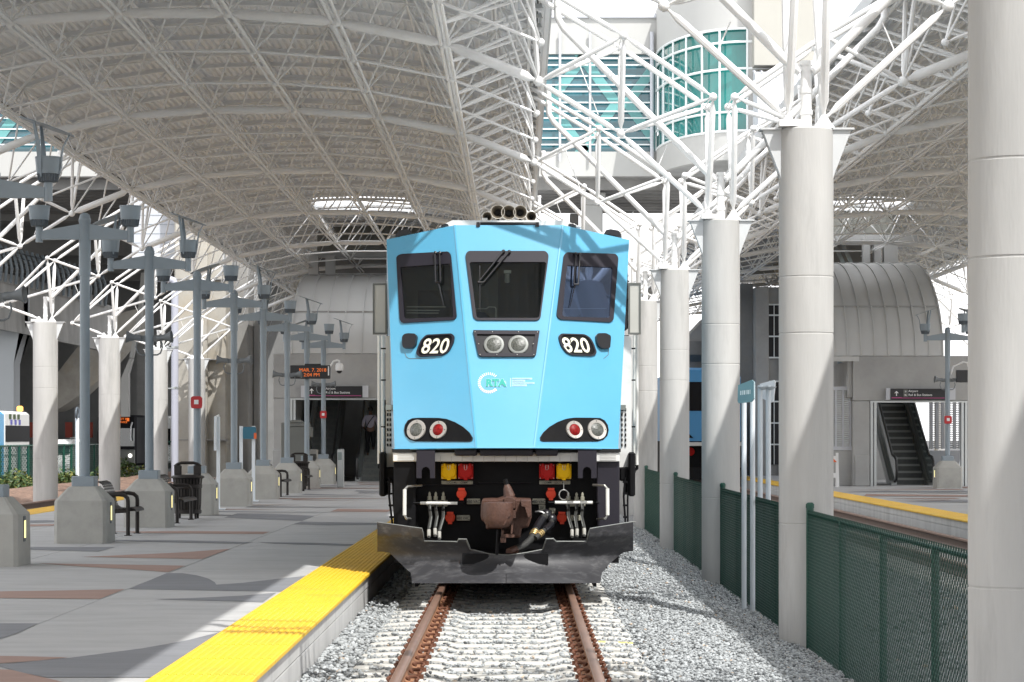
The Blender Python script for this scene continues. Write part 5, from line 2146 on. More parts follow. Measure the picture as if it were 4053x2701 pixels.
def make_bin(x, y, label):
    r = thing('litter_bin', label, 'litter bin', (x, y, PZ), 'dark slatted litter bins')
    mb = MB()
    n = 26
    for k in range(n):
        a = 2 * math.pi * k / n
        c, s = math.cos(a), math.sin(a)
        t = Vector((-s, c, 0)) * .021
        secs = []
        for q, z in ((.25, .12), (.265, .3), (.27, .6), (.285, .78), (.30, .82)):
            o = Vector((x + c * q, y + s * q, PZ + z))
            d = Vector((c, s, 0)) * .004
            secs.append([o - t - d, o + t - d, o + t + d, o - t + d])
        mb.loft(secs)
    for q, z in ((.262, .10), (.275, .60)):
        mb.lathe((x, y, PZ + z), [(q, 0), (q + .014, .01), (q + .014, .07), (q, .08)], 30, cap=False)
    mb.build('slat_cage', m_bench, r)
    mb = MB()
    mb.lathe((x, y, PZ + .1), [(.235, 0), (.235, .72)], 26)
    mb.build('liner', m_dark, r)
    mb = MB()
    mb.lathe((x, y, PZ + .80), [(.20, .03), (.31, .0), (.335, .012), (.335, .03), (.31, .05), (.22, .07)], 32, cap=False)
    mb.build('rim', m_bench, r)
    mb = MB()
    for s in (-1, 1):
        mb.bbox((x + s * .12, y - .05, PZ + .85), (x + s * .265, y + .05, PZ + 1.06), .02)
    mb.poly([(x - .26, y, PZ + 1.03), (x - .2, y, PZ + 1.08), (x - .12, y, PZ + 1.105), (x + .12, y, PZ + 1.105), (x + .2, y, PZ + 1.08), (x + .26, y, PZ + 1.03)], .03, 8)
    mb.build('rain_hood', m_bench, r)
    mb = MB()
    for a in range(4):
        mb.box((x - .2 + .36 * (a % 2), y - .2 + .36 * (a // 2), PZ), (x - .16 + .36 * (a % 2), y - .16 + .36 * (a // 2), PZ + .12))
    mb.build('foot', m_bench, r)
    return r


bn = make_bin(-6.56, 49.6, 'dark slatted litter bin with hooded top, the nearer one beside the second bench')
dup(bn, (-6.75, 77.0, PZ), 'distant dark litter bin in front of the grey ticket machines')


# ------------------------------------------------------------------ ticket machines, posts, signs
def make_tvm(x, y, w, h, label):
    r = thing('ticket_machine', label, 'ticket machine', (x, y, PZ), 'grey ticket machines')
    mb = MB()
    mb.bbox((x - w / 2, y, PZ), (x + w / 2, y + .75, PZ + h), .02)
    mb.build('cabinet', m_tvm, r)
    mb = MB()
    mb.prism([(x - w / 2 + .12, y - .02, PZ + h), (x + w / 2 - .05, y - .02, PZ + h), (x + w / 2 - .2, y - .02, PZ + h + .1), (x - w / 2 + .2, y - .02, PZ + h + .06)], (0, .75, 0))
    mb.bbox((x + w / 2 - .01, y - .02, PZ + h - .35), (x + w / 2 + .16, y + .7, PZ + h - .02), .02)
    mb.build('hood', m_tvm, r)
    mb = MB()
    mb.m = 0
    mb.box((x + w / 2, y + .1, PZ + .8), (x + w / 2 + .03, y + .65, PZ + h - .4))
    mb.m = 1
    mb.box((x + w / 2 - .02, y - .012, PZ + .55), (x + w / 2 + .02, y + .3, PZ + .95))
    mb.build('front_panel', [m_blackgl, m_orangest], r)
    return r


make_tvm(-7.08, 79.6, .66, 1.95, 'tall grey ticket machine in front of the escalators, nearer of two')
make_tvm(-7.66, 85.0, .82, 2.1, 'grey ticket machine partly hidden behind two lamp posts')
r = thing('ticket_validator', 'slim stainless steel validator cabinet beside the nearer ticket machine', 'validator', (-5.68, 79.8, PZ))
mb = MB()
a = P(1336, 1778, 80)
mb.bbox((a.x, 79.8, PZ), (a.x + .21, 80.1, a.z), .015)
mb.build('cabinet', m_stain, r)
mb = MB()
mb.box((a.x + .03, 79.785, a.z - .35), (a.x + .15, 79.81, a.z - .1))
mb.build('reader', m_escg, r)
r = thing('stub_cabinet', 'low pale cabinet between the two ticket machines', 'cabinet', (-6.4, 86, PZ))
mb = MB()
a = P(1222, 1780, 86)
mb.bbox((a.x, 86, PZ), (a.x + .3, 86.3, a.z), .015)
mb.build('box', m_mirror, r)
mb = MB()
mb.box((a.x + .05, 85.985, a.z - .4), (a.x + .25, 86.01, a.z - .15))
mb.build('panel', m_tvm, r)

# platform name posts
r = thing('sign_post', 'slim white post seen edge on beside the nearer litter bin', 'sign post', (-6.66, 55.6, PZ))
a = P(864, 1650, 55.6)
mb = MB()
mb.box((a.x - .035, 55.55, PZ), (a.x + .035, 55.65, a.z))
mb.bbox((a.x - .03, 55.45, PZ), (a.x + .16, 55.75, PZ + .03), .01)
mb.build('post', m_postw, r)
mb = MB()
mb.prism(roundish := [(a.x - .05, 55.2, a.z - .75), (a.x - .05, 56, a.z - .75), (a.x - .05, 56, a.z + .05), (a.x - .05, 55.25, a.z)], (.025, 0, 0))
mb.build('panel', m_postw, r)
r = thing('platform_sign', 'blue sign panel on two white posts standing among the lamp pedestals', 'sign', (-6.85, 62.8, PZ))
for x in (954, 1003):
    q = P(x, 1692, 62.8)
    mb = MB()
    mb.box((q.x - .04, 62.78, PZ), (q.x + .04, 62.86, q.z + .03))
    mb.box((q.x - .06, 62.72, PZ), (q.x + .12, 62.92, PZ + .03))
    mb.build('post', m_postw, r)
a, b = P(960, 1690, 62.6), P(1012, 1738, 62.6)
mb = MB()
pts = roundpoly([(a.x, a.z), (b.x, a.z), (b.x, b.z), (a.x, b.z)], .05, 3)
mb.prism([(x, 62.66, z) for x, z in pts], (0, .06, 0))
mb.build('panel', m_bluesign, r)
mb = MB()
mb.box((b.x - .05, 62.65, b.z), (b.x + .012, 62.7, b.z + .15))
mb.build('corner_patch', m_orangest, r)

# sign posts by the fence on the right
r = thing('platform_sign', 'teal sign panel on two tall white posts in the gravel by the fence', 'sign', (3.04, 33.2, -.5), 'platform signs by the fence')
for x in (2945, 2979):
    q = P(x, 1560, 33.3)
    mb = MB()
    mb.tube((q.x, 33.3, -.65), (q.x, 33.3, q.z + .12), .034, n=14)
    mb.build('post', m_postw, r)
pts = [(2921, 1525), (2975, 1504), (2984, 1512), (2984, 1578), (2972, 1592), (2924, 1597), (2919, 1590)]
mb = MB()
mb.prism([P(x, y, 33.2 - .0035 * (x - 2921)) for x, y in pts], (.02, .05, 0))
o = mb.build('panel', m_tealsign, r)
mb = MB()
for k, (x0_, x1_) in enumerate(((2930, 2934), (2937, 2940), (2943, 2949), (2952, 2955), (2958, 2964), (2967, 2970))):
    yy = 1548 - (x0_ - 2925) * .12
    mb.add([P(x, y, 33.185 - .0035 * (x - 2921)) for x, y in ((x0_, yy), (x1_, yy), (x1_, yy + 17), (x0_, yy + 17))], [(0, 1, 2, 3)])
mb.build('faded_lettering', m_lwhite, r, smooth=False)
r = thing('platform_sign', 'white backs of sign panels on two posts just behind the green fence', 'sign', (3.5, 34.2, -.5), 'platform signs by the fence')
for x in (3009, 3041):
    q = P(x, 1540, 36)
    mb = MB()
    mb.tube((q.x, 36, -.6), (q.x, 36, q.z + .05), .037, n=14)
    mb.build('post', m_postw, r)
    mb = MB()
    mb.lathe((q.x + .03, 35.95, q.z - .02), [(.02, 0), (.09, .05)], 12, (0, 0, 1))
    mb.build('clamp', m_postw, r)
mb = MB()
mb.prism([P(x, y, 36.15) for x, y in [(3007, 1520), (3062, 1505), (3067, 1512), (3060, 1590), (3050, 1594), (3010, 1575)]], (.02, .05, 0))
mb.build('panel', m_postw, r)


# ------------------------------------------------------------------ green mesh fences
def mesh_panel(y0, y1, x, z0, z1, pitch, rise, r, parent):
    """knitted wire mesh: vertical zig-zag wires, three-sided"""
    n = int((y1 - y0) / pitch)
    m = int((z1 - z0) / rise)
    ys_ = y0 + pitch * (np.arange(n) + .5)
    zs = z0 + rise * np.arange(m + 1)
    zs = np.repeat(zs, 2)
    zs[1::2] += rise * .72                       # upright strands, short twisted crossings
    m = 2 * m + 1
    lev = np.arange(m + 1) // 2
    off = np.where(lev % 2 == 0, -.5, .5) * pitch * .98
    xo = np.where(lev % 2 == 0, -1, 1) * r * .9
    cy = ys_[:, None] + off[None, :] * np.where(np.arange(n) % 2 == 0, 1, -1)[:, None]
    cx = np.full_like(cy, x) + xo[None, :] * np.where(np.arange(n) % 2 == 0, 1, -1)[:, None]
    cz = np.broadcast_to(zs, cy.shape)
    tri = np.array([(0, -r, 0), (r * .87, r * .5, 0), (-r * .87, r * .5, 0)])
    C = np.stack([cx, cy, cz], -1)[:, :, None, :] + tri[None, None]
    V = C.reshape(-1, 3)
    idx = np.arange(n * (m + 1) * 3).reshape(n, m + 1, 3)
    Q = []
    for a in range(3):
        b = (a + 1) % 3
        Q.append(np.stack([idx[:, :-1, a], idx[:, :-1, b], idx[:, 1:, b], idx[:, 1:, a]], -1).reshape(-1, 4))
    Q = np.concatenate(Q)
    me = bpy.data.meshes.new('mesh_fabric')
    V = V - np.array(wloc(parent))
    me.vertices.add(len(V))
    me.vertices.foreach_set('co', V.reshape(-1))
    me.loops.add(len(Q) * 4)
    me.loops.foreach_set('vertex_index', Q.reshape(-1).astype(np.int32))
    me.polygons.add(len(Q))
    me.polygons.foreach_set('loop_start', (np.arange(len(Q)) * 4).astype(np.int32))
    me.update(calc_edges=True)
    me.materials.append(m_green)
    o = bpy.data.objects.new('mesh_fabric', me)
    COL.objects.link(o)
    o.parent = parent
    return o


def make_fence(x, y0, y1, z0, z1, label, group, nposts, pitch, rise, r, rr=.024, pr=.034):
    root = thing('mesh_fence', label, 'fence', (x, y0, z0), group)
    mesh_panel(y0, y1, x - .03, z0 + .02, z1, pitch, rise, r, root)
    for k in range(nposts):
        yy = y0 + (y1 - y0) * k / (nposts - 1)
        end = k in (0, nposts - 1)
        mb = MB()
        h = z1 + (.07 if end else -.01)
        mb.tube((x, yy, z0 - .3), (x, yy, h), pr * (1.25 if end else 1), n=10)
        if end:
            mb.lathe((x, yy, h), [(pr * 1.4, -.03), (pr * 1.4, .01), (pr * .8, .03)], 10)
        mb.build('post', m_green, root)
    mb = MB()
    mb.tube((x, y0, z1 - .03), (x, y1, z1 - .03), rr, n=8)
    k = 0
    yy = y0
    while yy < y1 and pitch < .05:
        mb.lathe((x, yy, z1 - .03), [(rr + .004, 0), (rr + .012, .006), (rr + .004, .012)], 6, (0, 1, 0), cap=False)
        yy += .028
    mb.build('top_rail', m_green, root)
    return root


FL = ['green mesh fence panel between the nearest column and the second column', 'green mesh fence panel behind the second column and the white sign posts',
      'green mesh fence panel between the third and fourth columns', 'farthest visible green mesh fence panel between the tracks']
f1 = make_fence(XCOL, 16.55, 27.62, -.62, .95, FL[0], 'green mesh fence panels between the tracks', 5, .054, .036, .0038)
for k in range(1, 4):
    dup(f1, (XCOL, 16.55 + 11.8 * k, -.62), FL[k])
FG = [(96.5, 106), (106.5, 116), (116.5, 126)]
f2 = make_fence(-20.4, FG[0][0], FG[0][1], -.36, 1.42, 'green see-through fence in front of the blue and white bus', 'green fences beside the bus road', 6, .15, .09, .012, .03, .06)
dup(f2, (-20.4, FG[1][0], -.36), 'green fence in front of the white car, behind the first left column')
dup(f2, (-20.4, FG[2][0], -.36), 'green fence in front of the black bus with orange destination lights')
g = make_fence(-17.5, 121, 123.6, -.36, 1.55, 'green mesh gate beside the grey drainpipe', 'green gates', 3, .09, .06, .012, .035, .06)
g.rotation_euler = (0, 0, math.radians(-75))
# ------------------------------------------------------------------ station portals with escalators
def hood(root, x0, x1, yf, zf, yb, zb, nseam):
    """curved metal escalator hood: quarter barrel falling towards the camera"""
    mb = MB()
    n = 16
    pr = [(yf + (yb - yf) * (1 - math.cos(math.pi / 2 * k / n)), zf + (zb - zf) * math.sin(math.pi / 2 * k / n)) for k in range(n + 1)]
    vs = [(x, y, z) for x in (x0, x1) for y, z in pr]
    mb.add(vs, [(i, i + 1, n + 2 + i, n + 1 + i) for i in range(n)])
    for x in (x0, x1):
        mb.face([(x, y, z) for y, z in pr] + [(x, yb, zf)])
    mb.build('barrel_skin', m_hood, root)
    for k in range(nseam + 1):
        x = x0 + (x1 - x0) * k / nseam
        mb = MB()
        mb.loft([[(x - .022, y, z - .01), (x + .022, y, z - .01), (x + .022, y - .02, z + .04), (x - .022, y - .02, z + .04)] for y, z in pr])
        mb.build('standing_seam', m_hood, root)
    zj = zf + (zb - zf) * .46
    kj = min(range(n + 1), key=lambda k: abs(pr[k][1] - zj))
    mb = MB()
    mb.tube((x0, pr[kj][0] - .02, pr[kj][1] + .01), (x1, pr[kj][0] - .02, pr[kj][1] + .01), .03, n=6)
    mb.build('cross_joint', m_seam, root)
    mb = MB()
    mb.box((x0, yb - .05, zb - .02), (x1, yb + .1, zb + .07))
    mb.build('ridge', m_seam, root)


m_nose = M('step_nosing', (.30, .31, .30), .5)


def escalator(x, w, y0, z0, n, label, sm=None, gm=None):
    r = thing('escalator', label, 'escalator', (x, y0, z0), 'escalators')
    mb = MB()
    for k in range(n):
        mb.box((x - w / 2, y0 + .40 * k, z0 + .23 * k - .5), (x + w / 2, y0 + .40 * k + .42, z0 + .23 * k))
        mb.m = 1
        mb.box((x - w / 2, y0 + .40 * k - .02, z0 + .23 * k - .07), (x + w / 2, y0 + .40 * k, z0 + .23 * k + .004))
        mb.m = 0
    mb.build('step_band', [sm or m_esc, m_nose], r, smooth=False)
    dy, dz = .40 * n, .23 * n
    for s in (-1, 1):
        xx = x + s * (w / 2 + .06)
        mb = MB()
        mb.prism([(xx, y0 - .7, z0 + .15), (xx, y0 - .9, z0 + .5), (xx, y0 - .7, z0 + .88), (xx, y0, z0 + .95), (xx, y0 + dy, z0 + dz + .95), (xx, y0 + dy, z0 + dz + .05), (xx, y0, z0 + .05)], (.02, 0, 0))
        mb.build('balustrade', gm or m_escg, r, smooth=False)
        mb = MB()
        mb.box((xx - .09, y0 - .4, z0 - .1), (xx + .09, y0, z0 + .15))
        mb.prism([(xx - .1, y0, z0 - .3), (xx - .1, y0, z0 + .14), (xx - .1, y0 + dy, z0 + dz + .14), (xx - .1, y0 + dy, z0 + dz - .3)], (.2, 0, 0))
        mb.build('skirt', m_stain if s < 0 else m_tvm, r, smooth=False)
        mb = MB()
        mb.poly([(xx + .01, y0 - .55, z0 + .12), (xx + .01, y0 - .85, z0 + .2), (xx + .01, y0 - .96, z0 + .5), (xx + .01, y0 - .85, z0 + .82), (xx + .01, y0 - .6, z0 + .95), (xx + .01, y0, z0 + 1.0), (xx + .01, y0 + dy, z0 + dz + 1.0)], .045, 8)
        mb.build('handrail', m_handr, r)
    return r


def hanging_sign(a, b, y, label, arrow_x, tx):
    r = thing('wayfinding_sign', label, 'sign', ((a.x + b.x) / 2, y, b.z), 'black wayfinding signs')
    h = a.z - b.z
    w = b.x - a.x
    mb = MB()
    mb.bbox((a.x + .14 * h / .4, y - .1, b.z), (b.x - .2 * h / .4, y + .05, a.z - .02), .006)
    mb.build('board', m_sign, r)
    for xa, xb in ((a.x, a.x + .14 * h / .4), (b.x - .2 * h / .4, b.x)):
        mb = MB()
        mb.box((xa, y - .08, b.z), (xb, y + .05, a.z))
        mb.build('end_cap', m_siding, r)
    mb = MB()
    mb.box((a.x + .17, y - .104, b.z + h * .12), (b.x - .25, y - .098, b.z + h * .18))
    mb.box((a.x + .17, y - .104, b.z + h * .18), (a.x + .5, y - .098, b.z + h * .22))
    mb.build('stripe', m_mag, r)
    ax, az = a.x + arrow_x, b.z + h * .55
    mb = MB()
    s = h * .22
    mb.face([(ax - s * .16, y - .104, az - s), (ax + s * .16, y - .104, az - s), (ax + s * .16, y - .104, az + s * .35), (ax + s * .55, y - .104, az - s * .05), (ax + s * .78, y - .104, az + s * .15), (ax, y - .104, az + s), (ax - s * .78, y - .104, az + s * .15), (ax - s * .55, y - .104, az - s * .05), (ax - s * .16, y - .104, az + s * .35)])
    mb.build('arrow', m_signw, r, smooth=False)
    x = a.x + tx
    mb = MB()
    for k in (0, 1):
        z = b.z + h * (.60 if k == 0 else .28)
        mb.m = 0
        mb.box((x - .16, y - .104, z - .01), (x - .02, y - .101, z + h * .27))
        mb.m = 1
        c = Vector((x - .09, y - .106, z + h * .12))
        q = h * .09
        if k == 0:
            mb.face([c + Vector((-q * .2, 0, -q)), c + Vector((q * .2, 0, -q)), c + Vector((q * .2, 0, 0)), c + Vector((q, 0, -q * .3)), c + Vector((q * .2, 0, q * .4)), c + Vector((0, 0, q)), c + Vector((-q * .2, 0, q * .4)), c + Vector((-q, 0, -q * .3)), c + Vector((-q * .2, 0, 0))])
        else:
            mb.face([c + Vector((-q, 0, -q * .4)), c + Vector((q, 0, -q * .4)), c + Vector((q, 0, 0)), c + Vector((q * .3, 0, q * .1)), c + Vector((q * .3, 0, q * .6)), c + Vector((-q, 0, q * .6))])
    mb.build('pictogram', [m_tvm, m_signw], r, smooth=False)
    text('Airport', (x, y - .104, b.z + h * .66), (1, 0, 0), (0, 0, 1), h * .27, m_signw, r, 'lettering', bold=.008)
    text('Rail & Bus Stations', (x, y - .104, b.z + h * .33), (1, 0, 0), (0, 0, 1), h * .27, m_signw, r, 'lettering', bold=.008)
    return r


# left portal -------------------------------------------------------
YP = 89.
zt_, zo = P(0, 1400, YP).z, P(0, 1577, YP).z
xl, xo = P(1081, 0, YP).x, P(1150, 0, YP).x
xr, xe = 1.6, -3.0
r = thing('station_portal', 'grey concrete entrance wall with a wide dark doorway at the end of the left platform', 'entrance wall', (-5, YP, PZ))
mb = MB()
mb.bbox((xl, YP, PZ), (xo, YP + .5, zo), .02)
mb.bbox((xe, YP, PZ), (xr, YP + .5, zo), .02)
mb.bbox((xl - .002, YP - .01, zo), (xr, YP + .5, zt_), .02)
mb.build('wall', m_conc3, r)
mb = MB()
mb.bbox((xl - .03, YP - .04, PZ), (xo - .004, YP + .1, 1.3), .02)
mb.build('wainscot', m_conc3, r)
mb = MB()
for x in (xo + .03, xo + .14):
    mb.box((x - .04, YP - .02, PZ), (x + .04, YP + .2, zo))
mb.box((xo, YP - .015, zo - .06), (xe, YP + .2, zo))
mb.build('door_frame', m_stain, r)
mb = MB()
mb.box((xo - .05, YP + .5, PZ), (xo + .02, YP + 12, 4.75))
mb.box((xe, YP + .5, PZ), (xe + .1, YP + 12, 4.75))
mb.box((xo, YP + 12, PZ), (xe, YP + 12.1, 6.2))
mb.box((xo, YP + .5, PZ - .1), (xe, YP + 12, PZ + .01))
mb.build('inner_wall', m_conc3, r)
h1 = thing('escalator_hood', 'ribbed curved metal hood over the escalators, above the left entrance wall', 'metal hood', (-4, YP, zt_), 'curved metal hoods')
hood(h1, P(1154, 0, YP).x, -.6, YP - .02, zt_ + .002, YP + 7.5, 7.97, 12)
mb = MB()
a, b = P(1232, 985, YP + 8), P(1700, 900, YP + 8)
mb.box((-7.9, YP + 9.2, 9.05), (-2.2, YP + 9.4, 10.2))
o = mb.build('gable_panel', m_panel, h1)
for k in range(15):
    x = -7.8 + k * .4
    mb = MB()
    mb.box((x - .015, YP + 9.15, 9.05), (x + .015, YP + 9.2, 10.2))
    mb.build('gable_rib', m_panel, h1)
mb = MB()
mb.box((-8.1, YP + 8.9, 8.78), (-1.9, YP + 9.15, 9.04))
mb.build('gable_beam', m_hood, h1)
mb = MB()
for x in (-7.95, -7.3):
    mb.box((x - .2, YP + 8.2, 7.6), (x + .16, YP + 8.6, 8.8))
mb.box((-7.7, YP + 7.9, 7.5), (-1.6, YP + 8.0, 8.1))
mb.build('gable_post', m_hood, h1)
mb = MB()
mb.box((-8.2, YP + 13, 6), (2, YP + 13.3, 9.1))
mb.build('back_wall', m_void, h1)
escalator(-7.25, .95, YP + 1.6, PZ, 22, 'dark escalator nearest the left doorway jamb', m_escl, m_escgl)
escalator(-5.25, .98, YP + 1.6, PZ, 22, 'dark escalator carrying a person in a lavender shirt', m_escl, m_escgl)
a, b = P(1191, 1527, YP - .2), P(1458, 1574, YP - .2)
hanging_sign(a, b, YP - .12, 'black hanging sign with white arrow over the left doorway, partly behind loudspeakers', .38, .88)

# right portal -------------------------------------------------------
YQ = 82.
zt2, zo2 = P(0, 1409, YQ).z, P(0, 1587, YQ).z
xl2, xo2, xe2, xr2 = P(3376, 0, YQ).x, P(3444, 0, YQ).x, P(3830, 0, YQ).x, 17.4
r = thing('station_portal', 'grey concrete entrance wall with an open escalator doorway on the right platform', 'entrance wall', (13, YQ, PZ))
mb = MB()
mb.bbox((xl2, YQ, PZ), (xo2, YQ + .6, zo2), .02)
mb.bbox((xe2, YQ, PZ), (xr2, YQ + .6, zo2), .02)
mb.bbox((xl2, YQ - .01, zo2), (xr2, YQ + .6, zt2), .02)
mb.bbox((xl2 - .16, YQ + .1, zo2 + .1), (xl2, YQ + .6, zt2 - .02), .02)
mb.build('wall', m_conc3, r)
for xa_, xb_ in ((xl2 + .06, xo2 - .02), (xe2 + .02, xr2)):
    mb = MB()
    mb.bbox((xa_, YQ - .05, PZ), (xb_, YQ + .1, 1.18), .02)
    mb.build('wainscot', m_conc3, r)
mb = MB()
for x in (xo2 + .05, xo2 + .17, xe2 - .05, xe2 - .17):
    mb.box((x - .04, YQ - .02, PZ), (x + .04, YQ + .2, zo2))
mb.box((xo2, YQ - .015, zo2 - .06), (xe2, YQ + .2, zo2))
mb.build('door_frame', m_stain, r)
mb = MB()
mb.box((xo2 - .2, YQ + .6, PZ), (xo2 - .1, YQ + 12, 4.35))
mb.box((xo2, YQ + 12, PZ), (xe2, YQ + 12.1, 6.0))
mb.box((xo2, YQ + .6, PZ - .1), (xe2, YQ + 12, PZ + .01))
mb.build('inner_wall', m_conc3, r)
mb = MB()
for k in range(8):
    x = xe2 - .72 + k * .2
    mb.box((x, YQ + 3.2, 1.35), (x + .11, YQ + 3.3, 3.4))
mb.box((xe2 - .75, YQ + 3.15, PZ), (xe2 + .9, YQ + 3.35, 1.3))
mb.build('screen_mullion', m_siding, r)
mb = MB()
for k in range(26):
    mb.box((xe2 - .72, YQ + 3.3, 1.38 + k * .075), (xe2 + .9, YQ + 3.36, 1.41 + k * .075))
mb.build('louvre', m_stain, r)
h2 = thing('escalator_hood', 'ribbed curved metal hood over the escalators of the right platform', 'metal hood', (12, YQ, zt2), 'curved metal hoods')
hood(h2, 9.9, P(3732, 0, YQ).x, YQ - .02, zt2 + .002, YQ + 7.5, P(0, 1048, YQ + 7.5).z, 9)
mb = MB()
mb.box((9.6, YQ + 8.6, 8.85), (P(3630, 0, YQ + 8.6).x, YQ + 8.9, 9.08))
mb.build('gable_beam', m_hood, h2)
mb = MB()
mb.box((9.6, YQ + 9, 9.05), (13.6, YQ + 9.2, 10.1))
mb.build('gable_panel', m_panel, h2)
for k in range(10):
    x = 9.8 + k * .4
    mb = MB()
    mb.box((x - .015, YQ + 8.95, 9.05), (x + .015, YQ + 9.0, 10.1))
    mb.build('gable_rib', m_panel, h2)
mb = MB()
for x in (12.55, 12.95, 13.3, 13.55):
    mb.box((x - .13, YQ + 8.1, 7.7), (x + .12, YQ + 8.5, 8.9))
mb.build('gable_post', m_hood, h2)
mb = MB()
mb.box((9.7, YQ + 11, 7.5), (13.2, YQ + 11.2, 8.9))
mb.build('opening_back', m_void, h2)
for xa_ in (10.25, 10.55, 11.75, 12.05):
    mb = MB()
    mb.prism([(xa_, YQ + 8.3, 7.8), (xa_ + .16, YQ + 8.3, 7.8), (xa_ + .0, YQ + 10.4, 8.9), (xa_ - .16, YQ + 10.4, 8.9)], (0, .1, .02))
    mb.build('upper_balustrade', m_escg, h2)
mb = MB()
mb.box((9.9, YQ + -.02, zt2 - .18), (xl2 + .2, YQ + .2, zt2 - .02))
mb.build('sill', m_hood, h2)
escalator(13.12, 1.1, YQ + 1.7, PZ, 22, 'dark escalator rising behind the right doorway')
a, b = P(3508, 1537, YQ - .2), P(3782, 1583, YQ - .2)
hanging_sign(a, b, YQ - .12, 'black hanging sign with arrow, Airport and Rail & Bus Stations over the right doorway', .33, .72)
r = thing('louvre_screen', 'white louvred metal screen on a low wall beside the right entrance', 'screen', (10.5, YQ + .4, PZ))
mb = MB()
mb.box((9.2, YQ + .3, PZ), (xl2, YQ + .6, 1.3))
mb.build('low_wall', m_conc3, r)
mb = MB()
for k in range(9):
    x = 9.25 + k * .235
    mb.box((x, YQ + .35, 1.36), (x + .06, YQ + .42, 3.35))
mb.box((9.2, YQ + .33, 1.33), (xl2, YQ + .45, 1.45))
mb.box((9.2, YQ + .33, 3.3), (xl2, YQ + .45, 3.42))
mb.build('frame', m_siding, r)
mb = MB()
for k in range(26):
    mb.box((9.25, YQ + .44, 1.48 + k * .07), (xl2, YQ + .5, 1.51 + k * .07))
mb.build('louvre', m_stain, r)
r = thing('information_monitor', 'black monitor on a white bracket partly behind the nearest column', 'monitor', (14.8, 78.6, 3.6))
a, b = P(3785, 1466, 78.6), P(3930, 1514, 78.6)
mb = MB()
mb.bbox((a.x, 78.5, b.z), (b.x, 78.7, a.z), .01)
mb.build('case', m_sign, r)
mb = MB()
c0 = Vector((13.5, 78.7, a.z + .12))
mb.poly([c0 + Vector((.1, 0, -.25)), c0 + Vector((.18, 0, 0)), c0 + Vector((.5, 0, .14)), c0 + Vector((.62, 0, .12)), c0 + Vector((.66, 0, -.02))], .03, 6)
mb.build('bracket', m_signw, r)
# barricade
r = thing('barricade', 'white folding barricade with an orange stripe half hidden by the second column', 'barricade', (10.1, 80.5, PZ))
q = P(3316, 1900, 80.5)
for o in (0, .22):
    mb = MB()
    mb.prism([(q.x - .05, 80.5 + o, PZ), (q.x + .05, 80.5 + o, PZ), (q.x + .03, 80.6 - o * .2 + .0, 1.25), (q.x - .05, 80.6 - o * .2, 1.25)], (0, .03, 0))
    mb.build('leg', m_signw, r)
mb = MB()
mb.m = 0
mb.box((q.x - 1.0, 80.48, .95), (q.x - .02, 80.5, 1.15))
mb.box((q.x - 1.0, 80.48, .45), (q.x - .02, 80.5, .6))
mb.m = 1
mb.prism([(q.x - .2, 80.475, .95), (q.x - .03, 80.475, .95), (q.x - .2, 80.475, 1.13)], (0, .004, 0))
mb.build('board', [m_signw, m_orangest], r)

# concrete tower behind the second column -----------------------------
r = thing('stair_tower', 'shaded concrete tower with narrow black windows seen between the columns', 'tower', (10.5, 100, PZ))
YT = 104.
wx = lambda x: P(x, 0, YT).x
mb = MB()
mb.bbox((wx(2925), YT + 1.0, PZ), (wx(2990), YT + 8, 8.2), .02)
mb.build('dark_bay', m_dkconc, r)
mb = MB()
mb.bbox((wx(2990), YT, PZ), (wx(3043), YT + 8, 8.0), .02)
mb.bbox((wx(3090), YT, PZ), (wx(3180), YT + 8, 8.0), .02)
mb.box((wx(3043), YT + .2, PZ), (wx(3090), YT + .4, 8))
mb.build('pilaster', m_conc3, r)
mb = MB()
mb.prism([(wx(2965), YT - 1.5, 8.6), (wx(3200), YT - 1.5, 9.6), (wx(3200), YT - 1.5, 12), (wx(2965), YT - 1.5, 10.2)], (0, 8, 0))
mb.build('parapet', m_conc3, r)
mb = MB()
za, zb_ = P(0, 1416, YT).z, P(0, 1206, YT).z
zc_, zd = P(0, 1840, YT).z, P(0, 1510, YT).z
mb.box((wx(3044), YT + .1, za), (wx(3089), YT + .22, zb_))
mb.box((wx(3044), YT + .1, max(zc_, .6)), (wx(3089), YT + .22, zd))
mb.build('window', m_blackgl, r)
mb = MB()
for z in (za, P(0, 1332, YT).z, P(0, 1248, YT).z, zb_, zd, P(0, 1590, YT).z, P(0, 1675, YT).z, P(0, 1760, YT).z):
    mb.box((wx(3044), YT + .02, z - .03), (wx(3089), YT + .1, z + .03))
mb.box((wx(3063), YT + .03, za), (wx(3066), YT + .1, zb_))
mb.box((wx(3063), YT + .03, .6), (wx(3066), YT + .1, zd))
mb.build('mullion', m_mull, r)
r = thing('pipe_pillar', 'tall dark grey pier seen between the third and second columns', 'pier', (6.9, 118, -.3))
mb = MB()
mb.lathe((P(2752, 0, 112).x, 112, -.3), [(.75, 0), (.75, 5.4), (1.2, 5.7), (1.2, 6.3)], 20)
mb.build('shaft', m_dkconc, r)
mb = MB()
mb.prism([P(x, y, 111) for x, y in ((2725, 1330), (2800, 1250), (2800, 1360), (2725, 1365))], (0, 5, 0))
mb.build('cross_head', m_conc3, r)

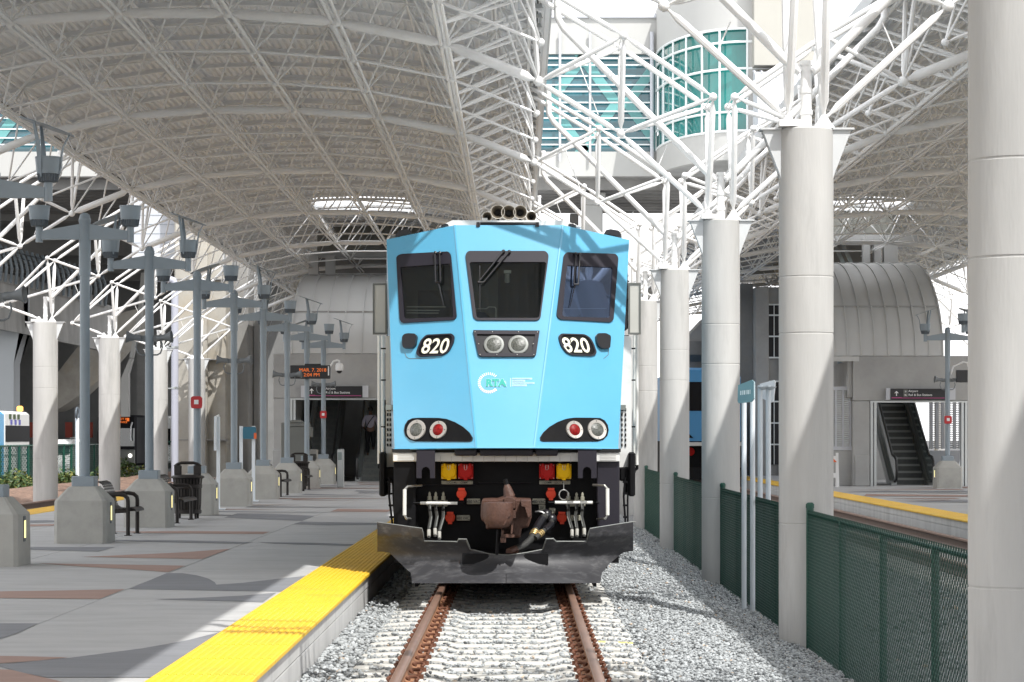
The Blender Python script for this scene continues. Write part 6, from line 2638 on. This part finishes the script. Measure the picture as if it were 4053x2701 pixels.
# elevated concourse ------------------------------------------------------
YB_ = 115.
bx = lambda x, Y=YB_: (x - CX) / F * Y
bz = lambda y, Y=YB_: CZ - (y - CY) / F * Y
C = thing('concourse_building', 'long white elevated building with teal glass spanning above and behind the canopies', 'building', (-10, YB_, bz(698)))
xR = bx(2597)
mb = MB()
mb.box((-60, YB_, bz(698)), (xR, YB_ + .5, bz(601)))
mb.box((-60, YB_, bz(214)), (xR, YB_ + .5, bz(72)))
mb.box((-60, YB_ + .5, bz(72) - .3), (xR + 6, YB_ + 14, bz(72)))
mb.build('wall', m_stucco, C)
mb = MB()
mb.box((-60, YB_ - .15, bz(72)), (xR, YB_ + .3, bz(58)))
mb.build('coping', m_siding, C)
mb = MB()
mb.box((-60, YB_ + .02, bz(700) - .02), (xR + 7, YB_ + 14, bz(700) + .3))
mb.build('floor_slab', m_dkconc, C)
for k in range(9):
    mb = MB()
    mb.box((-60, YB_ + 1 + k * 1.5, bz(700) - .5), (xR + 7, YB_ + 1.35 + k * 1.5, bz(700) - .02))
    mb.build('floor_beam', m_dkconc, C)
mb = MB()
mb.box((-60, YB_ + .28, bz(600)), (xR, YB_ + .36, bz(215)))
mb.build('window_band', m_tealdk, C)
for cx_ in (-22.5, -18.9, -6, 1.16, 4.76):
    mb = MB()
    z0_, z1_ = bz(600), bz(215)
    zm = (z0_ + z1_) / 2
    for s in (-1, 1):
        mb.prism([(cx_ + s * 1.9 - .28, YB_ + .2, z0_), (cx_ + s * 1.9 + .28, YB_ + .2, z0_), (cx_ + s * .25 + .28, YB_ + .2, zm), (cx_ + s * .25 - .28, YB_ + .2, zm)], (0, .06, 0))
        mb.prism([(cx_ + s * .25 - .28, YB_ + .21, zm), (cx_ + s * .25 + .28, YB_ + .21, zm), (cx_ + s * 1.9 + .28, YB_ + .21, z1_), (cx_ + s * 1.9 - .28, YB_ + .21, z1_)], (0, .06, 0))
    mb.build('cross_brace', m_tealbr, C, smooth=False)
mb = MB()
for k in range(11):
    zz = bz(600) + (bz(215) - bz(600)) * (k + .5) / 11 + (.1 if k % 3 == 0 else 0)
    mb.box((-60, YB_ - .12, zz - .028), (xR - .15, YB_ - .02, zz + .028))
mb.build('louvre', m_mull, C, smooth=False)
for x in (bx(2216), bx(2335), bx(2580)):
    mb = MB()
    mb.tube((x, YB_ - .2, bz(640)), (x, YB_ - .2, bz(130)), .10 if x > 5 else .06, n=10)
    mb.build('downpipe', m_siding, C)
# curved bay
YC = 107.5
xq = bx(2958, YC)
arc = [(xR + (xq - xR) * math.sin(math.pi / 2 * k / 14), YB_ - (YB_ - YC) * (1 - math.cos(math.pi / 2 * k / 14))) for k in range(15)]
arc = [(xR + (xq - xR) * (1 - math.cos(math.pi / 2 * k / 14)), YB_ - (YB_ - YC) * math.sin(math.pi / 2 * k / 14)) for k in range(15)]
arc += [(xq + 1.0, YC)]


def arcwall(z0, z1, name, mat, off=0., th=.5):
    mb = MB()
    o = [(x + off * .3, y + off) for x, y in arc]
    secs = [[(x, y, z0), (x, y, z1), (x + .1, y + th, z1), (x + .1, y + th, z0)] for x, y in o]
    mb.loft(secs)
    return mb.build(name, mat, C, angle=25)


arcwall(13.7, 14.9, 'bay_wall', m_stucco)
arcwall(19.35, 21.3, 'bay_wall', m_stucco)
arcwall(14.9, 19.35, 'bay_window', m_tealglass, .25, .1)
mb = MB()
for z in (14.93, 15.75, 17.6, 18.75, 19.32):
    mb.poly([(x, y - .02, z) for x, y in arc], .055, 6)
for k in (0, 3, 5, 7, 9, 11, 14):
    x, y = arc[k]
    mb.tube((x, y - .02, 14.9), (x, y - .02, 19.35), .05, n=6)
mb.build('bay_mullion', m_mull, C)
mb = MB()
mb.box((xq - .02, YC - .02, 13.7), (bx(3000, YC), YC + 8, 21.3))
mb.build('bay_wall', m_stucco, C)
mb = MB()
pts = [(x, y + .1, 13.72) for x, y in arc] + [(xq + 1, YB_ + 2, 13.72), (xR, YB_ + 2, 13.72)]
mb.prism(pts, (0, 0, .2))
mb.build('bay_floor', m_conc3, C)
mb = MB()
mb.prism([(x, y, 21.2) for x, y, z in pts], (0, 0, .2))
mb.build('bay_roof', m_stucco, C)
r = thing('white_annex', 'sunlit cream white wall with ribbed white hoods right of the curved glass bay', 'building', (12, 106, 8))
mb = MB()
mb.box((bx(2990, 106), 106.5, 17.6), (bx(3230, 106), 112, 24))
mb.box((bx(2990, 106), 107.5, 9), (bx(3230, 106), 112, 17.7))
mb.build('wall', m_stucco2, r)
for z0_ in (15.4, 11.6):
    mb = MB()
    n = 12
    xa, xb = bx(3000, 105), bx(3200, 105)
    pr = [(104.4 + 2.8 * (1 - math.cos(math.pi / 2 * k / n)), z0_ - 1.6 + 3.6 * math.sin(math.pi / 2 * k / n)) for k in range(n + 1)]
    mb.loft([[(x, y, z) for y, z in pr] + [(x, 107.4, z0_ - 1.6)] for x in (xa, xb)])
    o = mb.build('ribbed_hood', m_siding, r)
    mb = MB()
    for k in range(8):
        x = xa + (xb - xa) * k / 7
        mb.loft([[(x - .03, y, z), (x + .03, y, z), (x + .03, y - .05, z + .05), (x - .03, y - .05, z + .05)] for y, z in pr])
    mb.build('hood_rib', m_siding, o)
r = thing('support_pier', 'white pier under the elevated building right of the locomotive horns', 'pier', (3.5, 117, -.5))
mb = MB()
mb.bbox((bx(2310, 117), 117, -.7), (bx(2386, 117), 118.2, 13.2), .05)
mb.build('shaft', m_stucco, r)
mb = MB()
mb.bbox((bx(2300, 117), 116.9, 12.6), (bx(2396, 117), 118.3, 13.2), .03)
mb.build('capital', m_stucco, r)
r = thing('support_pier', 'dark pier behind the white pier under the elevated building', 'pier', (2.6, 126, -.5))
mb = MB()
mb.bbox((bx(2262, 126), 126, -.7), (bx(2282, 126), 127, 13.0), .05)
mb.build('shaft', m_dkconc, r)
mb = MB()
mb.bbox((bx(2256, 126), 125.9, 12.4), (bx(2290, 126), 127.1, 13.0), .03)
mb.build('capital', m_dkconc, r)

# ------------------------------------------------------------------ left background: viaduct, piers, bus terminal
r = thing('stained_pier', 'massive stained concrete pier with a tan lit face behind the lamp posts', 'pier', (-14.2, 112, -.3))
px = lambda x, Y: (x - CX) / F * Y
mb = MB()
mb.bbox((px(690, 112), 112, -.6), (px(820, 112), 113.2, 13.8), .06)
mb.build('grey_shaft', m_conc2, r)
mb = MB()
mb.bbox((px(818, 112.5), 112.3, -.6), (px(895, 112.3), 125, 13.7), .05)
mb.build('tan_shaft', m_conc2, r)
mb = MB()
for z in (1.6, 5.2, 8.8):
    mb.box((px(690, 112) - .012, 111.985, z), (px(893, 112), 112.4, z + .045))
mb.build('pour_joint', m_dkconc, r)
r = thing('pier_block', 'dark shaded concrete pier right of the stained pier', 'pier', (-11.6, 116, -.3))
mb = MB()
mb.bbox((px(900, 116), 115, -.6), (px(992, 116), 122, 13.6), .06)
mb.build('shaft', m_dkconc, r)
mb = MB()
mb.bbox((px(992, 116) + .01, 117, -.6), (px(1018, 116), 121, 13.6), .04)
mb.build('side_rib', m_conc3, r)
r = thing('drainpipe', 'tall pale grey drainpipe with elbow top in front of the stained pier', 'pipe', (-15.1, 110, -.3))
mb = MB()
x = px(692, 110)
mb.poly([(x - .9, 110, bz(1102, 110)), (x - .3, 110, bz(1104, 110)), (x - .05, 110, bz(1112, 110)), (x, 110, bz(1130, 110)), (x, 110, -.4)], .16, 12)
mb.build('pipe', m_lilac, r)
for y in (1380, 1540):
    mb = MB()
    mb.lathe((x, 110, bz(y, 110)), [(.175, 0), (.175, .09)], 12)
    mb.box((x - .5, 109.97, bz(y, 110)), (x - .15, 110.03, bz(y, 110) + .05))
    mb.build('strap', m_stain, r)
# curved guideway ramp
r = thing('guideway', 'curved concrete elevated guideway with a dark railing of curved posts', 'viaduct', (-20, 125, 5))
mb = MB()
path = []
for k in range(15):
    t = k / 14
    y = 124 + 10 * t ** 1.3
    x = px(-140 + 560 * t, y)
    z = bz(1075 + 130 * t ** 1.1, y)
    path.append(Vector((x, y, z)))
mb.loft([[p + Vector((0, 0, 0)), p + Vector((0, 3.5, 0)), p + Vector((0, 3.5, -2.6)), p + Vector((.3, .3, -2.6)), p + Vector((0, 0, -1.0))] for p in path])
mb.build('deck', m_conc, r)
mb = MB()
mb.loft([[p + Vector((0, -.25, .32)), p + Vector((0, .1, .32)), p + Vector((0, .1, -.15)), p + Vector((0, -.25, -.15))] for p in path])
mb.build('kerb', m_conc, r)
mb = MB()
for k in range(28):
    t = k / 27 * 14
    i = min(13, int(t))
    p = path[i].lerp(path[i + 1], t - i)
    mb.poly([p + Vector((0, -.3, -.1)), p + Vector((.1, -.45, .6)), p + Vector((.02, -.5, 1.1)), p + Vector((-.25, -.4, 1.75))], .075, 6)
mb.build('railing_post', m_pole, r)
mb = MB()
for dz in (.75, 1.0, 1.25, 1.5):
    mb.poly([p + Vector((0, -.42, dz)) for p in path], .03, 5)
mb.build('railing_bar', m_poled, r)
# helical ramp underside
r = thing('spiral_ramp', 'dark grey curving underside of a ramp behind the left columns', 'ramp', (-18, 138, 4))
mb = MB()
secs = []
for k in range(15):
    t = k / 14
    x = px(210 + 330 * t, 138)
    z = bz(1640 - 330 * t ** 1.3, 138)
    secs.append([(x, 136 + 6 * t, z), (x, 142, z + .2), (x, 142, z + 1.8 + 1.2 * math.sin(math.pi * t)), (x, 136 + 6 * t, z + 1.5 + 1.5 * math.sin(math.pi * t))])
mb.loft(secs)
mb.build('ramp_slab', m_conc2, r)
mb = MB()
mb.box((px(180, 145), 145, bz(1330, 145)), (px(560, 145), 146, bz(1230, 145)))
mb.build('cross_beam', m_dkconc, r)
r = thing('flared_pier', 'wide pale pier flaring at the top, at the left photo edge', 'pier', (-21.5, 127, -.3))
mb = MB()
prof = [(1640, 50), (1440, 50), (1240, 98), (1240, 98), (1090, 105)]
pts = [(px(-200, 127), -.6), (px(50, 127), -.6), (px(51, 127), bz(1440, 127)), (px(66, 127), bz(1380, 127)), (px(96, 127), bz(1260, 127)), (px(108, 127), bz(1110, 127)), (px(108, 127), bz(1270, 127)), (px(-200, 127), bz(1270, 127))]
mb.prism([(x, 127.2, z) for x, z in pts], (0, 1.6, 0))
mb.build('shaft', m_pier, r)
mb = MB()
mb.box((px(-100, 127), 127.15, bz(1265, 127)), (px(65, 127), 127.25, bz(1258, 127)))
mb.build('ledge', m_conc3, r)
r = thing('white_column', 'slim white inclined column behind the second left column', 'column', (-17.9, 128, -.3))
mb = MB()
mb.prism([P(x, y, 128) for x, y in ((478, 1650), (508, 1650), (508, 1480), (524, 1420), (512, 1420), (478, 1500))], (0, .6, 0))
mb.build('shaft', m_stucco, r)
mb = MB()
mb.prism([P(x, y, 128.2) for x, y in ((512, 1415), (525, 1418), (560, 1250), (572, 1080), (558, 1080), (545, 1240))], (0, .5, 0))
mb.build('raker', m_stucco, r)
r = thing('siding_wall', 'bright white panelled wall glimpsed under the canopy eave at the left', 'wall', (-19, 132, 9))
mb = MB()
a, b = P(522, 1010, 113.5), P(740, 800, 113.5)
mb.box((a.x, 113.5, a.z - .6), (b.x, 114.4, 13.66))
mb.build('wall', m_siding, r)
mb = MB()
for k in range(9):
    z = a.z - .3 + k * .42
    mb.box((a.x, 113.485, z), (b.x, 113.52, z + .02))
mb.build('panel_joint', m_pole, r)
r = thing('terminal_wall', 'dark back wall of the bus terminal under the elevated building', 'wall', (-30, 176, -.4))
mb = MB()
mb.box((-75, 176, -.5), (-13, 177, 13))
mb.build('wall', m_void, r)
mb = MB()
for x in (-40, -35.5, -31, -26.6, -22.8):
    mb.box((x, 174.5, -.5), (x + .5, 175.2, 9))
mb.build('column', m_dkconc, r)
for xa_, xb_ in ((118, 136), (258, 283), (346, 364)):
    mb = MB()
    mb.box((px(xa_, 172), 172, 1.7), (px(xb_, 172), 172.4, 2.75))
    mb.build('red_panel', m_orangered, r)
r = thing('terminal_roof', 'dark concrete deck over the bus lanes at the left', 'roof', (-40, 150, 12))
mb = MB()
mb.box((-75, 129.2, 12.9), (-15.5, 176, 13.5))
mb.build('deck', m_dkconc, r)
for y in (141, 148, 156, 164):
    mb = MB()
    mb.box((-75, y, 12.0), (-15.5, y + .8, 12.88))
    mb.build('deck_beam', m_dkconc, r)


# buses -----------------------------------------------------------------
def wheel(mb_parent, x, y, z, r, s):
    mb = MB()
    mb.m = 0
    mb.lathe((x, y, z), [(r * .6, 0), (r, .02), (r, .26), (r * .9, .3)], 24, (s, 0, 0))
    mb.m = 1
    mb.lathe((x + s * .30, y, z), [(r * .55, -.05), (r * .5, .02), (r * .2, .05)], 16, (s, 0, 0))
    return mb.build('wheel', [m_tyre, m_hub], mb_parent)


r = thing('bus', 'blue and white city bus seen from its side behind the green fence at far left', 'bus', (-23.2, 106, -.35))
bx0, bx1, by0, by1, bz0, bz1 = -24.6, -22.0, 99.5, 112.6, 0., P(0, 1628, 108).z
mb = MB()
mb.bbox((bx0, by0 + 7.6, bz0), (bx1, by1, bz1), .12)
mb.build('body', m_buswht, r)
mb = MB()
mb.bbox((bx0 + .004, by0, bz0), (bx1 - .004, by0 + 7.6, bz1 - .03), .12)
mb.build('blue_panel', m_busblue, r)
mb = MB()
mb.bbox((bx1 - .05, by0 + 7.75, 1.55), (bx1 + .02, by1 - .12, bz1 - .62), .02)
mb.build('window', m_busblk, r)
mb = MB()
for k in range(3):
    mb.m = 0
    mb.box((bx1 + .005, by0 + 8.5 + k * .9, bz1 - .34), (bx1 + .016, by0 + 9.0 + k * .9, bz1 - .12))
    mb.m = 1
    mb.box((bx1 + .005, by0 + 8.8 + k * .9, bz1 - .58), (bx1 + .016, by0 + 9.2 + k * .9, bz1 - .36))
mb.build('logo_bars', [m_leaf, M('bus_violet', (.10, .10, .45), .5)], r)
mb = MB()
mb.box((bx1 + .002, by0 + 10, .1), (bx1 + .015, by0 + 11.3, 1.35))
mb.box((bx1 + .002, by0 + 7.6, .95), (bx1 + .014, by1 - .2, 1.0))
mb.build('lower_door', m_stain, r)
wheel(r, bx1 - .28, by0 + 8.6, .13, .5, 1)
wheel(r, bx1 - .28, by0 + 2.4, .13, .5, 1)
mb = MB()
mb.bbox((bx1 - .6, by1 + .02, bz1 + .02), (bx1 - .35, by1 + .32, bz1 + .28), .05)
o = mb.build('roof_beacon', m_cabinet, r)

r = thing('bus', 'black fronted city bus facing the camera with orange destination lights', 'bus', (-25.7, 160, -.35))
a, b = P(385, 1643, 160), P(540, 1800, 160)
mb = MB()
mb.bbox((a.x, 160, -.1), (b.x, 172, a.z), .15)
mb.build('body', m_busblk, r)
mb = MB()
mb.bbox((a.x + .1, 159.95, .0), (b.x - .1, 160.1, .95), .05)
mb.build('bumper', m_tvm, r)
mb = MB()
mb.bbox((a.x + .12, 159.96, 1.1), (b.x - .12, 160.08, 2.35), .05)
mb.build('windscreen', m_glass, r)
text('NOT IN', (P(466, 0, 160).x, 159.93, P(0, 1663, 160).z), (1, 0, 0), (0, 0, 1), .19, m_led, r, 'destination', bold=.02)
text('SERVICE', (P(466, 0, 160).x, 159.93, P(0, 1675, 160).z), (1, 0, 0), (0, 0, 1), .17, m_led, r, 'destination', bold=.02)
mb = MB()
mb.box((P(502, 0, 160).x, 159.93, P(0, 1668, 160).z), (P(512, 0, 160).x, 159.95, P(0, 1655, 160).z))
for x in (392, 470):
    mb.box((P(x, 0, 160).x, 159.93, a.z - .06), (P(x + 9, 0, 160).x, 159.95, a.z))
mb.build('route_light', m_led, r)
mb = MB()
for x in (402, 516):
    mb.ball((P(x, 0, 160).x, 159.9, .55), .13, 10, 6)
mb.build('headlight', m_whitelamp, r)
mb = MB()
mb.poly([P(x, y, 159.6) for x, y in ((524, 1672), (518, 1690), (516, 1730), (518, 1745))], .05, 6)
mb.build('mirror_arm', m_signw, r)
r = thing('bus', 'white city bus with side windows behind the black fronted bus', 'bus', (-22.6, 168, -.35))
a, b = P(541, 1647, 166), P(690, 1800, 166)
mb = MB()
mb.bbox((a.x, 166, 0), (b.x, 177.5, a.z), .15)
mb.build('body', m_buswht, r)
mb = MB()
mb.bbox((a.x + .05, 165.96, 1.2), (b.x - .1, 166.06, 2.3), .03)
mb.build('window', m_busblk, r)
mb = MB()
for k in range(6):
    x = a.x + .35 + k * .38
    mb.box((x, 165.93, 1.2), (x + .05, 165.98, 2.3))
mb.build('window_post', m_buswht, r)
mb = MB()
mb.box((a.x + .2, 165.94, .5), (b.x - .3, 165.97, .58))
for k in range(5):
    mb.box((a.x + .3 + k * .4, 165.94, 2.52), (a.x + .5 + k * .4, 165.97, 2.68))
mb.build('stripe', m_stain, r)

# white car
r = thing('car', 'white sport utility car parked behind the green fence by the first left column', 'car', (-22.4, 122, -.35))
pr = [(-2.3, .0), (-2.35, .55), (-2.2, .85), (-1.95, .95), (-1.45, 1.62), (-1.2, 1.72), (1.0, 1.74), (1.55, 1.62), (2.1, 1.02), (2.3, .9), (2.35, .4), (2.3, .0)]
cxa, cya = -22.3, 122.
mb = MB()
secs = []
for q, k in ((-.9, .93), (-.82, 1), (.82, 1), (.9, .93)):
    secs.append([(cxa + q * (1 - .12 * max(0, z - .9)), cya + y * k, -.1 + z) for y, z in pr])
mb.loft(secs)
mb.build('body', m_buswht, r, angle=25)
for s in (-1, 1):
    mb = MB()
    for ya, yb in ((-1.4, -.3), (-.2, .7), (.8, 1.75)):
        mb.prism([(cxa + s * .885, cya + ya + (.05 if ya > -1 else .25), 1.35), (cxa + s * .9, cya + ya, .9), (cxa + s * .9, cya + yb, .9), (cxa + s * .885, cya + yb - (.05 if yb < 1.5 else .3), 1.35)], (-s * .05, 0, 0))
    mb.build('side_window', m_glass, r)
mb = MB()
mb.prism([(cxa - .7, cya - 1.62, 1.42), (cxa + .7, cya - 1.62, 1.42), (cxa + .76, cya - 1.98, .95), (cxa - .76, cya - 1.98, .95)], (0, .06, 0))
mb.build('rear_window', m_glass, r)
mb = MB()
for q in (-.62, .62):
    mb.tube((cxa + q, cya - 1.1, 1.70), (cxa + q, cya + .9, 1.72), .03, n=6)
mb.build('roof_rail', m_tvm, r)
for q, s in ((cxa - .62, -1), (cxa + .62, 1)):
    for y in (-1.4, 1.4):
        wheel(r, q, cya + y, 0.0, .36, s)
# white tall post with loop beside the second lamp
r = thing('route_post', 'white post with a dark looped top behind the second lamp post', 'post', (-19, 110, -.3))
x = px(306, 108)
mb = MB()
mb.tube((x, 108, -.4), (x, 108, bz(1655, 108)), .09, n=10)
mb.build('shaft', m_postw, r)
mb = MB()
zc = bz(1637, 108)
mb.poly([(x, 108 + .3 * math.cos(t), zc + .24 * math.sin(t)) for t in [math.pi * 2 * k / 14 for k in range(15)]], .035, 6)
mb.poly([(x + .08 * math.cos(t), 108, zc + .26 * math.sin(t)) for t in [math.pi * 2 * k / 14 for k in range(15)]], .03, 6)
mb.build('loop', m_poled, r)


# plants along the fence ---------------------------------------------------
def shrub(x, y, z, w, h, n, label, mats):
    mb = MB()
    rs = random.Random(int(x * 100 + y * 7))
    for _ in range(n):
        a = rs.uniform(0, 6.28)
        q = w * math.sqrt(rs.random())
        c = Vector((x + q * math.cos(a), y + q * math.sin(a), z + h * rs.random() ** 1.2 * (1.1 - q / w * .6)))
        u = Vector((rs.gauss(0, 1), rs.gauss(0, 1), rs.gauss(0, .6))).normalized()
        v = u.cross(Vector((rs.gauss(0, 1), rs.gauss(0, 1), rs.gauss(0, 1)))).normalized()
        s = rs.uniform(.05, .12)
        mb.m = 0 if rs.random() < .8 else 1
        mb.face([c - u * s, c + v * s * .45, c + u * s, c - v * s * .45])
    o = mb.build('shrub', mats, smooth=False)
    return tag(o, label, 'shrub', 'shrubs along the bus road fence')


for k, (x, y, w, h, n, lab) in enumerate(((-19.6, 97.5, .8, .75, 700, 'low green shrub at the left photo edge below the blue bus'), (-19.8, 100.5, .7, .5, 420, 'low weedy shrub in front of the blue bus wheel'),
                                         (-19.5, 107.5, .55, .7, 420, 'small shrub right of the first left column'), (-19.4, 111., .6, .8, 420, 'small shrub behind the second lamp post'),
                                         (-19.0, 118.5, 1.0, 1.2, 1000, 'rounded green and yellow bush between the second and third left columns'),
                                         (-17.8, 121, .8, .8, 500, 'low bush left of the green gate'), (-13.0, 118, .5, .7, 260, 'reddish low plant beside the far green fence'))):
    shrub(x, y, -.25, w, h, n, lab, [m_leaf, m_leafy])

# person on the escalator ----------------------------------------------------
def skin(name, verts, edges, radii, mat, parent, sub=1, root=0):
    me = bpy.data.meshes.new(name)
    off = wloc(parent)
    me.from_pydata([tuple(Vector(v) - off) for v in verts], edges, [])
    me.materials.append(mat)
    o = bpy.data.objects.new(name, me)
    COL.objects.link(o)
    o.parent = parent
    sk = o.modifiers.new('skin', 'SKIN')
    sk.use_smooth_shade = True
    lay = me.skin_vertices[0] if me.skin_vertices else None
    if lay is None:
        bpy.context.view_layer.objects.active = o
        bpy.ops.mesh.customdata_skin_add()
        lay = me.skin_vertices[0]
    for i, rd in enumerate(radii):
        lay.data[i].radius = rd if isinstance(rd, tuple) else (rd, rd)
    lay.data[root].use_root = True
    s = o.modifiers.new('sub', 'SUBSURF')
    s.levels = s.render_levels = sub
    return o


yp = 92.25
hx, zf = P(1466, 0, yp).x, PZ + .23 * 4
H = 1.80
pr_ = thing('person', 'person in a lavender shirt and dark trousers with a shoulder strap, riding up the escalator', 'person', (hx, yp, zf))
V3 = lambda x, y, z: (hx + x, yp + y, zf + z * H / 1.8)
verts = [V3(0, 0, .95), V3(0, -.01, 1.15), V3(0, -.02, 1.38), V3(0, 0, 1.50), V3(0, .02, 1.58), V3(0, .02, 1.68), V3(0, .02, 1.76),
         V3(-.17, -.01, 1.42), V3(-.27, -.02, 1.15), V3(-.22, .12, .98), V3(-.18, .2, .98),
         V3(.17, -.01, 1.42), V3(.28, -.02, 1.15), V3(.31, .1, .95), V3(.31, .14, .86),
         V3(-.09, 0, .88), V3(-.10, .0, .48), V3(-.10, -.02, .07), V3(-.10, .12, .03),
         V3(.09, 0, .88), V3(.10, .1, .55), V3(.10, .16, .28), V3(.10, .3, .24)]
edges = [(0, 1), (1, 2), (2, 3), (3, 4), (4, 5), (5, 6), (2, 7), (7, 8), (8, 9), (9, 10), (2, 11), (11, 12), (12, 13), (13, 14), (0, 15), (15, 16), (16, 17), (17, 18), (0, 19), (19, 20), (20, 21), (21, 22)]
radii = [(.14, .10), (.13, .09), (.16, .10), .06, .055, (.075, .09), (.065, .075), .055, .042, .035, .03, .055, .042, .035, .03, .085, .06, .045, .035, .085, .06, .045, .035]
skin('body', verts, edges, radii, m_skin, pr_, 2)
skin('shirt', [V3(0, 0, .98), V3(0, -.01, 1.15), V3(0, -.02, 1.38), V3(0, 0, 1.49), V3(-.18, -.01, 1.42), V3(-.28, -.02, 1.15), V3(-.25, .05, 1.06), V3(.18, -.01, 1.42), V3(.29, -.02, 1.15), V3(.31, .05, 1.05)],
     [(0, 1), (1, 2), (2, 3), (2, 4), (4, 5), (5, 6), (2, 7), (7, 8), (8, 9)], [(.17, .12), (.165, .12), (.19, .125), .075, .085, .066, .06, .085, .066, .06], m_shirt, pr_, 2)
skin('trousers', [V3(0, 0, 1.0), V3(-.09, 0, .88), V3(-.10, 0, .48), V3(-.10, -.02, .08), V3(.09, 0, .88), V3(.10, .1, .55), V3(.10, .15, .30)], [(0, 1), (1, 2), (2, 3), (0, 4), (4, 5), (5, 6)], [(.165, .125), .115, .085, .07, .115, .085, .07], m_trous, pr_, 2)
mb = MB()
mb.ball(V3(0, -.005, 1.72), .098, 14, 8, 1.05)
mb.build('hair', m_hair, pr_)
mb = MB()
mb.poly([V3(-.16, -.13, 1.02), V3(-.03, -.155, 1.25), V3(.13, -.10, 1.46)], .016, 6)
mb.build('shoulder_strap', m_trous, pr_)
# ------------------------------------------------------------------ camera, sun, sky
cam = bpy.data.cameras.new('camera')
cam.sensor_width = 36
cam.sensor_fit = 'HORIZONTAL'
cam.lens = F / 4053 * 36
cam.shift_x = -(CX - 2026.5) / 4053
cam.shift_y = (CY - 1350.5) / 4053
cam.clip_start = .5
cam.clip_end = 4000
co = bpy.data.objects.new('camera', cam)
COL.objects.link(co)
co.location = (0, 0, CZ)
co.rotation_euler = (math.pi / 2, 0, 0)
scene.camera = co

SUN = Vector((.368, -.62, 1.0)).normalized()        # towards the sun
sun = bpy.data.lights.new('sun', 'SUN')
sun.energy = 3.3
sun.angle = math.radians(.5)
sun.color = (1, .978, .94)
so = bpy.data.objects.new('sun', sun)
COL.objects.link(so)
so.rotation_euler = SUN.to_track_quat('Z', 'Y').to_euler()
so.location = (10, -20, 40)

w = bpy.data.worlds.new('World')
scene.world = w
w.use_nodes = True
nt = w.node_tree
N, L = nt.nodes, nt.links
bg = N['Background']
sky = N.new('ShaderNodeTexSky')
sky.sky_type = 'NISHITA'
sky.sun_disc = False
sky.sun_elevation = math.asin(SUN.z)
sky.sun_rotation = math.atan2(SUN.x, SUN.y)
sky.air_density = 1.0
sky.dust_density = 2.0
# thin bright cloud over most of the sky
tc = N.new('ShaderNodeTexCoord')
mp = N.new('ShaderNodeMapping')
mp.inputs['Scale'].default_value = (1, 1, 2.2)
nz_ = N.new('ShaderNodeTexNoise')
nz_.inputs['Scale'].default_value = 2.6
nz_.inputs['Detail'].default_value = 8
rp = N.new('ShaderNodeValToRGB')
rp.color_ramp.elements[0].position = .36
rp.color_ramp.elements[1].position = .60
rp.color_ramp.elements[0].color = (.72, .72, .72, 1)
rp.color_ramp.elements[1].color = (1, 1, 1, 1)
mx = N.new('ShaderNodeMix')
mx.data_type = 'RGBA'
mx.inputs['B'].default_value = (9.5, 9.5, 9.6, 1)
L.new(tc.outputs['Generated'], mp.inputs['Vector'])
L.new(mp.outputs['Vector'], nz_.inputs['Vector'])
L.new(nz_.outputs['Fac'], rp.inputs['Fac'])
L.new(rp.outputs['Color'], mx.inputs['Factor'])
L.new(sky.outputs['Color'], mx.inputs['A'])
L.new(mx.outputs['Result'], bg.inputs['Color'])
bg.inputs['Strength'].default_value = .14

vs_ = scene.view_settings
vs_.view_transform = 'Standard'
vs_.look = 'None'
vs_.gamma = 1
vs_.exposure = .66
vs_.use_curve_mapping = False
scene.render.engine = 'CYCLES'
cy = scene.cycles
cy.max_bounces = 7
cy.diffuse_bounces = 4
cy.glossy_bounces = 3
cy.transmission_bounces = 2
cy.caustics_reflective = False
cy.caustics_refractive = False
cy.sample_clamp_indirect = 6
cy.use_denoising = True
